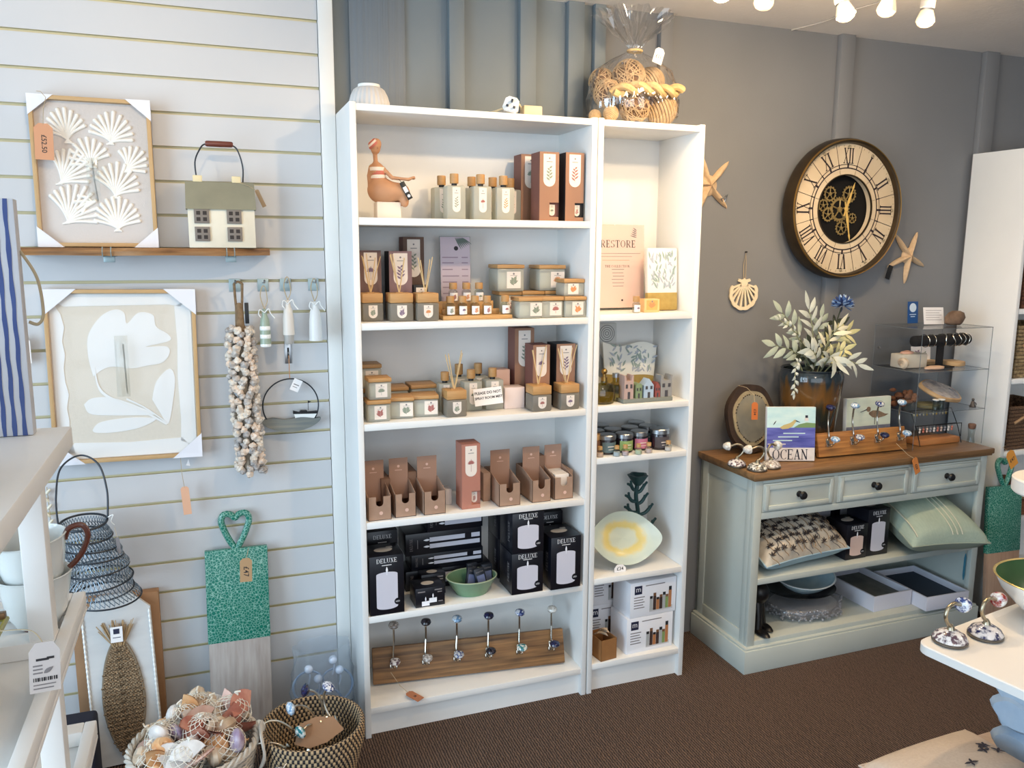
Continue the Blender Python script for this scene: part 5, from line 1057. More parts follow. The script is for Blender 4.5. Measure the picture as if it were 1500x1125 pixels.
def seagrass():
    m = bpy.data.materials.new('black_stitched_seagrass'); m.use_nodes = True; nt = m.node_tree; b = nt.nodes['Principled BSDF']; b.inputs['Roughness'].default_value = .8
    tc = nt.nodes.new('ShaderNodeTexCoord'); sx = nt.nodes.new('ShaderNodeSeparateXYZ'); fz = nt.nodes.new('ShaderNodeMath'); fz.operation = 'DIVIDE'; fz.inputs[1].default_value = .0125; ff = nt.nodes.new('ShaderNodeMath'); ff.operation = 'FLOOR'; pz = nt.nodes.new('ShaderNodeMath'); pz.operation = 'MULTIPLY_ADD'; pz.inputs[1].default_value = PI; at = nt.nodes.new('ShaderNodeMath'); at.operation = 'ARCTAN2'
    L = nt.links.new; L(tc.outputs['Object'], sx.inputs[0]); L(sx.outputs['Y'], at.inputs[0]); L(sx.outputs['X'], at.inputs[1])
    a = nt.nodes.new('ShaderNodeMath'); a.operation = 'MULTIPLY'; a.inputs[1].default_value = 62; L(at.outputs[0], a.inputs[0]); L(sx.outputs['Z'], fz.inputs[0]); L(fz.outputs[0], ff.inputs[0]); L(ff.outputs[0], pz.inputs[0]); L(a.outputs[0], pz.inputs[2]); s = nt.nodes.new('ShaderNodeMath'); s.operation = 'SINE'; L(pz.outputs[0], s.inputs[0])
    r = nt.nodes.new('ShaderNodeValToRGB'); r.color_ramp.elements[0].position = .42; r.color_ramp.elements[0].color = (*lin((26,22,24)),1); r.color_ramp.elements[1].position = .56; r.color_ramp.elements[1].color = (*lin((176,148,112)),1)
    m2 = nt.nodes.new('ShaderNodeMath'); m2.operation = 'MULTIPLY_ADD'; m2.inputs[1].default_value = .5; m2.inputs[2].default_value = .5; L(s.outputs[0], m2.inputs[0]); L(m2.outputs[0], r.inputs[0]); L(r.outputs[0], b.inputs['Base Color']); return m
SEAG = seagrass()
t = thing('coiled_basket', 'round coiled basket with black stitching holding loose ceramic hooks', 'basket', (-.188,-.185,.0))
mb = MB()
for r in range(17):
    z = .006+.0125*r; R = .10+.045*min(1,z/.16)
    mb.tube([(R*math.cos(a), R*math.sin(a), z) for a in [2*PI*i/64 for i in range(64)]], .0075, 8, closed=True)
mb.build('coiled_side', SEAG, t); MB().cyl((0,0,.001), .10, .01, 40).build('base', SEAG, t)
def loosehook(lab, loc, rot, knob, small=False, grp='loose ceramic hooks in the coiled basket'):
    t = thing('ceramic_hook', lab, 'hook', loc, rot=rot, group=grp)
    MB().tube(bez([(0,0,0),(.0,.004,.03),(-.012,.008,.065),(-.03,.01,.085),(-.05,.008,.092)]), .0035, 8).build('arm', mat('pale_nickel',(214,206,190),.25,1.), t); MB().box(-.011,.011,-.007,.007,-.008,.004,b=.002).build('mount', CHROME, t)
    MB().lathe([(0,-.012),(.01,-.009),(.0195,-.001),(.020,.005),(.012,.012),(0,.014)], 18, T=Matrix.Translation((-.054,.008,.093)) @ Matrix.Rotation(-1.35,4,'Y')).build('knob', KN[knob], t)
    MB().tube([(0,0,0),(.004,-.014,.004),(.008,-.026,.02)], .003, 6).build('lower_arm', CHROME, t)
loosehook('loose hook with a navy knob standing highest in the coiled basket', (-.155,-.15,.195), (0,.1,0), 'navy')
loosehook('loose hook with a pale teal edged knob in the coiled basket', (-.175,-.16,.19), (.1,-.25,.3), 'sky')
loosehook('loose hook with a plain white knob beside the cane basket', (-.235,-.17,.17), (-.2,-.55,.2), 'white')
loosehook('loose hook with a teal dotted knob lying in the basket', (-.17,-.145,.15), (.5,-.4,.5), 'teal')
loosehook('loose hook with a navy rimmed knob at the far side of the basket', (-.12,-.17,.185), (.3,.8,2.6), 'blue')
loosehook('loose hook with a speckled knob near the front rim', (-.21,-.245,.155), (.7,-.9,.2), 'speck')
loosehook('loose hook with a white knob lying lowest near the cane basket', (-.27,-.215,.165), (.2,-1.0,-.2), 'white')
t = thing('paper_scrap', 'crumpled brown kraft paper in the coiled basket', 'paper', (-.175,-.205,.175)); mb = MB(); mb.add([(-.07,-.02,0),(-.05,.03,.03),(-.02,-.005,.018),(0,.04,.04),(.05,.03,.035),(.075,-.01,.012),(.02,-.04,.0),(-.03,-.045,-.005)], [(0,2,1),(1,2,3),(2,4,3),(2,6,4),(4,6,5),(0,7,2),(2,7,6)]); mb.build('sheet', mat('kraft_paper',(150,116,88),.8), t, flat=True)
# bagged hooks behind the coiled basket
t = thing('plastic_bag', 'clear plastic bag of glass knobs and rings behind the coiled basket', 'bag', (-.114,.16,.0))
mb = MB(); mb.lathe([(.085,.002),(.10,.05),(.105,.12),(.10,.18),(.09,.235),(.095,.28)], 48, sy=.6, cap=False, fl=lambda a,z: 1+.05*math.sin(7*a+z*40)+.03*math.sin(13*a-z*60)); mb.build('film', clear('soft_plastic', (246,250,254), .14, .12, .14), t, ang=80)
for x, z, r in ((-.05,.15,.05),(.04,.14,.055),(.0,.07,.06)): MB().tube([(x+r*math.cos(a), -.03+.01*math.sin(a), z+r*math.sin(a)) for a in [2*PI*i/32 for i in range(32)]], .004, 6, closed=True).build('ring', mat('bluish_glass_ring',(150,172,200),.15,.3), t)
for x, z in ((-.02,.18),(.0,.10),(.05,.20),(-.05,.22),(.03,.24)): MB().ell((x,-.045,z), .015, 12).tube(bez([(x,-.045,z),(x+.004,-.04,z-.03),(x,-.03,z-.06)]), .003, 6).build('bagged_knob', mat('glass_knob',(196,206,222),.08,coat=.6), t)
# ---------------------------------------------------------------- grey wall ornaments
STARM = mat('starfish_tan', (206,178,144), .8, col2=(188,158,122), scale=60, bump=.5, bscale=160)
def starfish(lab, c, arms, R0=.034):
    t = thing('starfish', lab, 'starfish', c, 0, 'starfish on the grey wall'); mb = MB(); n = 100; rows = 7; vs = []; fs = []
    def RR(a):
        best = 0
        for d, L in arms:
            e = abs((a-math.radians(d)+PI) % (2*PI)-PI); best = max(best, L*math.exp(-(e/.26)**1.3))
        return max(R0, best)
    for j in range(rows+1):
        for k in range(n):
            a = 2*PI*k/n; q_ = j/rows; r = RR(a)*q_
            near = min(abs((a-math.radians(d)+PI) % (2*PI)-PI) for d, L in arms); vs.append((r*math.cos(a), -.028*(1-q_)**.55*(1-.3*min(1,near*2)) if j < rows else -.001, r*math.sin(a)))
    for j in range(rows):
        for k in range(n): fs.append((j*n+k, j*n+(k+1)%n, (j+1)*n+(k+1)%n, (j+1)*n+k))
    fs.append(tuple(rows*n+k for k in range(n))); mb.add(vs, fs); mb.build('body', STARM, t, ang=70); return t
t = starfish('tan starfish with a dark clip, on the wall just beyond the clock', (2.458,.297,1.578), ((66,.118),(-24,.116),(-92,.128),(204,.125),(130,.128)))
MB().box(-.012,.012,-.012,-.008,-.03,.03,b=.001,T=Matrix.Translation((-.108,-.004,-.07)) @ Matrix.Rotation(.3,4,'Y')).build('clip_tag', IRON, t)
t = starfish('larger tan starfish half hidden behind the narrow bookcase edge', (1.425,.297,1.845), ((46,.135),(-42,.13),(-115,.14),(172,.13),(108,.13)), .04)
MB().tube(bez([(.05,-.018,-.05),(.075,-.02,-.035),(.07,-.01,-.06),(.05,-.018,-.05)]), .0025, 6).build('clip_tag', METAL, t)
t = thing('shell_ornament', 'pale wooden cut-out scallop shell hanging by twine on the grey wall', 'ornament', (1.612,.297,1.422)); PALEW = mat('pale_cutout_wood',(222,206,176),.6)
mb = MB(); n = 60; vs = []; fs = []
for k in range(n+1):
    a = math.radians(-212+244*k/n); s = 1+.045*abs(math.sin(k/n*PI*8))
    for rr in (.054,.066*s):
        for y in (-.008,-.001): vs.append((rr*math.cos(a), y, rr*math.sin(a)*.98+.004))
for k in range(n): o_ = 4*k; fs += [(o_,o_+4,o_+6,o_+2),(o_+1,o_+3,o_+7,o_+5),(o_,o_+1,o_+5,o_+4),(o_+2,o_+6,o_+7,o_+3)]
mb.add(vs, fs)
for k in range(10):
    a = math.radians(-205+230*k/9); p0 = Vector((.008*math.cos(a),0,.044)); p1 = Vector((.058*math.cos(a),0,.058*math.sin(a)+.004)); d = (p1-p0).normalized(); sd = Vector((-d.z,0,d.x)); w0, w1 = .0030, .0042
    mb.prism([(p.x,p.z) for p in (p0-sd*w0,p1-sd*w1,p1+sd*w1,p0+sd*w0)], -.0075, -.0015)
mb.prism([(-.014,.036),(.014,.036),(.016,.05),(.03,.054),(.026,.064),(.008,.060),(0,.066),(-.008,.060),(-.026,.064),(-.03,.054),(-.016,.05)], -.008, -.001)
mb.build('cut_out_shell', PALEW, t, flat=True); MB().tube([(-.004,-.006,.06),(-.006,-.004,.12),(.002,-.004,.17),(.006,-.004,.12),(.004,-.006,.06)], .0014, 5).build('twine', CORD, t); MB().cyl((0,0,0), .003, .01, 8, T=Matrix.Translation((.002,-.001,.17)) @ Matrix.Rotation(PI/2,4,'X')).build('nail', IRON, t)
# clock
t = thing('wall_clock', 'large round wall clock with roman numerals and exposed gears in a bronze rim', 'clock', (2.040,.2715,1.766)); t.scale = (.985,.985,.985)
BRZ = mat('aged_bronze', (70,56,38), .42, .55, col2=(50,40,28), scale=12); DIAL = mat('aged_cream_dial', (206,190,162), .6, col2=(186,164,132), scale=7, contrast=.7); CLK = mat('dial_ink', (40,28,32), .6); PIT = mat('clock_dark_centre', (16,15,14), .7, spec=.2); GOLDM = mat('gold_hand', (222,184,104), .35, .35); GEAR = mat('gear_brass', (150,128,80), .45, .5); OLIVE = mat('minute_print', (104,96,70), .7)
RX = Matrix.Rotation(PI/2, 4, 'X')
MB().lathe([(.262,0),(.283,.0),(.286,.012),(.284,.045),(.279,.06),(.272,.064),(.266,.060),(.263,.046),(.262,.03)], 96, T=RX, cap=False).build('rim', BRZ, t)
MB().lathe([(.279,.0605),(.2765,.066),(.273,.0645)], 96, T=RX, cap=False).build('bead', mat('gold_bead',(150,116,62),.35,.8), t)
MB().lathe([(0,.006),(.15,.006)], 64, T=RX, cap=False).build('centre_plate', PIT, t)
MB().lathe([(.140,.012),(.140,.040),(.264,.040),(.264,.034)], 96, T=RX, cap=False).build('dial', DIAL, t)
MB().lathe([(.137,.036),(.137,.043),(.141,.043),(.141,.038)], 72, T=RX, cap=False).build('inner_ring', BRZ, t)
yf = -.0405
mb = MB()
for r0, r1 in ((.163,.168),(.178,.181)): mb.lathe([(r0,-yf+.0004),(r1,-yf+.0004),(r1,-yf-.0001)], 96, T=RX, cap=False)
def at(a, r): return (r*math.sin(a), r*math.cos(a))
def radial(a, r0, r1, w, m=0, dy=.0006):
    c, s = math.cos(a), math.sin(a); p = [(r0*s-w*c, r0*c+w*s),(r1*s-w*c, r1*c+w*s),(r1*s+w*c, r1*c-w*s),(r0*s+w*c, r0*c-w*s)]; mb.prism(p, yf-dy, yf, m)
for k in range(60):
    a = 2*PI*k/60; radial(a, .2505, .258, .0007, 1)
for k in range(24): radial(2*PI*k/24, .164, .184, .0042 if k % 2 == 0 else .0022)
for k in range(12): radial(2*PI*(k+.5)/12, .180, .262, .0009)
for k in range(12): radial(2*PI*(k+.5)/12, .142, .16, .0005)
mb.build('chapter_ring', [CLK, OLIVE], t)
mb = MB()
for k, s in enumerate(('XII','I','II','III','IV','V','VI','VII','VIII','IX','X','XI')):
    a = 2*PI*k/12; x, z = at(a, .214); serif(mb, s, .062, 0, Matrix.Translation((x, yf-.0004, z)) @ Matrix.Rotation(a, 4, 'Y') @ RX, .06, wide=.62 if len(s) > 2 else .75, ext=.0006)
mb.build('numerals', CLK, t)
mb = MB()
for k in range(12):
    a = 2*PI*k/12; x, z = at(a, .249); mb.text('%02d' % (5*k or 60), .019, 0, Matrix.Translation((x, yf-.0007, z)) @ Matrix.Rotation(a, 4, 'Y') @ RX)
mb.build('minute_numbers', OLIVE, t)
def gear(x, z, r, n, d):
    mb = MB(); P = []; 
    for k in range(n*4): rr = r if (k % 4) in (1,2) else r*.88; a = 2*PI*k/(n*4); P.append((rr*math.cos(a), rr*math.sin(a)))
    m_ = n*4; vs = [(p[0],-d,p[1]) for p in P]+[(p[0]*.72/ (math.hypot(*p)/r),-d,p[1]*.72/(math.hypot(*p)/r)) for p in P]+[(p[0],-d+.003,p[1]) for p in P]
    fs = [(k,(k+1)%m_,(k+1)%m_+m_,k+m_) for k in range(m_)]+[(k,k+2*m_,(k+1)%m_+2*m_,(k+1)%m_) for k in range(m_)]; mb.add(vs, fs)
    for k in range(5): a = 2*PI*k/5+.3; mb.tube([(0,-d+.001,0),(r*.75*math.cos(a),-d+.001,r*.75*math.sin(a))], r*.06, 5)
    mb.lathe([(0,d+.004),(r*.22,d+.003),(r*.22,d-.004)], 14, T=RX, cap=False); mb.build('gear', GEAR, t, loc=(x,0,z), flat=True)
for a in ((-.058,.062,.032,14,.014),(.04,.062,.036,16,.016),(-.088,.015,.026,12,.012),(-.066,-.022,.030,14,.018),(.0,.0,.052,24,.010),(.066,-.035,.022,10,.014),(.012,-.076,.030,14,.013)): gear(*a)
def hand(nm, a, L, w):
    mb = MB(); c, s = math.cos(a), math.sin(a)
    def q_(u, v): return (u*s+v*c, u*c-v*s)
    mb.prism([q_(-.03,-.003),q_(0,-.004),(q_(L*.35,-w)),q_(L*.75,-w*.35),q_(L*.82,-w*.8),q_(L,0),q_(L*.82,w*.8),q_(L*.75,w*.35),q_(L*.35,w),q_(0,.004),q_(-.03,.003)], yf-.007, yf-.0055); mb.build(nm, GOLDM, t, flat=True)
hand('hour_hand', .33, .115, .006); hand('minute_hand', 2.92, .135, .006); MB().lathe([(.009,.045),(.009,.049),(0,.050)], 16, T=RX).build('hub', GOLDM, t)

# ---------------------------------------------------------------- sideboard
SX0, SX1, SY0, SY1, SZ = 1.4263, 2.6285, -.083, .288, .791
t = thing('sideboard', 'sage grey sideboard with a brown wooden top, three drawers and two open shelves', 'sideboard', ((SX0+SX1)/2,(SY0+SY1)/2,0)); cx, cy = (SX0+SX1)/2, (SY0+SY1)/2
def L_(x0,x1,y0,y1,z0,z1,b=.0015): return (x0-cx,x1-cx,y0-cy,y1-cy,z0,z1,0,b)
MB().box(*L_(SX0,SX1,SY0,SY1,.768,SZ,.004)).build('top', TOPWOOD, t)
MB().box(*L_(SX0+.006,SX1-.006,SY0+.006,SY1,.760,.768)).build('under_moulding', TOPWOOD, t)
bx0, bx1, by0 = 1.447, 2.612, -.064
for s in (0,1):
    x0, x1 = (bx0, bx0+.018) if s == 0 else (bx1-.018, bx1); mb = MB(); by1 = by0+.0205; mb.box(*L_(x0+(.006 if s == 0 else 0),x1-(.006 if s else 0),by1,SY1,.10,.76))
    xs = (bx0,bx0+.006) if s == 0 else (bx1-.006,bx1)
    for y0,y1,z0,z1 in ((by1,by0+.05,.10,.76),(SY1-.05,SY1,.10,.76),(by0+.05,SY1-.05,.10,.15),(by0+.05,SY1-.05,.71,.76)): mb.box(*L_(*xs,y0,y1,z0,z1))
    mb.build('side_panel', SAGE, t)
for x0, x1 in ((bx0,bx0+.034),(bx1-.034,bx1)): MB().box(*L_(x0,x1,by0,by0+.02,.10,.76)).build('stile', SAGE, t)
mb = MB(); mb.box(*L_(bx0+.034,bx1-.034,by0,by0+.02,.745,.76)); mb.box(*L_(bx0+.034,bx1-.034,by0,by0+.02,.606,.632)); 
for x in (1.8215,2.1955): mb.box(*L_(x-.009,x+.009,by0,by0+.02,.632,.745))
mb.build('face_frame', SAGE, t)
MB().box(*L_(bx0+.018,bx1-.018,by0+.02,SY1-.01,.606,.622)).build('drawer_deck', SAGE, t)
MB().box(*L_(bx0+.018,bx1-.018,by0+.001,SY1-.01,.346,.37,.002)).build('shelf', SAGE, t)
MB().box(*L_(bx0+.018,bx1-.018,by0+.001,SY1-.01,.10,.12,.002)).build('bottom_shelf', SAGE, t)
MB().box(*L_(bx0,bx1,SY1-.012,SY1-.004,.1,.76)).build('back_panel', SAGE, t)
mb = MB(); mb.box(*L_(1.427,2.6285,-.083,SY1,0,.092,.002)); mb.box(*L_(1.433,2.622,-.077,SY1,.092,.101,.003)); mb.build('plinth', SAGE, t)
for i, (x0, x1) in enumerate(((bx0+.036,1.8115),(1.8315,2.1855),(2.2055,bx1-.036))):
    mb = MB(); mb.box(*L_(x0,x1,by0-.001,by0+.018,.634,.743)); f = .018
    for a in ((x0+.006,x0+.006+f,.640,.737),(x1-.006-f,x1-.006,.640,.737),(x0+.006+f,x1-.006-f,.640,.640+f),(x0+.006+f,x1-.006-f,.737-f,.737)): mb.box(*L_(a[0],a[1],by0-.008,by0,a[2],a[3],.003))
    d = mb.build('drawer', SAGE, t)
    MB().lathe([(.012,0),(.012,.003),(.006,.006),(.005,.014),(.013,.019),(.0165,.025),(.013,.032),(0,.0345)], 20, T=Matrix.Translation(((x0+x1)/2-cx,by0-.001-cy,.69)) @ RX).build('knob', BLACK, d)
# on the sideboard top
ST = SZ+.0006
t = thing('slice_plate', 'oval dark rimmed wood slice with a grey centre leaning on the wall', 'ornament', (1.606,.165,ST+.005), rot=(-.16,0,.05))
mb = MB(); q = random.Random(2); wob = [1+.02*math.sin(3*a)+.015*math.sin(7*a+1) for a in [2*PI*k/48 for k in range(48)]]
def oval(s): return [(.116*s*w_*math.cos(2*PI*k/48), .142+.138*s*w_*math.sin(2*PI*k/48)) for k, w_ in enumerate(wob)]
MB().prism(oval(1), 0, .022).build('bark_rim', mat('dark_bark',(60,42,30),.7,col2=(40,28,22),scale=25,bump=.5), t)
MB().prism([(x*.98,(z-.142)*.98+.142) for x,z in oval(.82)], -.004, .001).build('cream_band', mat('cream_ring',(172,160,132),.5,col2=(140,126,96),scale=14), t)
def agm():
    return mat('grey_agate',(150,144,124),.25,col2=(92,96,98),scale=7,contrast=.5,coat=.4)
mb = MB(); mb.prism(oval(.68), -.006, -.003); mb.build('grey_centre', agm(), t)
mb = MB()
for k in range(40): 
    if k % 5: x, z = oval(.69)[int(k*48/40)]; mb.ell((x,-.006,z), (.004,.0015,.003), 6)
mb.build('dark_specks', mat('bark_speck',(50,38,30),.7), t)
price_tag('orange kraft tag hanging over the front of the oval wood slice', (1.566,.122,1.014), (-.12,.06,.05), '£34', .030, .068, mat('tag_orange',(196,108,52),.8), [(0,0,-.004),(0,.006,.03),(-.004,.045,.056),(-.03,.066,.064)], .016, vert=True)
def hookstand(lab, loc, rz, base, knob, s=1., lean=0.):
    t = thing('hook_stand', lab, 'hook', loc, rz, 'ceramic based knob hooks', rot=(0,0,rz)); t.scale = (s,s,s)
    MB().lathe([(.034,0),(.037,.003),(.037,.006),(.035,.008)], 32).build('foot', mat('pewter',(110,104,96),.35,.8), t)
    MB().lathe([(.035,.007),(.036,.010),(.030,.020),(.018,.027),(.008,.030),(0,.0305)], 32).build('ceramic_base', KN[base], t)
    MB().lathe([(.009,.029),(.007,.036),(.003,.042)], 14).tube(bez([(0,0,.036),(-.014,0,.048),(-.024,0,.066),(-.017,0,.084),(.002,0,.090),(.020,0,.084),(.026,0,.082)]), .0042, 10).build('arm', mat('antique_nickel',(176,164,140),.28,1.), t)
    MB().lathe([(0,-.016),(.008,-.014),(.015,-.004),(.0175,.006),(.0165,.012),(.010,.016),(0,.017)], 22, T=Matrix.Translation((.042,0,.080)) @ Matrix.Rotation(-PI/2,4,'Y')).build('knob', KN[knob], t); return t
knobmat('stripe', (150,50,46), (226,222,216), 60); knobmat('navybase', (34,38,80), (214,208,206), 70)
hookstand('ceramic based hook at the back of the trio by the sideboard corner', (1.432,.035,ST), 2.6, 'floral', 'white', .95)
hookstand('ceramic based hook with a chevron base in the middle of the trio', (1.470,-.038,ST), 2.9, 'chevron', 'white')
hookstand('ceramic based hook standing against the deep blue water canvas', (1.542,-.024,ST), .3, 'grey', 'white')
# canvases
def canvas(lab, loc, rot, w, h, d=.02):
    t = thing('canvas_picture', lab, 'picture', loc, rot=rot); MB().box(-w/2,w/2,0,d,0,h,b=.0015).build('stretched_canvas', mat('canvas_edge',(206,212,214),.8), t); return t
t = canvas('small lettered canvas of a wading bird over deep blue water', (1.668,.020,ST+.003), (-.10,0,-.335), .190, .210); y = -.0006
SKYC = mat('painted_sky',(170,206,210),.7,col2=(204,224,218),scale=16,stretch=(1,1,3)); SEAC = mat('painted_sea',(44,50,132),.6,col2=(112,116,190),scale=14,stretch=(.6,1,6),contrast=.5); PAPERW = mat('painted_white',(218,210,204),.7,col2=(202,194,188),scale=40); GRN = mat('painted_green',(112,140,92),.7); SAND = mat('painted_sand',(188,168,110),.7); INKP = mat('painted_ink',(26,28,44),.7)
mb = MB(); mb.box(-.094,.094,y,0,.13,.209,0); mb.box(-.094,.094,y,0,.052,.13,1); mb.box(-.094,.094,y,0,.001,.052,2)
mb.prism([(.01,.13),(.03,.143),(.06,.15),(.094,.147),(.094,.13)], y-.0003, y, 3)
mb.prism([(-.045,.130),(-.03,.140),(-.005,.148),(.01,.158),(.018,.158),(.016,.150),(.004,.134),(-.012,.126),(-.034,.124)], y-.0006, y-.0003, 4); mb.prism([(.012,.156),(.034,.150),(.034,.1515),(.016,.160)], y-.0007, y-.0003, 5)
mb.prism(circ(.013,.155,.006,10), y-.0007, y-.0003, 4)
mb.leaf((-.07,y-.0004,.14),(-.058,y-.0006,.158),.004,m=5); mb.box(.054,.064,y-.0007,y,.168,.178,5); mb.box(.052,.066,y-.0006,y,.156,.168,2)
for k in range(4): mb.box(-.09+.02*k,-.02+.025*k,y-.0004,y,.064+.014*k,.068+.014*k,2 if k < 1 else 0)
serif(mb, 'OCEAN', .040, 5, front(-.002,y-.0004,.026), .05, wide=.95); mb.build('painting', [SKYC,SEAC,PAPERW,GRN,SAND,INKP], t, flat=True)
t = canvas('small pale canvas of a wading bird behind the four hook plank', (2.112,.085,ST+.002), (-.06,0,.0), .232, .212)
mb = MB(); mb.box(-.115,.115,y,0,.095,.211,0); mb.box(-.115,.115,y,0,.072,.095,1); mb.box(-.115,.115,y,0,.001,.072,2)
mb.prism([(.0,.150),(.02,.157),(.05,.155),(.085,.140),(.105,.138),(.085,.130),(.05,.124),(.02,.128),(.0,.142)], y-.0005, y, 3); mb.prism(circ(-.002,.163,.011,14), y-.0006, y, 3); mb.prism([(-.010,.165),(-.045,.154),(-.045,.1525),(-.010,.160)], y-.0006, y, 4); mb.box(.03,.033,y-.0005,y,.098,.127,4); mb.box(.045,.048,y-.0005,y,.098,.127,4)
for k in range(16): mb.leaf((-.1+.013*k,y-.0003,.02),(-.104+.013*k+.01*(k%3),y-.0005,.06+.008*(k%4)),.006,m=5)
mb.build('painting', [mat('painted_pale',(206,214,196),.7,col2=(190,202,188),scale=14,stretch=(.5,1,5)),mat('painted_slate',(104,108,128),.7,col2=(130,132,146),scale=20),mat('painted_marsh',(150,142,112),.7,col2=(110,106,90),scale=20),mat('painted_bird',(140,116,92),.7,col2=(104,86,70),scale=60),INKP,mat('painted_reed',(188,172,122),.7)], t, flat=True)
# plank with four hooks
t = thing('hook_rail', 'golden wooden plank with four ceramic knob hooks on the sideboard', 'hook rail', (2.03,.012,ST+.0058), rot=(-.26,0,-.02))
MB().box(-.225,.215,0,.02,0,.095,b=.003).build('plank', mat('golden_plank',(188,132,70),.45,col2=(120,74,36),scale=4,stretch=(1,5,20),contrast=.38,bump=.25), t)
for x, a, b in ((-.180,'navy','sky'),(-.060,'sky','speck'),(.062,'speck','navy'),(.176,'sky','sky')): hook(t, x, .05, 0, a, b, .135)
price_tag('orange kraft tag dangling over the sideboard edge from the hook plank', (2.178,-.092,.79), (.0,-.42,.1), '£24', .030, .072, mat('tag_orange2',(214,132,66),.8), [(0,0,-.004),(-.006,.02,.012),(-.006,.065,.055)], .016, vert=True)
# vase and stems
def vasemat():
    m = bpy.data.materials.new('drip_glaze'); m.use_nodes = True; nt = m.node_tree; b = nt.nodes['Principled BSDF']; b.inputs['Roughness'].default_value = .12; b.inputs['Coat Weight'].default_value = .5
    tc = nt.nodes.new('ShaderNodeTexCoord'); mp = nt.nodes.new('ShaderNodeMapping'); mp.inputs['Scale'].default_value = (34,34,2.0); no = nt.nodes.new('ShaderNodeTexNoise'); no.inputs['Scale'].default_value = 1.; no.inputs['Detail'].default_value = 4
    sx = nt.nodes.new('ShaderNodeSeparateXYZ'); ma = nt.nodes.new('ShaderNodeMath'); ma.operation = 'MULTIPLY_ADD'; ma.inputs[1].default_value = .20; r = nt.nodes.new('ShaderNodeValToRGB'); e = r.color_ramp.elements
    L = nt.links.new; L(tc.outputs['Object'], mp.inputs[0]); L(mp.outputs[0], no.inputs['Vector']); L(tc.outputs['Object'], sx.inputs[0]); L(no.outputs[0], ma.inputs[0]); L(sx.outputs['Z'], ma.inputs[2]); L(ma.outputs[0], r.inputs[0]); L(r.outputs[0], b.inputs['Base Color'])
    cs = [(0,(74,46,24)),(.12,(94,62,32)),(.20,(58,44,28)),(.235,(34,40,40)),(.27,(52,52,38)),(.315,(110,74,34)),(.37,(92,66,36)),(.40,(40,50,54)),(.43,(36,46,54))]
    e[0].position = 0; e[0].color = (*lin(cs[0][1]),1); e[1].position = cs[-1][0]; e[1].color = (*lin(cs[-1][1]),1)
    for p, c in cs[1:-1]: k = e.new(p); k.color = (*lin(c),1)
    return m
VX, VY = 1.868, .166
t = thing('glazed_vase', 'large brown and blue drip glazed vase on the sideboard', 'vase', (VX,VY,ST))
MB().lathe([(.085,0),(.095,.004),(.100,.02),(.108,.12),(.117,.22),(.125,.29),(.126,.31),(.118,.330),(.121,.337),(.118,.340),(.110,.334),(.112,.30),(.10,.12),(.09,.03),(0,.03)], 56).build('vase_body', vasemat(), t)
PALE = mat('sage_leaf',(176,184,166),.7,col2=(152,164,148),scale=30); PALE2 = mat('silver_leaf',(196,200,190),.7,col2=(168,176,168),scale=30); YEL = mat('yellow_leaf',(206,198,150),.7,col2=(184,180,128),scale=30); DARKL = mat('dark_leaf',(52,58,44),.7); STEM = mat('stem_green',(132,136,104),.8)
def spray_leaf(lab, tip, mid, m, n=9, L=.075, w=.024, base=None, droop=0., stem=STEM, grp='artificial foliage stems in the glazed vase', seed=0):
    t = thing('foliage_stem', lab, 'foliage', (VX,VY,ST+.25), 0, grp); q = random.Random(seed); b0 = base or (q.uniform(-.04,.04),q.uniform(-.03,.03),0)
    o = Vector((VX,VY,ST+.25)); P = bez([b0, Vector(mid)-o, Vector(tip)-o], 10); MB().tube(P, [.0032-.0018*i/len(P) for i in range(len(P))], 6).build('stem', stem, t); mb = MB(); N = len(P)
    for k in range(n):
        i = min(N-2, int(N*(.34+.62*k/n))); p = P[i]; d = (P[i+1]-P[i]).normalized(); s = 1 if k % 2 else -1; nn = Vector((q.uniform(-.3,.3),-1,q.uniform(-.1,.5))).normalized(); sd = d.cross(nn).normalized()*s; e = (d*.75+sd*.85+Vector((0,0,-droop))).normalized(); mb.leaf(p, p+e*L*q.uniform(.8,1.15), w*q.uniform(.85,1.15), nn, 0, bend=.006)
    mb.leaf(P[-1], P[-1]+(P[-1]-P[-2]).normalized()*L, w, (0,-1,.2)); mb.build('leaves', m, t); return t
spray_leaf('sage leaf stem reaching out lowest towards the bookcase', (1.645,.12,1.235), (1.76,.13,1.19), PALE, 9, .072, .026, seed=1)
spray_leaf('sage leaf stem reaching up towards the wooden shell ornament', (1.685,.14,1.36), (1.79,.15,1.25), PALE, 9, .07, .024, seed=2)
spray_leaf('silver leaf stem rising tall in the middle of the vase', (1.82,.15,1.37), (1.85,.15,1.25), PALE2, 8, .078, .022, seed=3)
spray_leaf('pale yellow leaf stem leaning to the far side high up', (1.99,.12,1.27), (1.92,.13,1.24), YEL, 10, .066, .02, seed=4)
spray_leaf('silver leaf stem sweeping low over the vase rim at the far side', (1.985,.04,1.155), (1.92,.08,1.17), PALE2, 7, .066, .02, seed=5)
spray_leaf('silver leaf stem spreading over the front of the vase rim', (1.87,.035,1.17), (1.865,.07,1.18), PALE2, 8, .075, .024, seed=6)
spray_leaf('small pale sprig trailing down the near side of the vase', (1.712,.075,1.05), (1.73,.09,1.17), PALE2, 14, .026, .013, base=(-.06,-.05,.03), droop=.3, seed=7)
spray_leaf('dark leaf stem deep among the silver leaves', (1.96,.13,1.30), (1.90,.14,1.24), DARKL, 6, .06, .022, seed=8)
spray_leaf('pale berry sprig stretching above the sage leaves near the shell ornament', (1.655,.12,1.335), (1.76,.13,1.26), PALE2, 12, .03, .012, seed=9)
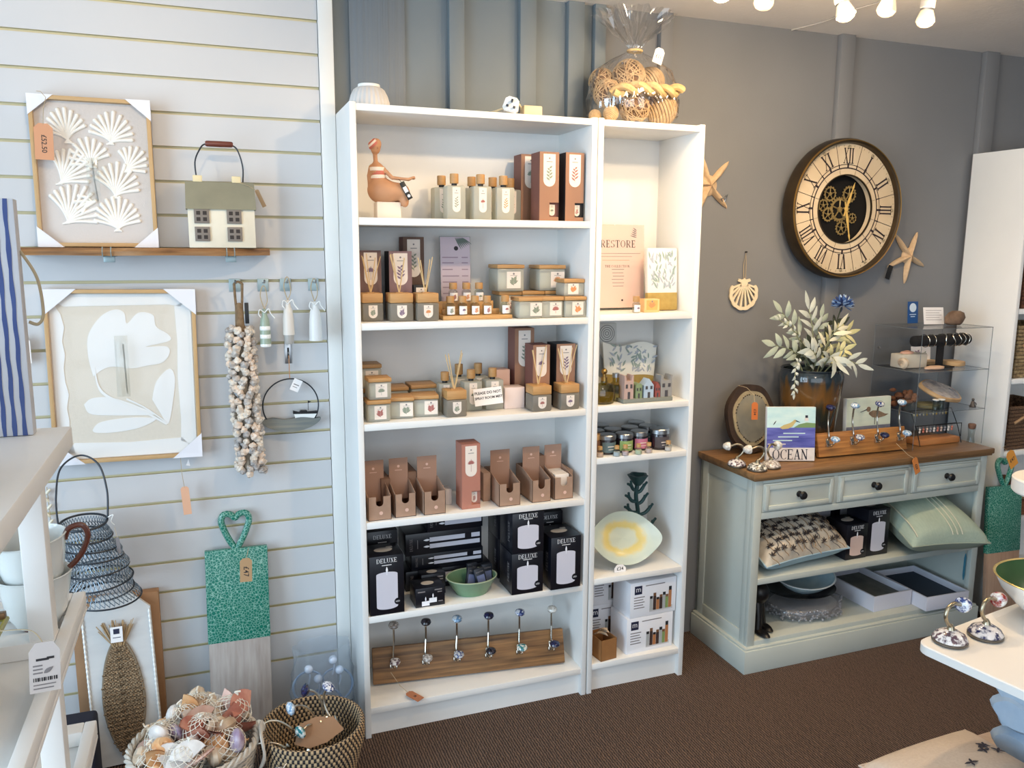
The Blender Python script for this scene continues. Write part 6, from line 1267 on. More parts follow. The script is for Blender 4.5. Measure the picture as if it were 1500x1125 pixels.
spray_leaf('ivory leaf stem just under the blue flower', (1.93,.10,1.30), (1.89,.12,1.22), mat('ivory_leaf',(216,208,178),.7), 8, .065, .018, seed=10)
spray_leaf('dark bare twig with small leaves at the centre of the vase', (1.80,.10,1.24), (1.84,.12,1.19), DARKL, 5, .055, .024, seed=12)
spray_leaf('silver leaf stem filling the middle just above the vase rim', (1.79,.09,1.22), (1.83,.10,1.17), PALE2, 9, .06, .024, seed=13)
spray_leaf('sage leaf stem standing upright between the blue flower and the tallest stem', (1.90,.17,1.33), (1.88,.17,1.22), PALE, 8, .06, .022, seed=14)
spray_leaf('dark leaf stem low on the near side of the vase mouth', (1.76,.13,1.20), (1.81,.13,1.17), DARKL, 6, .05, .02, seed=15)
spray_leaf('short yellow leaf stem low at the far side of the vase mouth', (1.955,.09,1.21), (1.91,.11,1.18), YEL, 8, .055, .02, seed=16)
t = thing('blue_flower', 'round blue flower head on a dark stem at the top of the vase', 'flower', (VX,VY,ST+.25)); MB().tube(bez([(.02,0,0),(.07,.0,.16),(.125,-.005,.33)]), .003, 6).build('stem', DARKL, t)
mb = MB(); q = random.Random(4)
for k in range(110):
    v = Vector((q.gauss(0,1),q.gauss(0,1),abs(q.gauss(0,1))*.9-.25)).normalized(); c = Vector((.13,-.005,.34)); mb.leaf(c+v*.010, c+Vector((v.x*.046,v.y*.046,v.z*.046)), .011, v.orthogonal(), k % 3)
mb.build('petals', [mat('petal_blue',(84,116,168),.6),mat('petal_pale',(176,196,220),.6),mat('petal_navy',(44,58,100),.6)], t)
mb = MB()
for k in range(5): a = k*1.3; mb.leaf((.10,0,.27),(.10+.05*math.cos(a),-.01+.03*math.sin(a),.285+.02*math.sin(a*2)),.02)
mb.build('leaves', DARKL, t)
# clear display case
CX0, CX1, CY0, CY1, CZ1 = 2.264, 2.650, .0, .25, 1.287
ACR = clear('clear_acrylic',(252,253,254),.02,.02); EDGE = clear('acrylic_edge',(186,194,198),.15,.2,.35)
t = thing('display_case', 'clear acrylic display case of jewellery at the end of the sideboard', 'display case', ((CX0+CX1)/2,(CY0+CY1)/2,ST)); ox, oy = (CX0+CX1)/2, (CY0+CY1)/2; H = CZ1-ST
def ed(a, b, r=.0016): return MB().tube([a,b], r, 6)
w2, d2 = (CX1-CX0)/2, (CY1-CY0)/2
for s in (-1,1): MB().box(min(s*w2,s*(w2-.003)),max(s*w2,s*(w2-.003)),-d2,d2,0,H).build('side_panel', ACR, t)
MB().box(-w2+.003,w2-.003,d2-.003,d2,0,H).build('back_panel', ACR, t); MB().box(-w2,w2,-d2,d2,H,H+.003).build('top_panel', ACR, t)
for z in (.3215,.1525): MB().box(-w2+.003,w2-.003,-d2+.002,d2-.003,z-.003,z).build('shelf', ACR, t)
mb = MB()
for x in (-w2+.0015,w2-.0015):
    for yv in (-d2+.001,d2-.001): mb.tube([(x,yv,0),(x,yv,H)], .0013, 6)
    for z in (H+.001,.32,.151): mb.tube([(x,-d2,z),(x,d2,z)], .0013, 6)
for z in (H+.001,.32,.151):
    for yv in (-d2+.001,d2-.001): mb.tube([(-w2,yv,z),(w2,yv,z)], .0013, 6)
mb.build('polished_edges', EDGE, t)
for yv in (.02,): MB().lathe([(.006,0),(.006,.006)], 10, T=Matrix.Translation((-w2-.001,.09,.40)) @ Matrix.Rotation(-PI/2,4,'Y')).build('hinge', METAL, t)
zt = CZ1+.0055; z1 = ST+.3225; z2 = ST+.1535
t = thing('leaflet_holder', 'blue leaflet with a pale disc in an acrylic stand on the display case', 'leaflet', (2.385,.17,zt), rot=(-.08,0,.02)); MB().box(-.036,.036,-.0016,.0016,0,.105).box(-.036,.036,.0016,.04,0,.002).build('holder', ACR, t); mb = MB(); mb.box(-.029,.029,-.0028,-.0018,.004,.096); mb.prism(circ(0,.07,.019,24),-.0032,-.0028,1); mb.box(-.018,.018,-.0031,-.0028,.040,.043,1); mb.box(-.012,.012,-.0031,-.0028,.031,.034,1); mb.build('leaflet', [mat('leaflet_blue',(24,72,128),.5),mat('leaflet_pale',(196,212,226),.5)], t)
t = thing('notice_card', 'white notice card leaning on the driftwood piece on the display case', 'card', (2.475,.14,zt), rot=(-.18,.02,.0)); mb = MB(); mb.box(-.056,.056,-.0006,.0006,0,.072)
for k in range(5): mb.box(-.044,.044-.012*(k%2),-.001,-.0006,.058-.010*k,.0597-.010*k,1)
mb.build('card', [CARD, GREYINK], t)
t = thing('driftwood_piece', 'rough brown driftwood lump on top of the display case', 'driftwood', (2.545,.10,zt)); mb = MB(); mb.lathe([(.03,0),(.042,.008),(.046,.03),(.036,.05),(.02,.058),(0,.058)], 14, sx=1.05, sy=.6, fl=lambda a,z: 1+.13*math.sin(3*a+z*60)+.06*math.sin(7*a)); mb.build('lump', mat('driftwood_brown',(128,104,84),.9,col2=(84,62,48),scale=24,bump=.6), t)
t = thing('bracelet_stand', 'black velvet T-bar bracelet stand in the display case', 'jewellery stand', (2.478,.10,z1)); VEL = mat('black_velvet',(20,17,17),.9)
MB().box(-.052,.052,-.035,.035,0,.006,b=.002).build('base', VEL, t); MB().box(-.016,.016,-.006,.006,.006,.095,b=.001).build('post', VEL, t); MB().lathe([(0,-.158),(.012,-.157),(.022,-.15),(.023,-.14),(.023,.14),(.022,.15),(.012,.157),(0,.158)], 22, T=Matrix.Translation((0,0,.115)) @ Matrix.Rotation(PI/2,4,'Y')).build('roll', VEL, t)
for k, (x, s) in enumerate(((-.095,'nearest the open end'),(-.058,'second from the open end'),(.004,'over the post'),(.052,'just past the post'),(.088,'third from the far end'),(.112,'second from the far end'),(.138,'at the far end'))):
    b = thing('bracelet', 'thin silver bracelet on the black velvet roll, '+s, 'bracelet', (2.478+x*.95,.10,z1+.115), 0, 'bracelets on the velvet roll', rot=(0,.12*(k%3-1),0)); MB().tube([(.004*math.sin(3*a+k) if k > 1 else 0, .0262*math.cos(a), .0262*math.sin(a)) for a in [2*PI*i/30 for i in range(30)]], .0018 if k < 2 else .0026, 6, closed=True).build('band', mat('silver',(206,202,190),.25,1.), b)
def agate(lab, loc, rot, rx, ry, h, top, rind):
    t = thing('stone_slice', lab, 'stone slice', loc, rot=rot, group='polished stone slices in the display case'); fl_ = lambda a,z: 1+.05*math.sin(2*a+.6)+.04*math.sin(5*a)
    MB().lathe([(rx*.96,0),(rx,h*.3),(rx*.98,h*.9),(rx*.94,h)], 40, sy=ry/rx, fl=fl_).build('rind', rind, t); MB().lathe([(rx*.9,h+.0003),(rx*.89,h+.001),(0,h+.001)], 40, sy=ry/rx, fl=fl_).build('polished_face', top, t)
RIND = mat('stone_rind',(196,164,120),.7,col2=(170,132,92),scale=30); AGF = mat('grey_banded_stone',(206,196,186),.25,col2=(110,104,112),scale=26,contrast=.4,coat=.3)
agate('large grey banded stone slice tilted on the middle case shelf', (2.510,.115,z2+.054), (.40,.16,.0), .098, .085, .018, AGF, RIND)
agate('small tan stone slice beside the bracelet stand', (2.592,.13,z1), (0,0,.2), .046, .05, .018, mat('tan_face',(206,168,120),.4), RIND)
agate('tan stone slice lying behind the bracelet stand', (2.52,.19,z1), (0,0,.2), .05, .04, .014, mat('tan_face',(206,168,120),.4), RIND)
agate('dark flat stone slab under the large slice at the end of the case', (2.44,.10,z2), (0,0,.3), .06, .05, .014, mat('olive_stone',(120,116,84),.5), mat('olive_rind',(96,90,62),.6))
t = thing('white_trinket_box', 'white rectangular trinket box in the upper part of the display case', 'box', (2.357,.145,z1)); MB().box(-.066,.066,-.035,.035,0,.058,b=.004).build('box_body', mat('bone_white',(206,196,178),.5), t); MB().lathe([(0,.0585),(.034,.059),(.03,.066),(0,.072)], 18, sy=.6, T=Matrix.Translation((-.012,0,0))).build('pink_shell_lid', mat('pink_lid',(206,158,136),.5), t)
t = thing('seashell', 'cream conch shell at the near end of the upper case shelf', 'seashell', (2.308,.12,z1+.026), rot=(0,PI/2-.2,.3)); o = bpy.data.objects.new('shell_body', whelk(.032, mat('conch_cream',(224,206,180),.4,col2=(196,166,136),scale=30))); COL.objects.link(o); o.parent = t
t = thing('bone_piece', 'flat peach coral piece lying at the front of the upper case shelf', 'ornament', (2.405,.055,z1)); MB().lathe([(.03,0),(.055,.004),(.055,.010),(.03,.015),(0,.015)], 24, sy=.35, fl=lambda a,z: 1+.1*math.sin(4*a)).build('coral_body', mat('peach_coral',(212,176,148),.6), t)
t = thing('flower_card', 'white card printed with violet flowers leaning at the back of the case', 'card', (2.50,.215,z1), rot=(-.08,0,0)); mb = MB(); mb.box(-.055,.055,-.001,.001,0,.075); motif(mb,-.02,.035,-.001,.05,.055,1,2); motif(mb,.02,.03,-.001,.04,.05,2,5); mb.build('card', [CARD, M_PURPLE, M_GREEN], t)
t = thing('rusty_coral', 'knotted rust brown dried coral on the middle case shelf', 'coral', (2.335,.14,z2)); mb = MB(); q = random.Random(9)
for k in range(22): c = (q.uniform(-.045,.05), q.uniform(-.03,.03), q.uniform(.008,.07)); mb.ell(c, (q.uniform(.012,.022),q.uniform(.01,.018),min(c[2],q.uniform(.008,.016))), 10)
mb.build('coral_body', mat('rust_coral',(126,78,46),.8,col2=(84,50,32),scale=40,bump=.5), t)
for x, s in ((2.402,'nearer the rust coral'),(2.434,'nearer the stone slab')):
    t = thing('glass_vial', 'small empty glass vial at the front of the middle case shelf, '+s, 'bottle', (x,.03,z2)); MB().lathe([(.011,0),(.012,.001),(.012,.045),(.011,.046),(.0105,.045),(.0105,.002),(0,.002)], 18).build('tube', GLASS, t); MB().lathe([(.0125,.042),(.0135,.043),(.0135,.046),(.0125,.047)], 18).build('lip', mat('glass_lip',(226,228,226),.1), t)
t = thing('tiny_figure', 'tiny pewter sitting figure at the end of the middle case shelf', 'figurine', (2.612,.03,z2)); MB().lathe([(.012,0),(.013,.004),(.009,.012),(.007,.022),(.004,.028)], 12, sx=1.1).ell((0,0,.033), .006, 10).tube([(-.006,0,.022),(-.014,-.004,.014),(-.012,-.006,.006)], .0025, 6).tube([(.006,0,.022),(.014,-.004,.016),(.013,-.006,.008)], .0025, 6).build('body', mat('pewter_dark',(96,90,86),.4,.7), t)
t = thing('earring_stand', 'black wire earring stand with a wooden base inside the case', 'jewellery stand', (2.452,.075,ST)); MB().box(-.105,.125,-.03,.04,0,.026,b=.004).build('base', mat('tan_base',(196,134,80),.5,col2=(170,110,62),scale=10,stretch=(1,5,5)), t)
mb = MB(); 
for x in (-.115,.115): mb.tube(bez([(x,-.045,.003),(x,-.02,.07),(x,.02,.142)]), .002, 6)
for yv, z in ((.02,.142),(-.012,.082)): mb.tube([(-.115,yv,z),(.115,yv,z)], .002, 6)
mb.tube([(.125,-.03,.026),(.125,-.03,.085),(-.02,-.03,.085)], .0018, 6); mb.build('wire_frame', IRON, t)
q = random.Random(3)
for k in range(11):
    x = 2.452-.095+.018*k; row = 0 if k < 6 else 1; c = [(206,196,160),(196,164,70),(150,150,150)][k % 3]
    e = thing('earring', 'small drop earring on the upper bar of the wire stand', 'earring', (x,.095,ST+.139), 0, 'drop earrings on the upper bar'); MB().tube([(0,0,0),(0,-.002,-.010)], .0007, 4).ell((0,-.002,-.016), (.004,.002,.007), 8).build('drop', mat('earring_%d' % (k%3), c, .3, .6), e)
for k in range(10):
    e = thing('earring', 'small beaded earring on the lower bar of the wire stand', 'earring', (2.452-.09+.02*k,.063,ST+.079), 0, 'beaded earrings on the lower bar'); MB().tube([(0,0,0),(0,-.002,-.008)], .0007, 4).ell((0,-.002,-.012), .005, 8).ell((0,-.002,-.022), (.006,.003,.006), 8).build('bead', mat('bead_%d' % (k%4), [(222,214,206),(196,116,96),(206,176,160),(150,146,150)][k%4], .4), e)
t = thing('glass_vial', 'glass bottle with a brown stopper inside the case corner by the bookcase', 'bottle', (2.615,.025,ST)); MB().lathe([(.012,0),(.016,.002),(.014,.01),(.012,.03),(.014,.055),(.016,.064)], 18, cap=False).build('bottle_body', GLASS, t); MB().lathe([(.010,.06),(.015,.066),(.016,.08),(.012,.083)], 14).build('stopper', mat('brown_stopper',(120,88,70),.5), t)
# in the sideboard: upper shelf
U = .3706; B0 = .1206
def cushion(lab, loc, rot, w, d, h, mats, name='cushion', paint=None):
    t = thing('cushion', lab, 'cushion', loc, rot=rot); n = 26; top = []; vs = []; fs = []; q = random.Random(1)
    for s in (1,-1):
        for j in range(n+1):
            for k in range(n+1):
                u = -1+2*k/n; v = -1+2*j/n; e = (1-abs(u)**2.6)*(1-abs(v)**2.6); pin = 1-.07*(1-abs(u))*0
                x = u*w/2*(1-.05*(1-u*u)*0-.06*(1-v*v)*abs(u)*-.0); wob_ = .012*(1-e)*math.sin(5*u)*math.cos(4*v)
                x = u*(w/2)*(1-.07*(1-abs(v)**2)) if abs(u) > .0 else 0; y_ = v*(d/2)*(1-.07*(1-abs(u)**2))
                vs.append((x, y_, s*(h/2)*max(0,e)**.42*(1+.05*math.sin(4*u+2*v))+.0*wob_))
    m_ = (n+1)**2
    for s in (0,1):
        for j in range(n):
            for k in range(n):
                a = s*m_+j*(n+1)+k; f = (a,a+1,a+n+2,a+n+1); fs.append(f if s == 0 else f[::-1])
    mb = MB(); mb.add(vs[:m_], [f for f in fs if f[0] < m_ and max(f) < m_], 0); o = mb.build('top_panel', mats[0], t, ang=80); mb = MB(); mb.add(vs[m_:], [tuple(i-m_ for i in f) for f in fs if min(f) >= m_], 0); mb.build('underside', mats[1], t, ang=80)
    edge = [vs[k] for k in range(n+1)]+[vs[(j)*(n+1)+n] for j in range(1,n+1)]+[vs[n*(n+1)+k] for k in range(n-1,-1,-1)]+[vs[j*(n+1)] for j in range(n-1,0,-1)]
    MB().tube(edge, .003, 6, closed=True).build('piping', mats[1], t)
    if paint: paint(t, w, d, h)
    return t
def palms(t, w, d, h):
    q = random.Random(7); mb = MB()
    def zt_(x, y_): u = x/(w/2); v = y_/(d/2); return (h/2)*max(.0,(1-abs(u)**2.6)*(1-abs(v)**2.6))**.42*(1+.05*math.sin(4*u+2*v))+.0018
    for j in range(8):
        for k in range(11):
            x = -w*.42+w*.84*(k+.5*(j%2)+q.uniform(-.3,.3))/11; y_ = -d*.42+d*.84*(j+q.uniform(-.3,.3))/8; L = q.uniform(.03,.055)
            if abs(x) > w*.43: continue
            P = [(x+.004*math.sin(i), y_-L+L*i/5, zt_(x, max(-d*.46,y_-L+L*i/5))) for i in range(6)]; mb.tube(P, .0016, 4, 1+k%2)
            for a in range(6): 
                g = -.4+a*.8; x2 = x+.017*math.cos(g); y2 = y_+.013*math.sin(g)+.002; 
                if abs(x2) < w*.46 and abs(y2) < d*.46: mb.leaf((x,y_,zt_(x,y_)+.001),(x2,y2,zt_(x2,y2)+.001),.006,(0,0,1),0)
    mb.build('printed_palms', [mat('palm_ink',(44,36,36),.8),mat('palm_trunk_tan',(150,122,92),.8),mat('palm_trunk_grey',(96,88,84),.8)], t)
cushion('palm tree print cushion with a blue underside lying in the sideboard', (1.715,.100,U+.108), (.36,-.04,.06), .42, .33, .175, (mat('cushion_cream',(206,196,180),.85,col2=(190,178,160),scale=60),mat('cushion_blue_back',(160,188,204),.85)), paint=palms)
def stripes(t, w, d, h):
    def zt_(x, y_): u = x/(w/2); v = y_/(d/2); return (h/2)*max(.0,(1-abs(u)**2.6)*(1-abs(v)**2.6))**.42*(1+.05*math.sin(4*u+2*v))+.0012
    mb = MB()
    for x0 in (.0,.022,.044): mb.tube([(x0+.0,-d*.46+d*.92*i/40,zt_(x0,-d*.46+d*.92*i/40)) for i in range(41)], .0022, 4)
    for x0 in (-.155,): mb.tube([(x0,-d*.44+d*.88*i/40,zt_(x0,-d*.44+d*.88*i/40)) for i in range(41)], .003, 4)
    mb.build('stripes', mat('cushion_ivory_stripe',(206,204,184),.85), t)
cushion('sage green cushion with ivory stripes poking out of the sideboard', (2.375,.010,U+.112), (.30,.02,-.16), .36, .36, .17, (mat('cushion_sage',(172,186,168),.8,col2=(158,174,158),scale=120,stretch=(1,.2,1)),mat('cushion_sage_back',(150,160,144),.85)), paint=stripes)
pillarbox('black candle box with a pink candle beside the palm print cushion', 1.985, .035, U, .105, .12, .146, 'black candle boxes in the sideboard', True, ch=.52, side=False)
pillarbox('tall black candle box with a white candle beside the sage cushion', 2.098, .04, U, .112, .12, .196, 'black candle boxes in the sideboard', side=False)
pillarbox('black candle box at the back of the sideboard behind the palm cushion', 1.985, .218, U, .11, .1, .2, 'black candle boxes in the sideboard', side=False)
pillarbox('black candle box at the back of the sideboard behind the tall one', 2.105, .218, U, .11, .1, .2, 'black candle boxes in the sideboard', side=False)
# lower shelf
DUCK = mat('black_painted_wood',(18,18,20),.35)
t = thing('wooden_duck', 'black long legged duck ornament in the corner of the lower sideboard shelf', 'ornament', (1.540,.0,B0)); MB().lathe([(0,0),(.024,.002),(.03,.008),(.024,.016),(0,.02)], 18, sx=.7, sy=1.6, T=Matrix.Translation((0,-.03,0))).lathe([(0,0),(.024,.002),(.03,.008),(.024,.016),(0,.02)], 18, sx=.7, sy=1.6, T=Matrix.Translation((.045,.01,0))).build('boots', DUCK, t); mb = MB(); mb.tube([(0,-.005,.012),(.004,.0,.06),(.012,.02,.11)], [.018,.015,.02], 12); mb.tube([(.045,.03,.012),(.042,.03,.06),(.03,.03,.11)], [.018,.015,.02], 12); mb.build('legs', DUCK, t); MB().ell((.02,.04,.15), (.045,.06,.05), 18).build('body', DUCK, t)
WRAPM = clear('bubble_wrap',(226,226,230),.2,.18,.25)
t = thing('wrapped_plate', 'stack of plates in bubble wrap lying on the lower sideboard shelf', 'wrapped plates', (1.845,.10,B0)); MB().lathe([(.06,.004),(.12,.016),(.145,.032),(.148,.036),(.12,.024),(.06,.012),(0,.012)], 40, sy=.75).build('plate', PORCELAIN, t)
mb = MB(); q = random.Random(2); fb = lambda a,z: 1+.035*math.sin(5*a+z*50)+.03*math.sin(11*a-z*30); mb.lathe([(.10,.0),(.15,.006),(.172,.03),(.165,.05),(.12,.058),(.0,.06)], 64, sy=.75, fl=fb, cap=True)
for k in range(260):
    a = q.uniform(0,2*PI); z = q.uniform(.01,.05); r = .172 if z < .035 else .168; mb.ell((r*math.cos(a)*fb(a,z)*.985, r*.75*math.sin(a)*fb(a,z)*.985, z), .006, 6)
mb.build('bubble_wrap', WRAPM, t, ang=80)
t = thing('black_plate', 'wide black plate under the pale blue bowl', 'plate', (1.832,.105,B0+.068)); MB().lathe([(.06,0),(.10,.008),(.148,.03),(.152,.034),(.10,.016),(0,.010)], 44, sy=.8).build('plate_body', mat('black_glaze',(24,26,32),.2,coat=.4), t)
t = thing('blue_bowl', 'pale blue shallow bowl on the black plate', 'bowl', (1.825,.085,B0+.100), rot=(.16,-.03,0)); MB().lathe([(.045,0),(.055,.003),(.095,.03),(.128,.062),(.131,.066),(.126,.066),(.09,.034),(.05,.010),(0,.008)], 44, sy=.82).build('bowl_body', mat('pale_blue_speckle',(156,182,194),.25,col2=(178,198,204),scale=30,coat=.4), t); MB().lathe([(.128,.063),(.1325,.0655),(.132,.068),(.126,.0675)], 44, sy=.82, cap=False).build('rim', mat('white_rim',(214,220,220),.3), t)
FW = mat('white_shadowbox',(212,212,222),.4); FI = mat('navy_felt',(44,56,72),.9)
def traybox(lab, loc, rz, w, d, h, inner):
    t = thing('box_frame', lab, 'box frame', loc, rz, 'white box frames on the lower sideboard shelf'); W, D = w/2, d/2; e = .007
    mb = MB(); mb.box(-W,W,-D,-D+e,0,h,b=.001); mb.box(-W,W,D-e,D,0,h,b=.001); mb.box(-W,-W+e,-D+e,D-e,0,h); mb.box(W-e,W,-D+e,D-e,0,h); mb.box(-W+e,W-e,-D+e,D-e,0,.003); mb.build('frame', FW, t); MB().box(-W+e,W-e,-D+e,D-e,.004,h*.55).build('lining', inner, t); return t
traybox('white box frame with a dark inset beside the bubble wrapped plates', (2.205,.125,B0), .03, .208, .29, .066, mat('frame_grey_print',(120,120,112),.7,col2=(70,74,72),scale=12))
traybox('white box frame lined in dark navy jutting over the plinth at the far end', (2.435,.055,B0), -.03, .228, .30, .060, FI)
t = thing('blue_tassel', 'narrow white and blue tag hanging inside the far end of the sideboard', 'tag', (2.568,-.045,.335)); MB().lathe([(.002,-.13),(.006,-.11),(.006,-.03),(.002,-.01)], 10, sx=1.2, sy=.4).build('pendant', mat('teal_glass_tag',(46,110,134),.3), t); MB().tube([(0,0,-.012),(0,0,.008)], .0012, 5).build('string', CORD, t)
# beyond the sideboard
heartboard('teal mosaic serving board leaning on the far white bookcase', (2.760,-.085,.002), (-.10,.03,0), .195, .60, 1, mat('tan_wash_wood',(176,146,122),.7,col2=(150,118,96),scale=7,stretch=(8,1,.9),contrast=.5,bump=.2))
price_tag('orange kraft tag on the heart handle of the far mosaic board', (2.655,-.125,.785), (-.1,-.5,.1), '£47', .05, .075, mat('tag_orange3',(222,150,62),.8), [(0,0,-.004),(.03,.05,-.01),(.07,.07,-.03)], .02)
BSK = mat('dark_rattan',(78,54,38),.8,col2=(128,96,68),scale=50,wave=('X',8,2),contrast=.5,bump=.6)
def basketbox(lab, x, z, h, m, w=.30):
    t = thing('storage_basket', lab, 'basket', (x,.13,z), 0, 'baskets in the far white bookcase'); mb = MB(); W, D = w/2, .11
    for k in range(int(h/.016)): mb.tube([(-W,-D,.009+.016*k),(W,-D,.009+.016*k+.002*math.sin(k)),(W,D,.009+.016*k),(-W,D,.009+.016*k)], .0095, 7, closed=True)
    mb.build('woven_side', m, t); MB().tube(bez([(-W*.8,-D-.006,h*.6),(-W*.3,-D-.012,h*.75),(W*.2,-D-.010,h*.62),(W*.8,-D-.006,h*.7)]), .007, 6).build('rope_band', mat('pale_rattan',(160,128,94),.8), t); return t
basketbox('dark woven basket on the far bookcase level with the sideboard top', 2.97, .7406, .20, BSK)
basketbox('speckled brown woven basket on the middle shelf of the far bookcase', 2.97, 1.0606, .23, mat('speckled_rattan',(120,96,66),.8,col2=(176,152,110),scale=90,contrast=.3,bump=.6))
basketbox('dark brown basket on the high shelf of the far bookcase', 2.97, 1.3606, .2, mat('umber_rattan',(84,50,36),.8,col2=(120,78,50),scale=40,bump=.5))
basketbox('low red brown basket on the bottom shelf of the far bookcase', 2.97, .4306, .12, mat('russet_rattan',(110,66,44),.8,col2=(150,100,66),scale=40,bump=.5))
# ---------------------------------------------------------------- white display stand at the near left
STW = mat('stand_white', (238,235,231), .5, col2=(230,227,222), scale=6)
t = thing('display_stand', 'white painted three tier display stand in the near foreground', 'display stand', (-.80,-1.42,0))
def S_(x0,x1,y0,y1,z0,z1,b=.002): return (x0+.80,x1+.80,y0+1.42,y1+1.42,z0,z1,0,b)
MB().box(*S_(-1.05,-.600,-1.66,-1.215,1.326,1.354)).build('top_shelf', STW, t)
def tier(z, nm):
    mb = MB(); mb.box(*S_(-1.05,-.600,-1.66,-1.215,z-.030,z-.022)); mb.box(*S_(-.616,-.600,-1.66,-1.215,z-.022,z)); mb.box(*S_(-1.05,-.616,-1.243,-1.215,z-.022,z)); mb.box(*S_(-1.05,-.616,-1.368,-1.332,z-.022,z)); mb.build(nm, STW, t)
tier(1.112,'middle_tray'); tier(.91,'lower_tray')
for z0, z1 in ((1.111,1.327),(.909,1.083),(0,.881)):
    MB().box(*S_(-.645,-.617,-1.366,-1.336,z0,z1)).build('post', STW, t); MB().box(*S_(-1.045,-1.019,-1.362,-1.338,z0,z1)).build('post', STW, t)
STRB = mat('stripe_navy',(48,62,112),.7,col2=(60,78,128),scale=14); STRW = mat('stripe_white',(194,194,198),.8)
t = thing('striped_canvas', 'tall canvas with navy and white stripes on top of the display stand', 'picture', (-.78,-1.262,1.3548), rot=(-.02,.0,0)); W = .142
MB().box(-W,W,0,.022,0,.305,b=.001).build('stretched_canvas', STRW, t); mb = MB(); q = random.Random(3)
for k in range(24):
    x = -W+.010+.0115*k; n = 24; l = []; r = []
    for i in range(n+1): z = .305*i/n; l.append((x-.0024+.0006*math.sin(i*1.7+k),z)); r.append((x+.0024+.0006*math.sin(i*1.3+2*k),z))
    mb.prism(l[::-1]+r if False else [*r, *l[::-1]], -.0006, 0)
mb.build('painted_stripes', STRB, t, flat=True); MB().tube(bez([(W,.015,.24),(W+.016,.02,.205),(W+.020,.02,.16),(W+.014,.016,.145),(W+.004,.012,.148)]), .0022, 6).build('hanging_loop', CORD, t)
tag(MB().box(-.03,.03,-.10,.10,0,.155,b=.002).build('grey_green_box', mat('grey_green_card',(104,118,108),.7), loc=(-.722,-1.53,1.3548)), 'grey green box edge at the border of the photo on the display stand', 'box')
MUGW = mat('white_stoneware',(226,228,224),.2,coat=.4); BROWNG = mat('brown_glaze',(96,52,40),.25,coat=.4)
def mug(lab, loc, rot):
    t = thing('stoneware_mug', lab, 'mug', loc, rot=rot, group='stacked white mugs on the display stand'); MB().lathe([(.018,0),(.028,.004),(.038,.022),(.043,.05),(.047,.075),(.049,.078),(.047,.079),(.044,.07),(.040,.05),(.034,.022),(.02,.01),(0,.009)], 40).build('mug_body', MUGW, t); MB().lathe([(.018,-.004),(.020,-.003),(.020,.003),(.018,.004)], 28).build('foot_ring', BROWNG, t)
    MB().tube(bez([(.044,0,.066),(.052,0,.080),(.068,0,.082),(.074,0,.066),(.066,0,.045),(.054,0,.03),(.044,0,.022)]), [.0042]*85, 8).build('handle', BROWNG, t); return t
o_ = mug('white mug at the bottom of the stack with a brown handle', (-.650,-1.277,1.0965), (.0,.0,2.5)); o_.scale = (.94,.94,.94)
o_ = mug('white mug stacked inside the other, its brown handle curling out beside the post', (-.648,-1.277,1.148), (.05,-.07,.1)); o_.scale = (.94,.94,.94)
t = thing('leaf_dish', 'flared dish with an olive rim and grey leaf print on the display stand', 'tray', (-.745,-1.475,1.0912), 0); MB().add([(-.05,-.09,0),(.045,-.09,0),(.045,.06,0),(-.05,.06,0),(-.085,-.15,.062),(.082,-.15,.062),(.082,.095,.062),(-.085,.095,.062)], [(3,2,1,0),(0,1,5,4),(1,2,6,5),(2,3,7,6),(3,0,4,7)]).build('dish_body', mat('leaf_print_grey',(168,160,146),.6,col2=(104,98,88),scale=34,contrast=.25), t); MB().tube([(-.085,-.15,.062),(.082,-.15,.062),(.082,.095,.062),(-.085,.095,.062)], .0035, 8, closed=True).build('rim', mat('olive_rim',(150,142,66),.3), t); MB().box(.045,.082,.088,.098,.064,.072,b=.001).build('clasp', mat('bronze_clasp',(120,88,58),.4,.6), t)
t = thing('swing_label', 'grey white swing label with printed lines hanging from the leaf dish', 'tag', (-.5955,-1.535,1.186), rot=(-.05,.05,.15)); MB().prism([(-.0145,-.055),(.0145,-.055),(.0145,-.010),(.008,0),(-.008,0),(-.0145,-.010)], -.0005, .0005).build('card', mat('label_grey_white',(206,198,194),.7), t)
mb = MB(); mb.box(-.008,.004,-.0009,-.0005,-.020,-.0175); mb.box(.002,.009,-.0009,-.0005,-.019,-.0165)
for k in range(3): mb.box(-.011,-.002,-.0009,-.0005,-.026-.004*k,-.0245-.004*k,1)
for k in range(12): mb.box(-.011+.0019*k,-.0102+.0019*k+.0004*(k%3),-.0009,-.0005,-.0425,-.0385)
mb.box(-.011,.010,-.0009,-.0005,-.047,-.0458,1); mb.box(-.011,.008,-.0009,-.0005,-.051,-.0498,1); mb.leaf((-.001,-.0008,-.034),(.008,-.001,-.028),.005,m=1); mb.build('print', [INK, GREYINK], t)
MB().tube(bez([(0,0,-.003),(-.012,.012,.010),(-.04,.03,.008),(-.066,.05,.002)]), .0006, 5).build('string', CORD, t)
# string of little beads on the slats behind the stand
t = thing('bead_string', 'thin string of small pale beads hanging on the slats behind the stand', 'garland', (-.90,.255,.88)); MB().tube([(0,0,0),(.003,-.004,-.1),(0,0,-.16)], .0012, 5).build('string', CORD, t); mb = MB()
for k in range(6): mb.lathe([(.002,-.012),(.005,-.006),(.004,.006),(.001,.010)], 8, T=Matrix.Translation((.004*(-1)**k,-.006,-.012-.024*k)) @ Matrix.Rotation(.7*(-1)**k,4,'Y'))
mb.build('beads', mat('pale_bead',(222,216,196),.5), t)
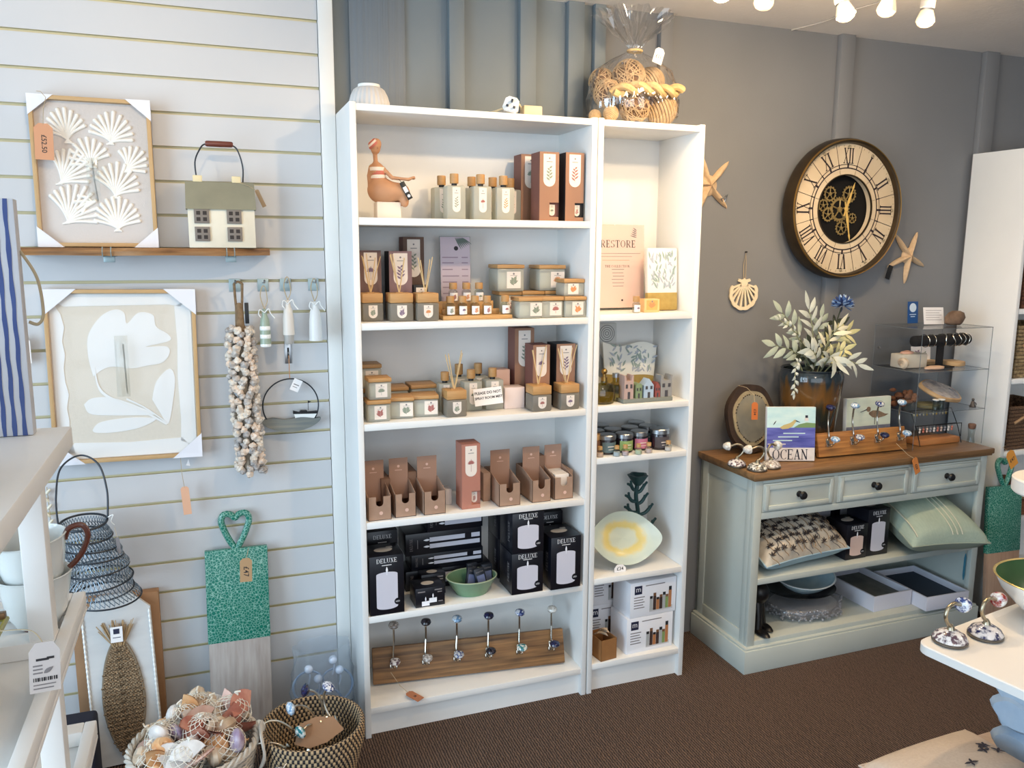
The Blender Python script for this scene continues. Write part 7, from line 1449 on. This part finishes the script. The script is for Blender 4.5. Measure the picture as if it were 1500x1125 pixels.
# ---------------------------------------------------------------- white table at the near right
TA = .166; TZ = .75
t = thing('display_table', 'white topped display table with rounded corners at the near right', 'table', (1.008,-1.205,0), TA); TT = mat('table_white',(234,230,224),.4)
R = .035; Wt, Dt = .95, .6; P = []
for c_x, c_y, a0 in ((R,-R,PI/2),(R,-Dt+R,PI),(Wt-R,-Dt+R,1.5*PI),(Wt-R,-R,0)):
    for k in range(9): a = a0+PI/2*k/8; P.append((c_x+R*math.cos(a), c_y+R*math.sin(a)))
mb = MB(); n = len(P); e = .0025; mb.add([(x,y_,TZ-.020) for x,y_ in P]+[(x,y_,TZ-e) for x,y_ in P]+[(Wt/2+(x-Wt/2)*(1-e*2/Wt),-Dt/2+(y_+Dt/2)*(1-e*2/Dt),TZ) for x,y_ in P], [tuple(range(n-1,-1,-1)), tuple(2*n+k for k in range(n))]+[(k,(k+1)%n,n+(k+1)%n,n+k) for k in range(n)]+[(n+k,n+(k+1)%n,2*n+(k+1)%n,2*n+k) for k in range(n)]); mb.build('tabletop', TT, t)
for x, y_ in ((.72,-.10),(.9,-.10),(.72,-.5),(.9,-.5)): MB().box(x-.02,x+.02,y_-.02,y_+.02,0,TZ-.02,b=.003).build('leg', TT, t)
def onT(x, y_): c, s = math.cos(TA), math.sin(TA); return (1.008+x*c-y_*s, -1.205+x*s+y_*c, TZ+.0006)
hookstand('floral ceramic based hook at the rounded corner of the white table', (1.078,-1.236,TZ+.0006), .15, 'floral', 'blue')
hookstand('red and blue striped ceramic based hook beside the green lined bowl', (1.176,-1.243,TZ+.0006), .15, 'navybase', 'stripe')
t = thing('green_lined_bowl', 'white bowl with a dark green inside on the white table', 'bowl', (1.402,-1.245,TZ+.0006)); prof = [(.045,0),(.055,.004),(.09,.035),(.12,.070),(.134,.098),(.136,.101)]
MB().lathe(prof, 56, cap=False, fl=lambda a,z: 1+.015*math.sin(3*a)*(z>.05)).build('bowl_body', PORCELAIN, t); MB().lathe([(.136,.1012),(.132,.100),(.117,.070),(.087,.038),(.05,.010),(0,.009)], 56, cap=False, fl=lambda a,z: 1+.015*math.sin(3*a)*(z>.05)).build('green_glaze', mat('moss_green_glaze',(70,104,66),.3,col2=(52,82,50),scale=8), t); MB().lathe([(.1355,.099),(.1375,.1015),(.135,.103),(.1315,.1005)], 56, cap=False, fl=lambda a,z: 1+.015*math.sin(3*a)).build('rim', mat('gold_rim',(190,170,110),.3,.4), t)
t = thing('cake_stand', 'white round stand with a tan top behind the table at the photo border', 'stand', (1.785,-.95,0)); MB().lathe([(0,.930),(.112,.930),(.116,.935),(.116,.969),(.112,.973),(0,.973)], 48).build('drum_top', TT, t); MB().lathe([(.09,0),(.09,.02),(.03,.04),(.025,.91),(.05,.931)], 24).build('pedestal', TT, t)
# textiles under the table
t = thing('lower_bench', 'taupe covered low bench under the white table', 'bench', (.93,-1.085,0), .02); MB().box(-.02,.55,-.6,.01,.32,.35,b=.004).build('seat_board', mat('taupe_cloth',(196,176,162),.85,col2=(184,164,150),scale=80), t)
for x in (.03,.5):
    for y_ in (-.55,-.04): MB().box(x-.02,x+.02,y_-.02,y_+.02,0,.32,b=.002).build('leg', STW, t)
def sprig(t, w, d, h):
    mb = MB(); q = random.Random(5)
    for k in range(5):
        x, y_ = q.uniform(.0,w*.34), q.uniform(-d*.2,d*.12)
        for a in range(4): g = a*1.5+k; u = (x+.02*math.cos(g))/(w/2); v = (y_+.012*math.sin(g))/(d/2); z = lambda u,v: (h/2)*max(0,(1-abs(u)**2.6)*(1-abs(v)**2.6))**.5*1.04+.002; mb.leaf((x,y_,z(x/(w/2),y_/(d/2))),(u*w/2,v*d/2,z(u,v)),.007,(0,0,1))
    mb.build('printed_motif', mat('linen_ink',(52,48,58),.8), t)
cushion('oatmeal linen cushion with dark printed sprigs on the low bench', (1.15,-1.245,.404), (.02,0,.06), .36, .26, .10, (mat('oatmeal_cloth',(206,190,172),.9,col2=(196,178,160),scale=160,bump=.2),mat('oatmeal_back',(198,180,164),.9)), paint=sprig)
t = thing('folded_quilt', 'pale blue quilted throw bunched under the tabletop', 'throw', (1.49,-1.20,.3515), .05); mb = MB(); 
for k in range(5): mb.lathe([(.0,-.13),(.035,-.128),(.05,-.11),(.052,0),(.05,.11),(.035,.128),(0,.13)], 20, T=Matrix.Translation((.02*math.sin(k*2),.0,.054+.046*k)) @ Matrix.Rotation(PI/2,4,'Y'), sx=.92, sy=1.5, fl=lambda a,z: 1+.05*math.sin(z*120)+.04*math.sin(5*a))
mb.build('quilt', mat('pale_blue_quilt',(150,172,196),.85,col2=(176,194,210),scale=20,bump=.3), t)
# ---------------------------------------------------------------- ceiling lamps
LAMPW = mat('lamp_white',(226,222,214),.4); BULBON = mat('bulb_glow',(255,214,140),.4,emit=60.); BULBW = mat('bulb_white_glow',(255,238,206),.4,emit=.45)
def lamp(lab, x, y_, z, tilt, on, L=.10):
    t = thing('ceiling_spotlight', lab, 'spotlight', (x,y_,CH), 0, 'white ceiling spotlights')
    MB().lathe([(.02,0),(.02,-.012),(.006,-.014),(.006,z-CH+.075)], 18).build('stem', LAMPW, t)
    T = Matrix.Translation((0,0,z-CH+.06)) @ Matrix.Rotation(tilt[0],4,'X') @ Matrix.Rotation(tilt[1],4,'Y')
    MB().lathe([(.012,.022),(.021,.018),(.022,-.045),(.018,-.05)], 24, T=T).build('socket', LAMPW, t); MB().lathe([(.0195,-.047),(.019,-.056)], 20, T=T, cap=False).build('collar', METAL, t)
    MB().lathe([(.019,-.054),(.027,-.078),(.0285,-.088)], 24, T=T, cap=False).build('reflector', mat('reflector_white',(222,214,196),.35), t)
    MB().lathe([(.0275,-.086),(.022,-.096),(.012,-.102),(0,-.104)], 24, T=T, cap=False).build('bulb_face', BULBON if on else BULBW, t); return T
lamp('ceiling spotlight glowing at the top edge of the photo, nearest the cellophane bundle', .955, -.40, 2.315, (-.35,-.1), True)
lamp('dim white ceiling spotlight second along from the bundle', 1.135, -.40, 2.315, (-.10,.25), False)
lamp('brightly glowing ceiling spotlight in the middle of the five', 1.390, -.39, 2.31, (-.30,-.15), True)
lamp('dim white ceiling spotlight second from the far end', 1.560, -.43, 2.337, (.1,.15), False)
lamp('dim white ceiling spotlight hanging lowest at the far end', 1.745, -.39, 2.335, (.05,.05), False)
t = thing('lamp_cable', 'thin grey cable running along the ceiling behind the middle spotlights', 'cable', (1.79,.05,CH-.005)); MB().tube(bez([(-.02,.24,0),(.015,.09,0),(.0,-.03,0),(.02,-.17,0),(-.01,-.33,0)]), .003, 6).build('cable_run', mat('ceiling_cable',(186,178,168),.6), t)
spot('spot_clock', (1.385,-.45,2.22), (2.05,.28,1.55), 6, 110, .8, col=(1.,.82,.6))
spot('spot_case', (1.745,-.39,2.22), (2.15,.10,.8), 17, 100, .7)
spot('spot_near_wall', (.945,-.46,2.25), (1.35,.3,1.9), 6, 120, .8)
for n_, p_, e_ in (('glow_near', (.95,-.47,2.27), 10), ('glow_middle', (1.385,-.46,2.26), 12), ('glow_far', (1.745,-.46,2.24), 4)):
    l = bpy.data.lights.new(n_, 'POINT'); l.energy = e_; l.color = (1., .74, .46); l.shadow_soft_size = .03; o = bpy.data.objects.new(n_, l); COL.objects.link(o); o.location = p_
for n_, p_, e_ in (('ceiling_fill_near', (.4,-2.9,2.2), 16), ('ceiling_fill_far', (2.9,-1.9,2.2), 16)):  # unseen fill lights, added to brighten the ceiling and the whole room
    l = bpy.data.lights.new(n_, 'POINT'); l.energy = e_; l.color = (1., .86, .70); l.shadow_soft_size = .06; o = bpy.data.objects.new(n_, l); COL.objects.link(o); o.location = p_
spot('spot_table', (1.35,-1.0,2.38), (1.5,-1.15,.75), 34, 70, .6)
spot('spot_art', (-.55,-.9,2.38), (-.85,.25,1.9), 20, 100, .9)
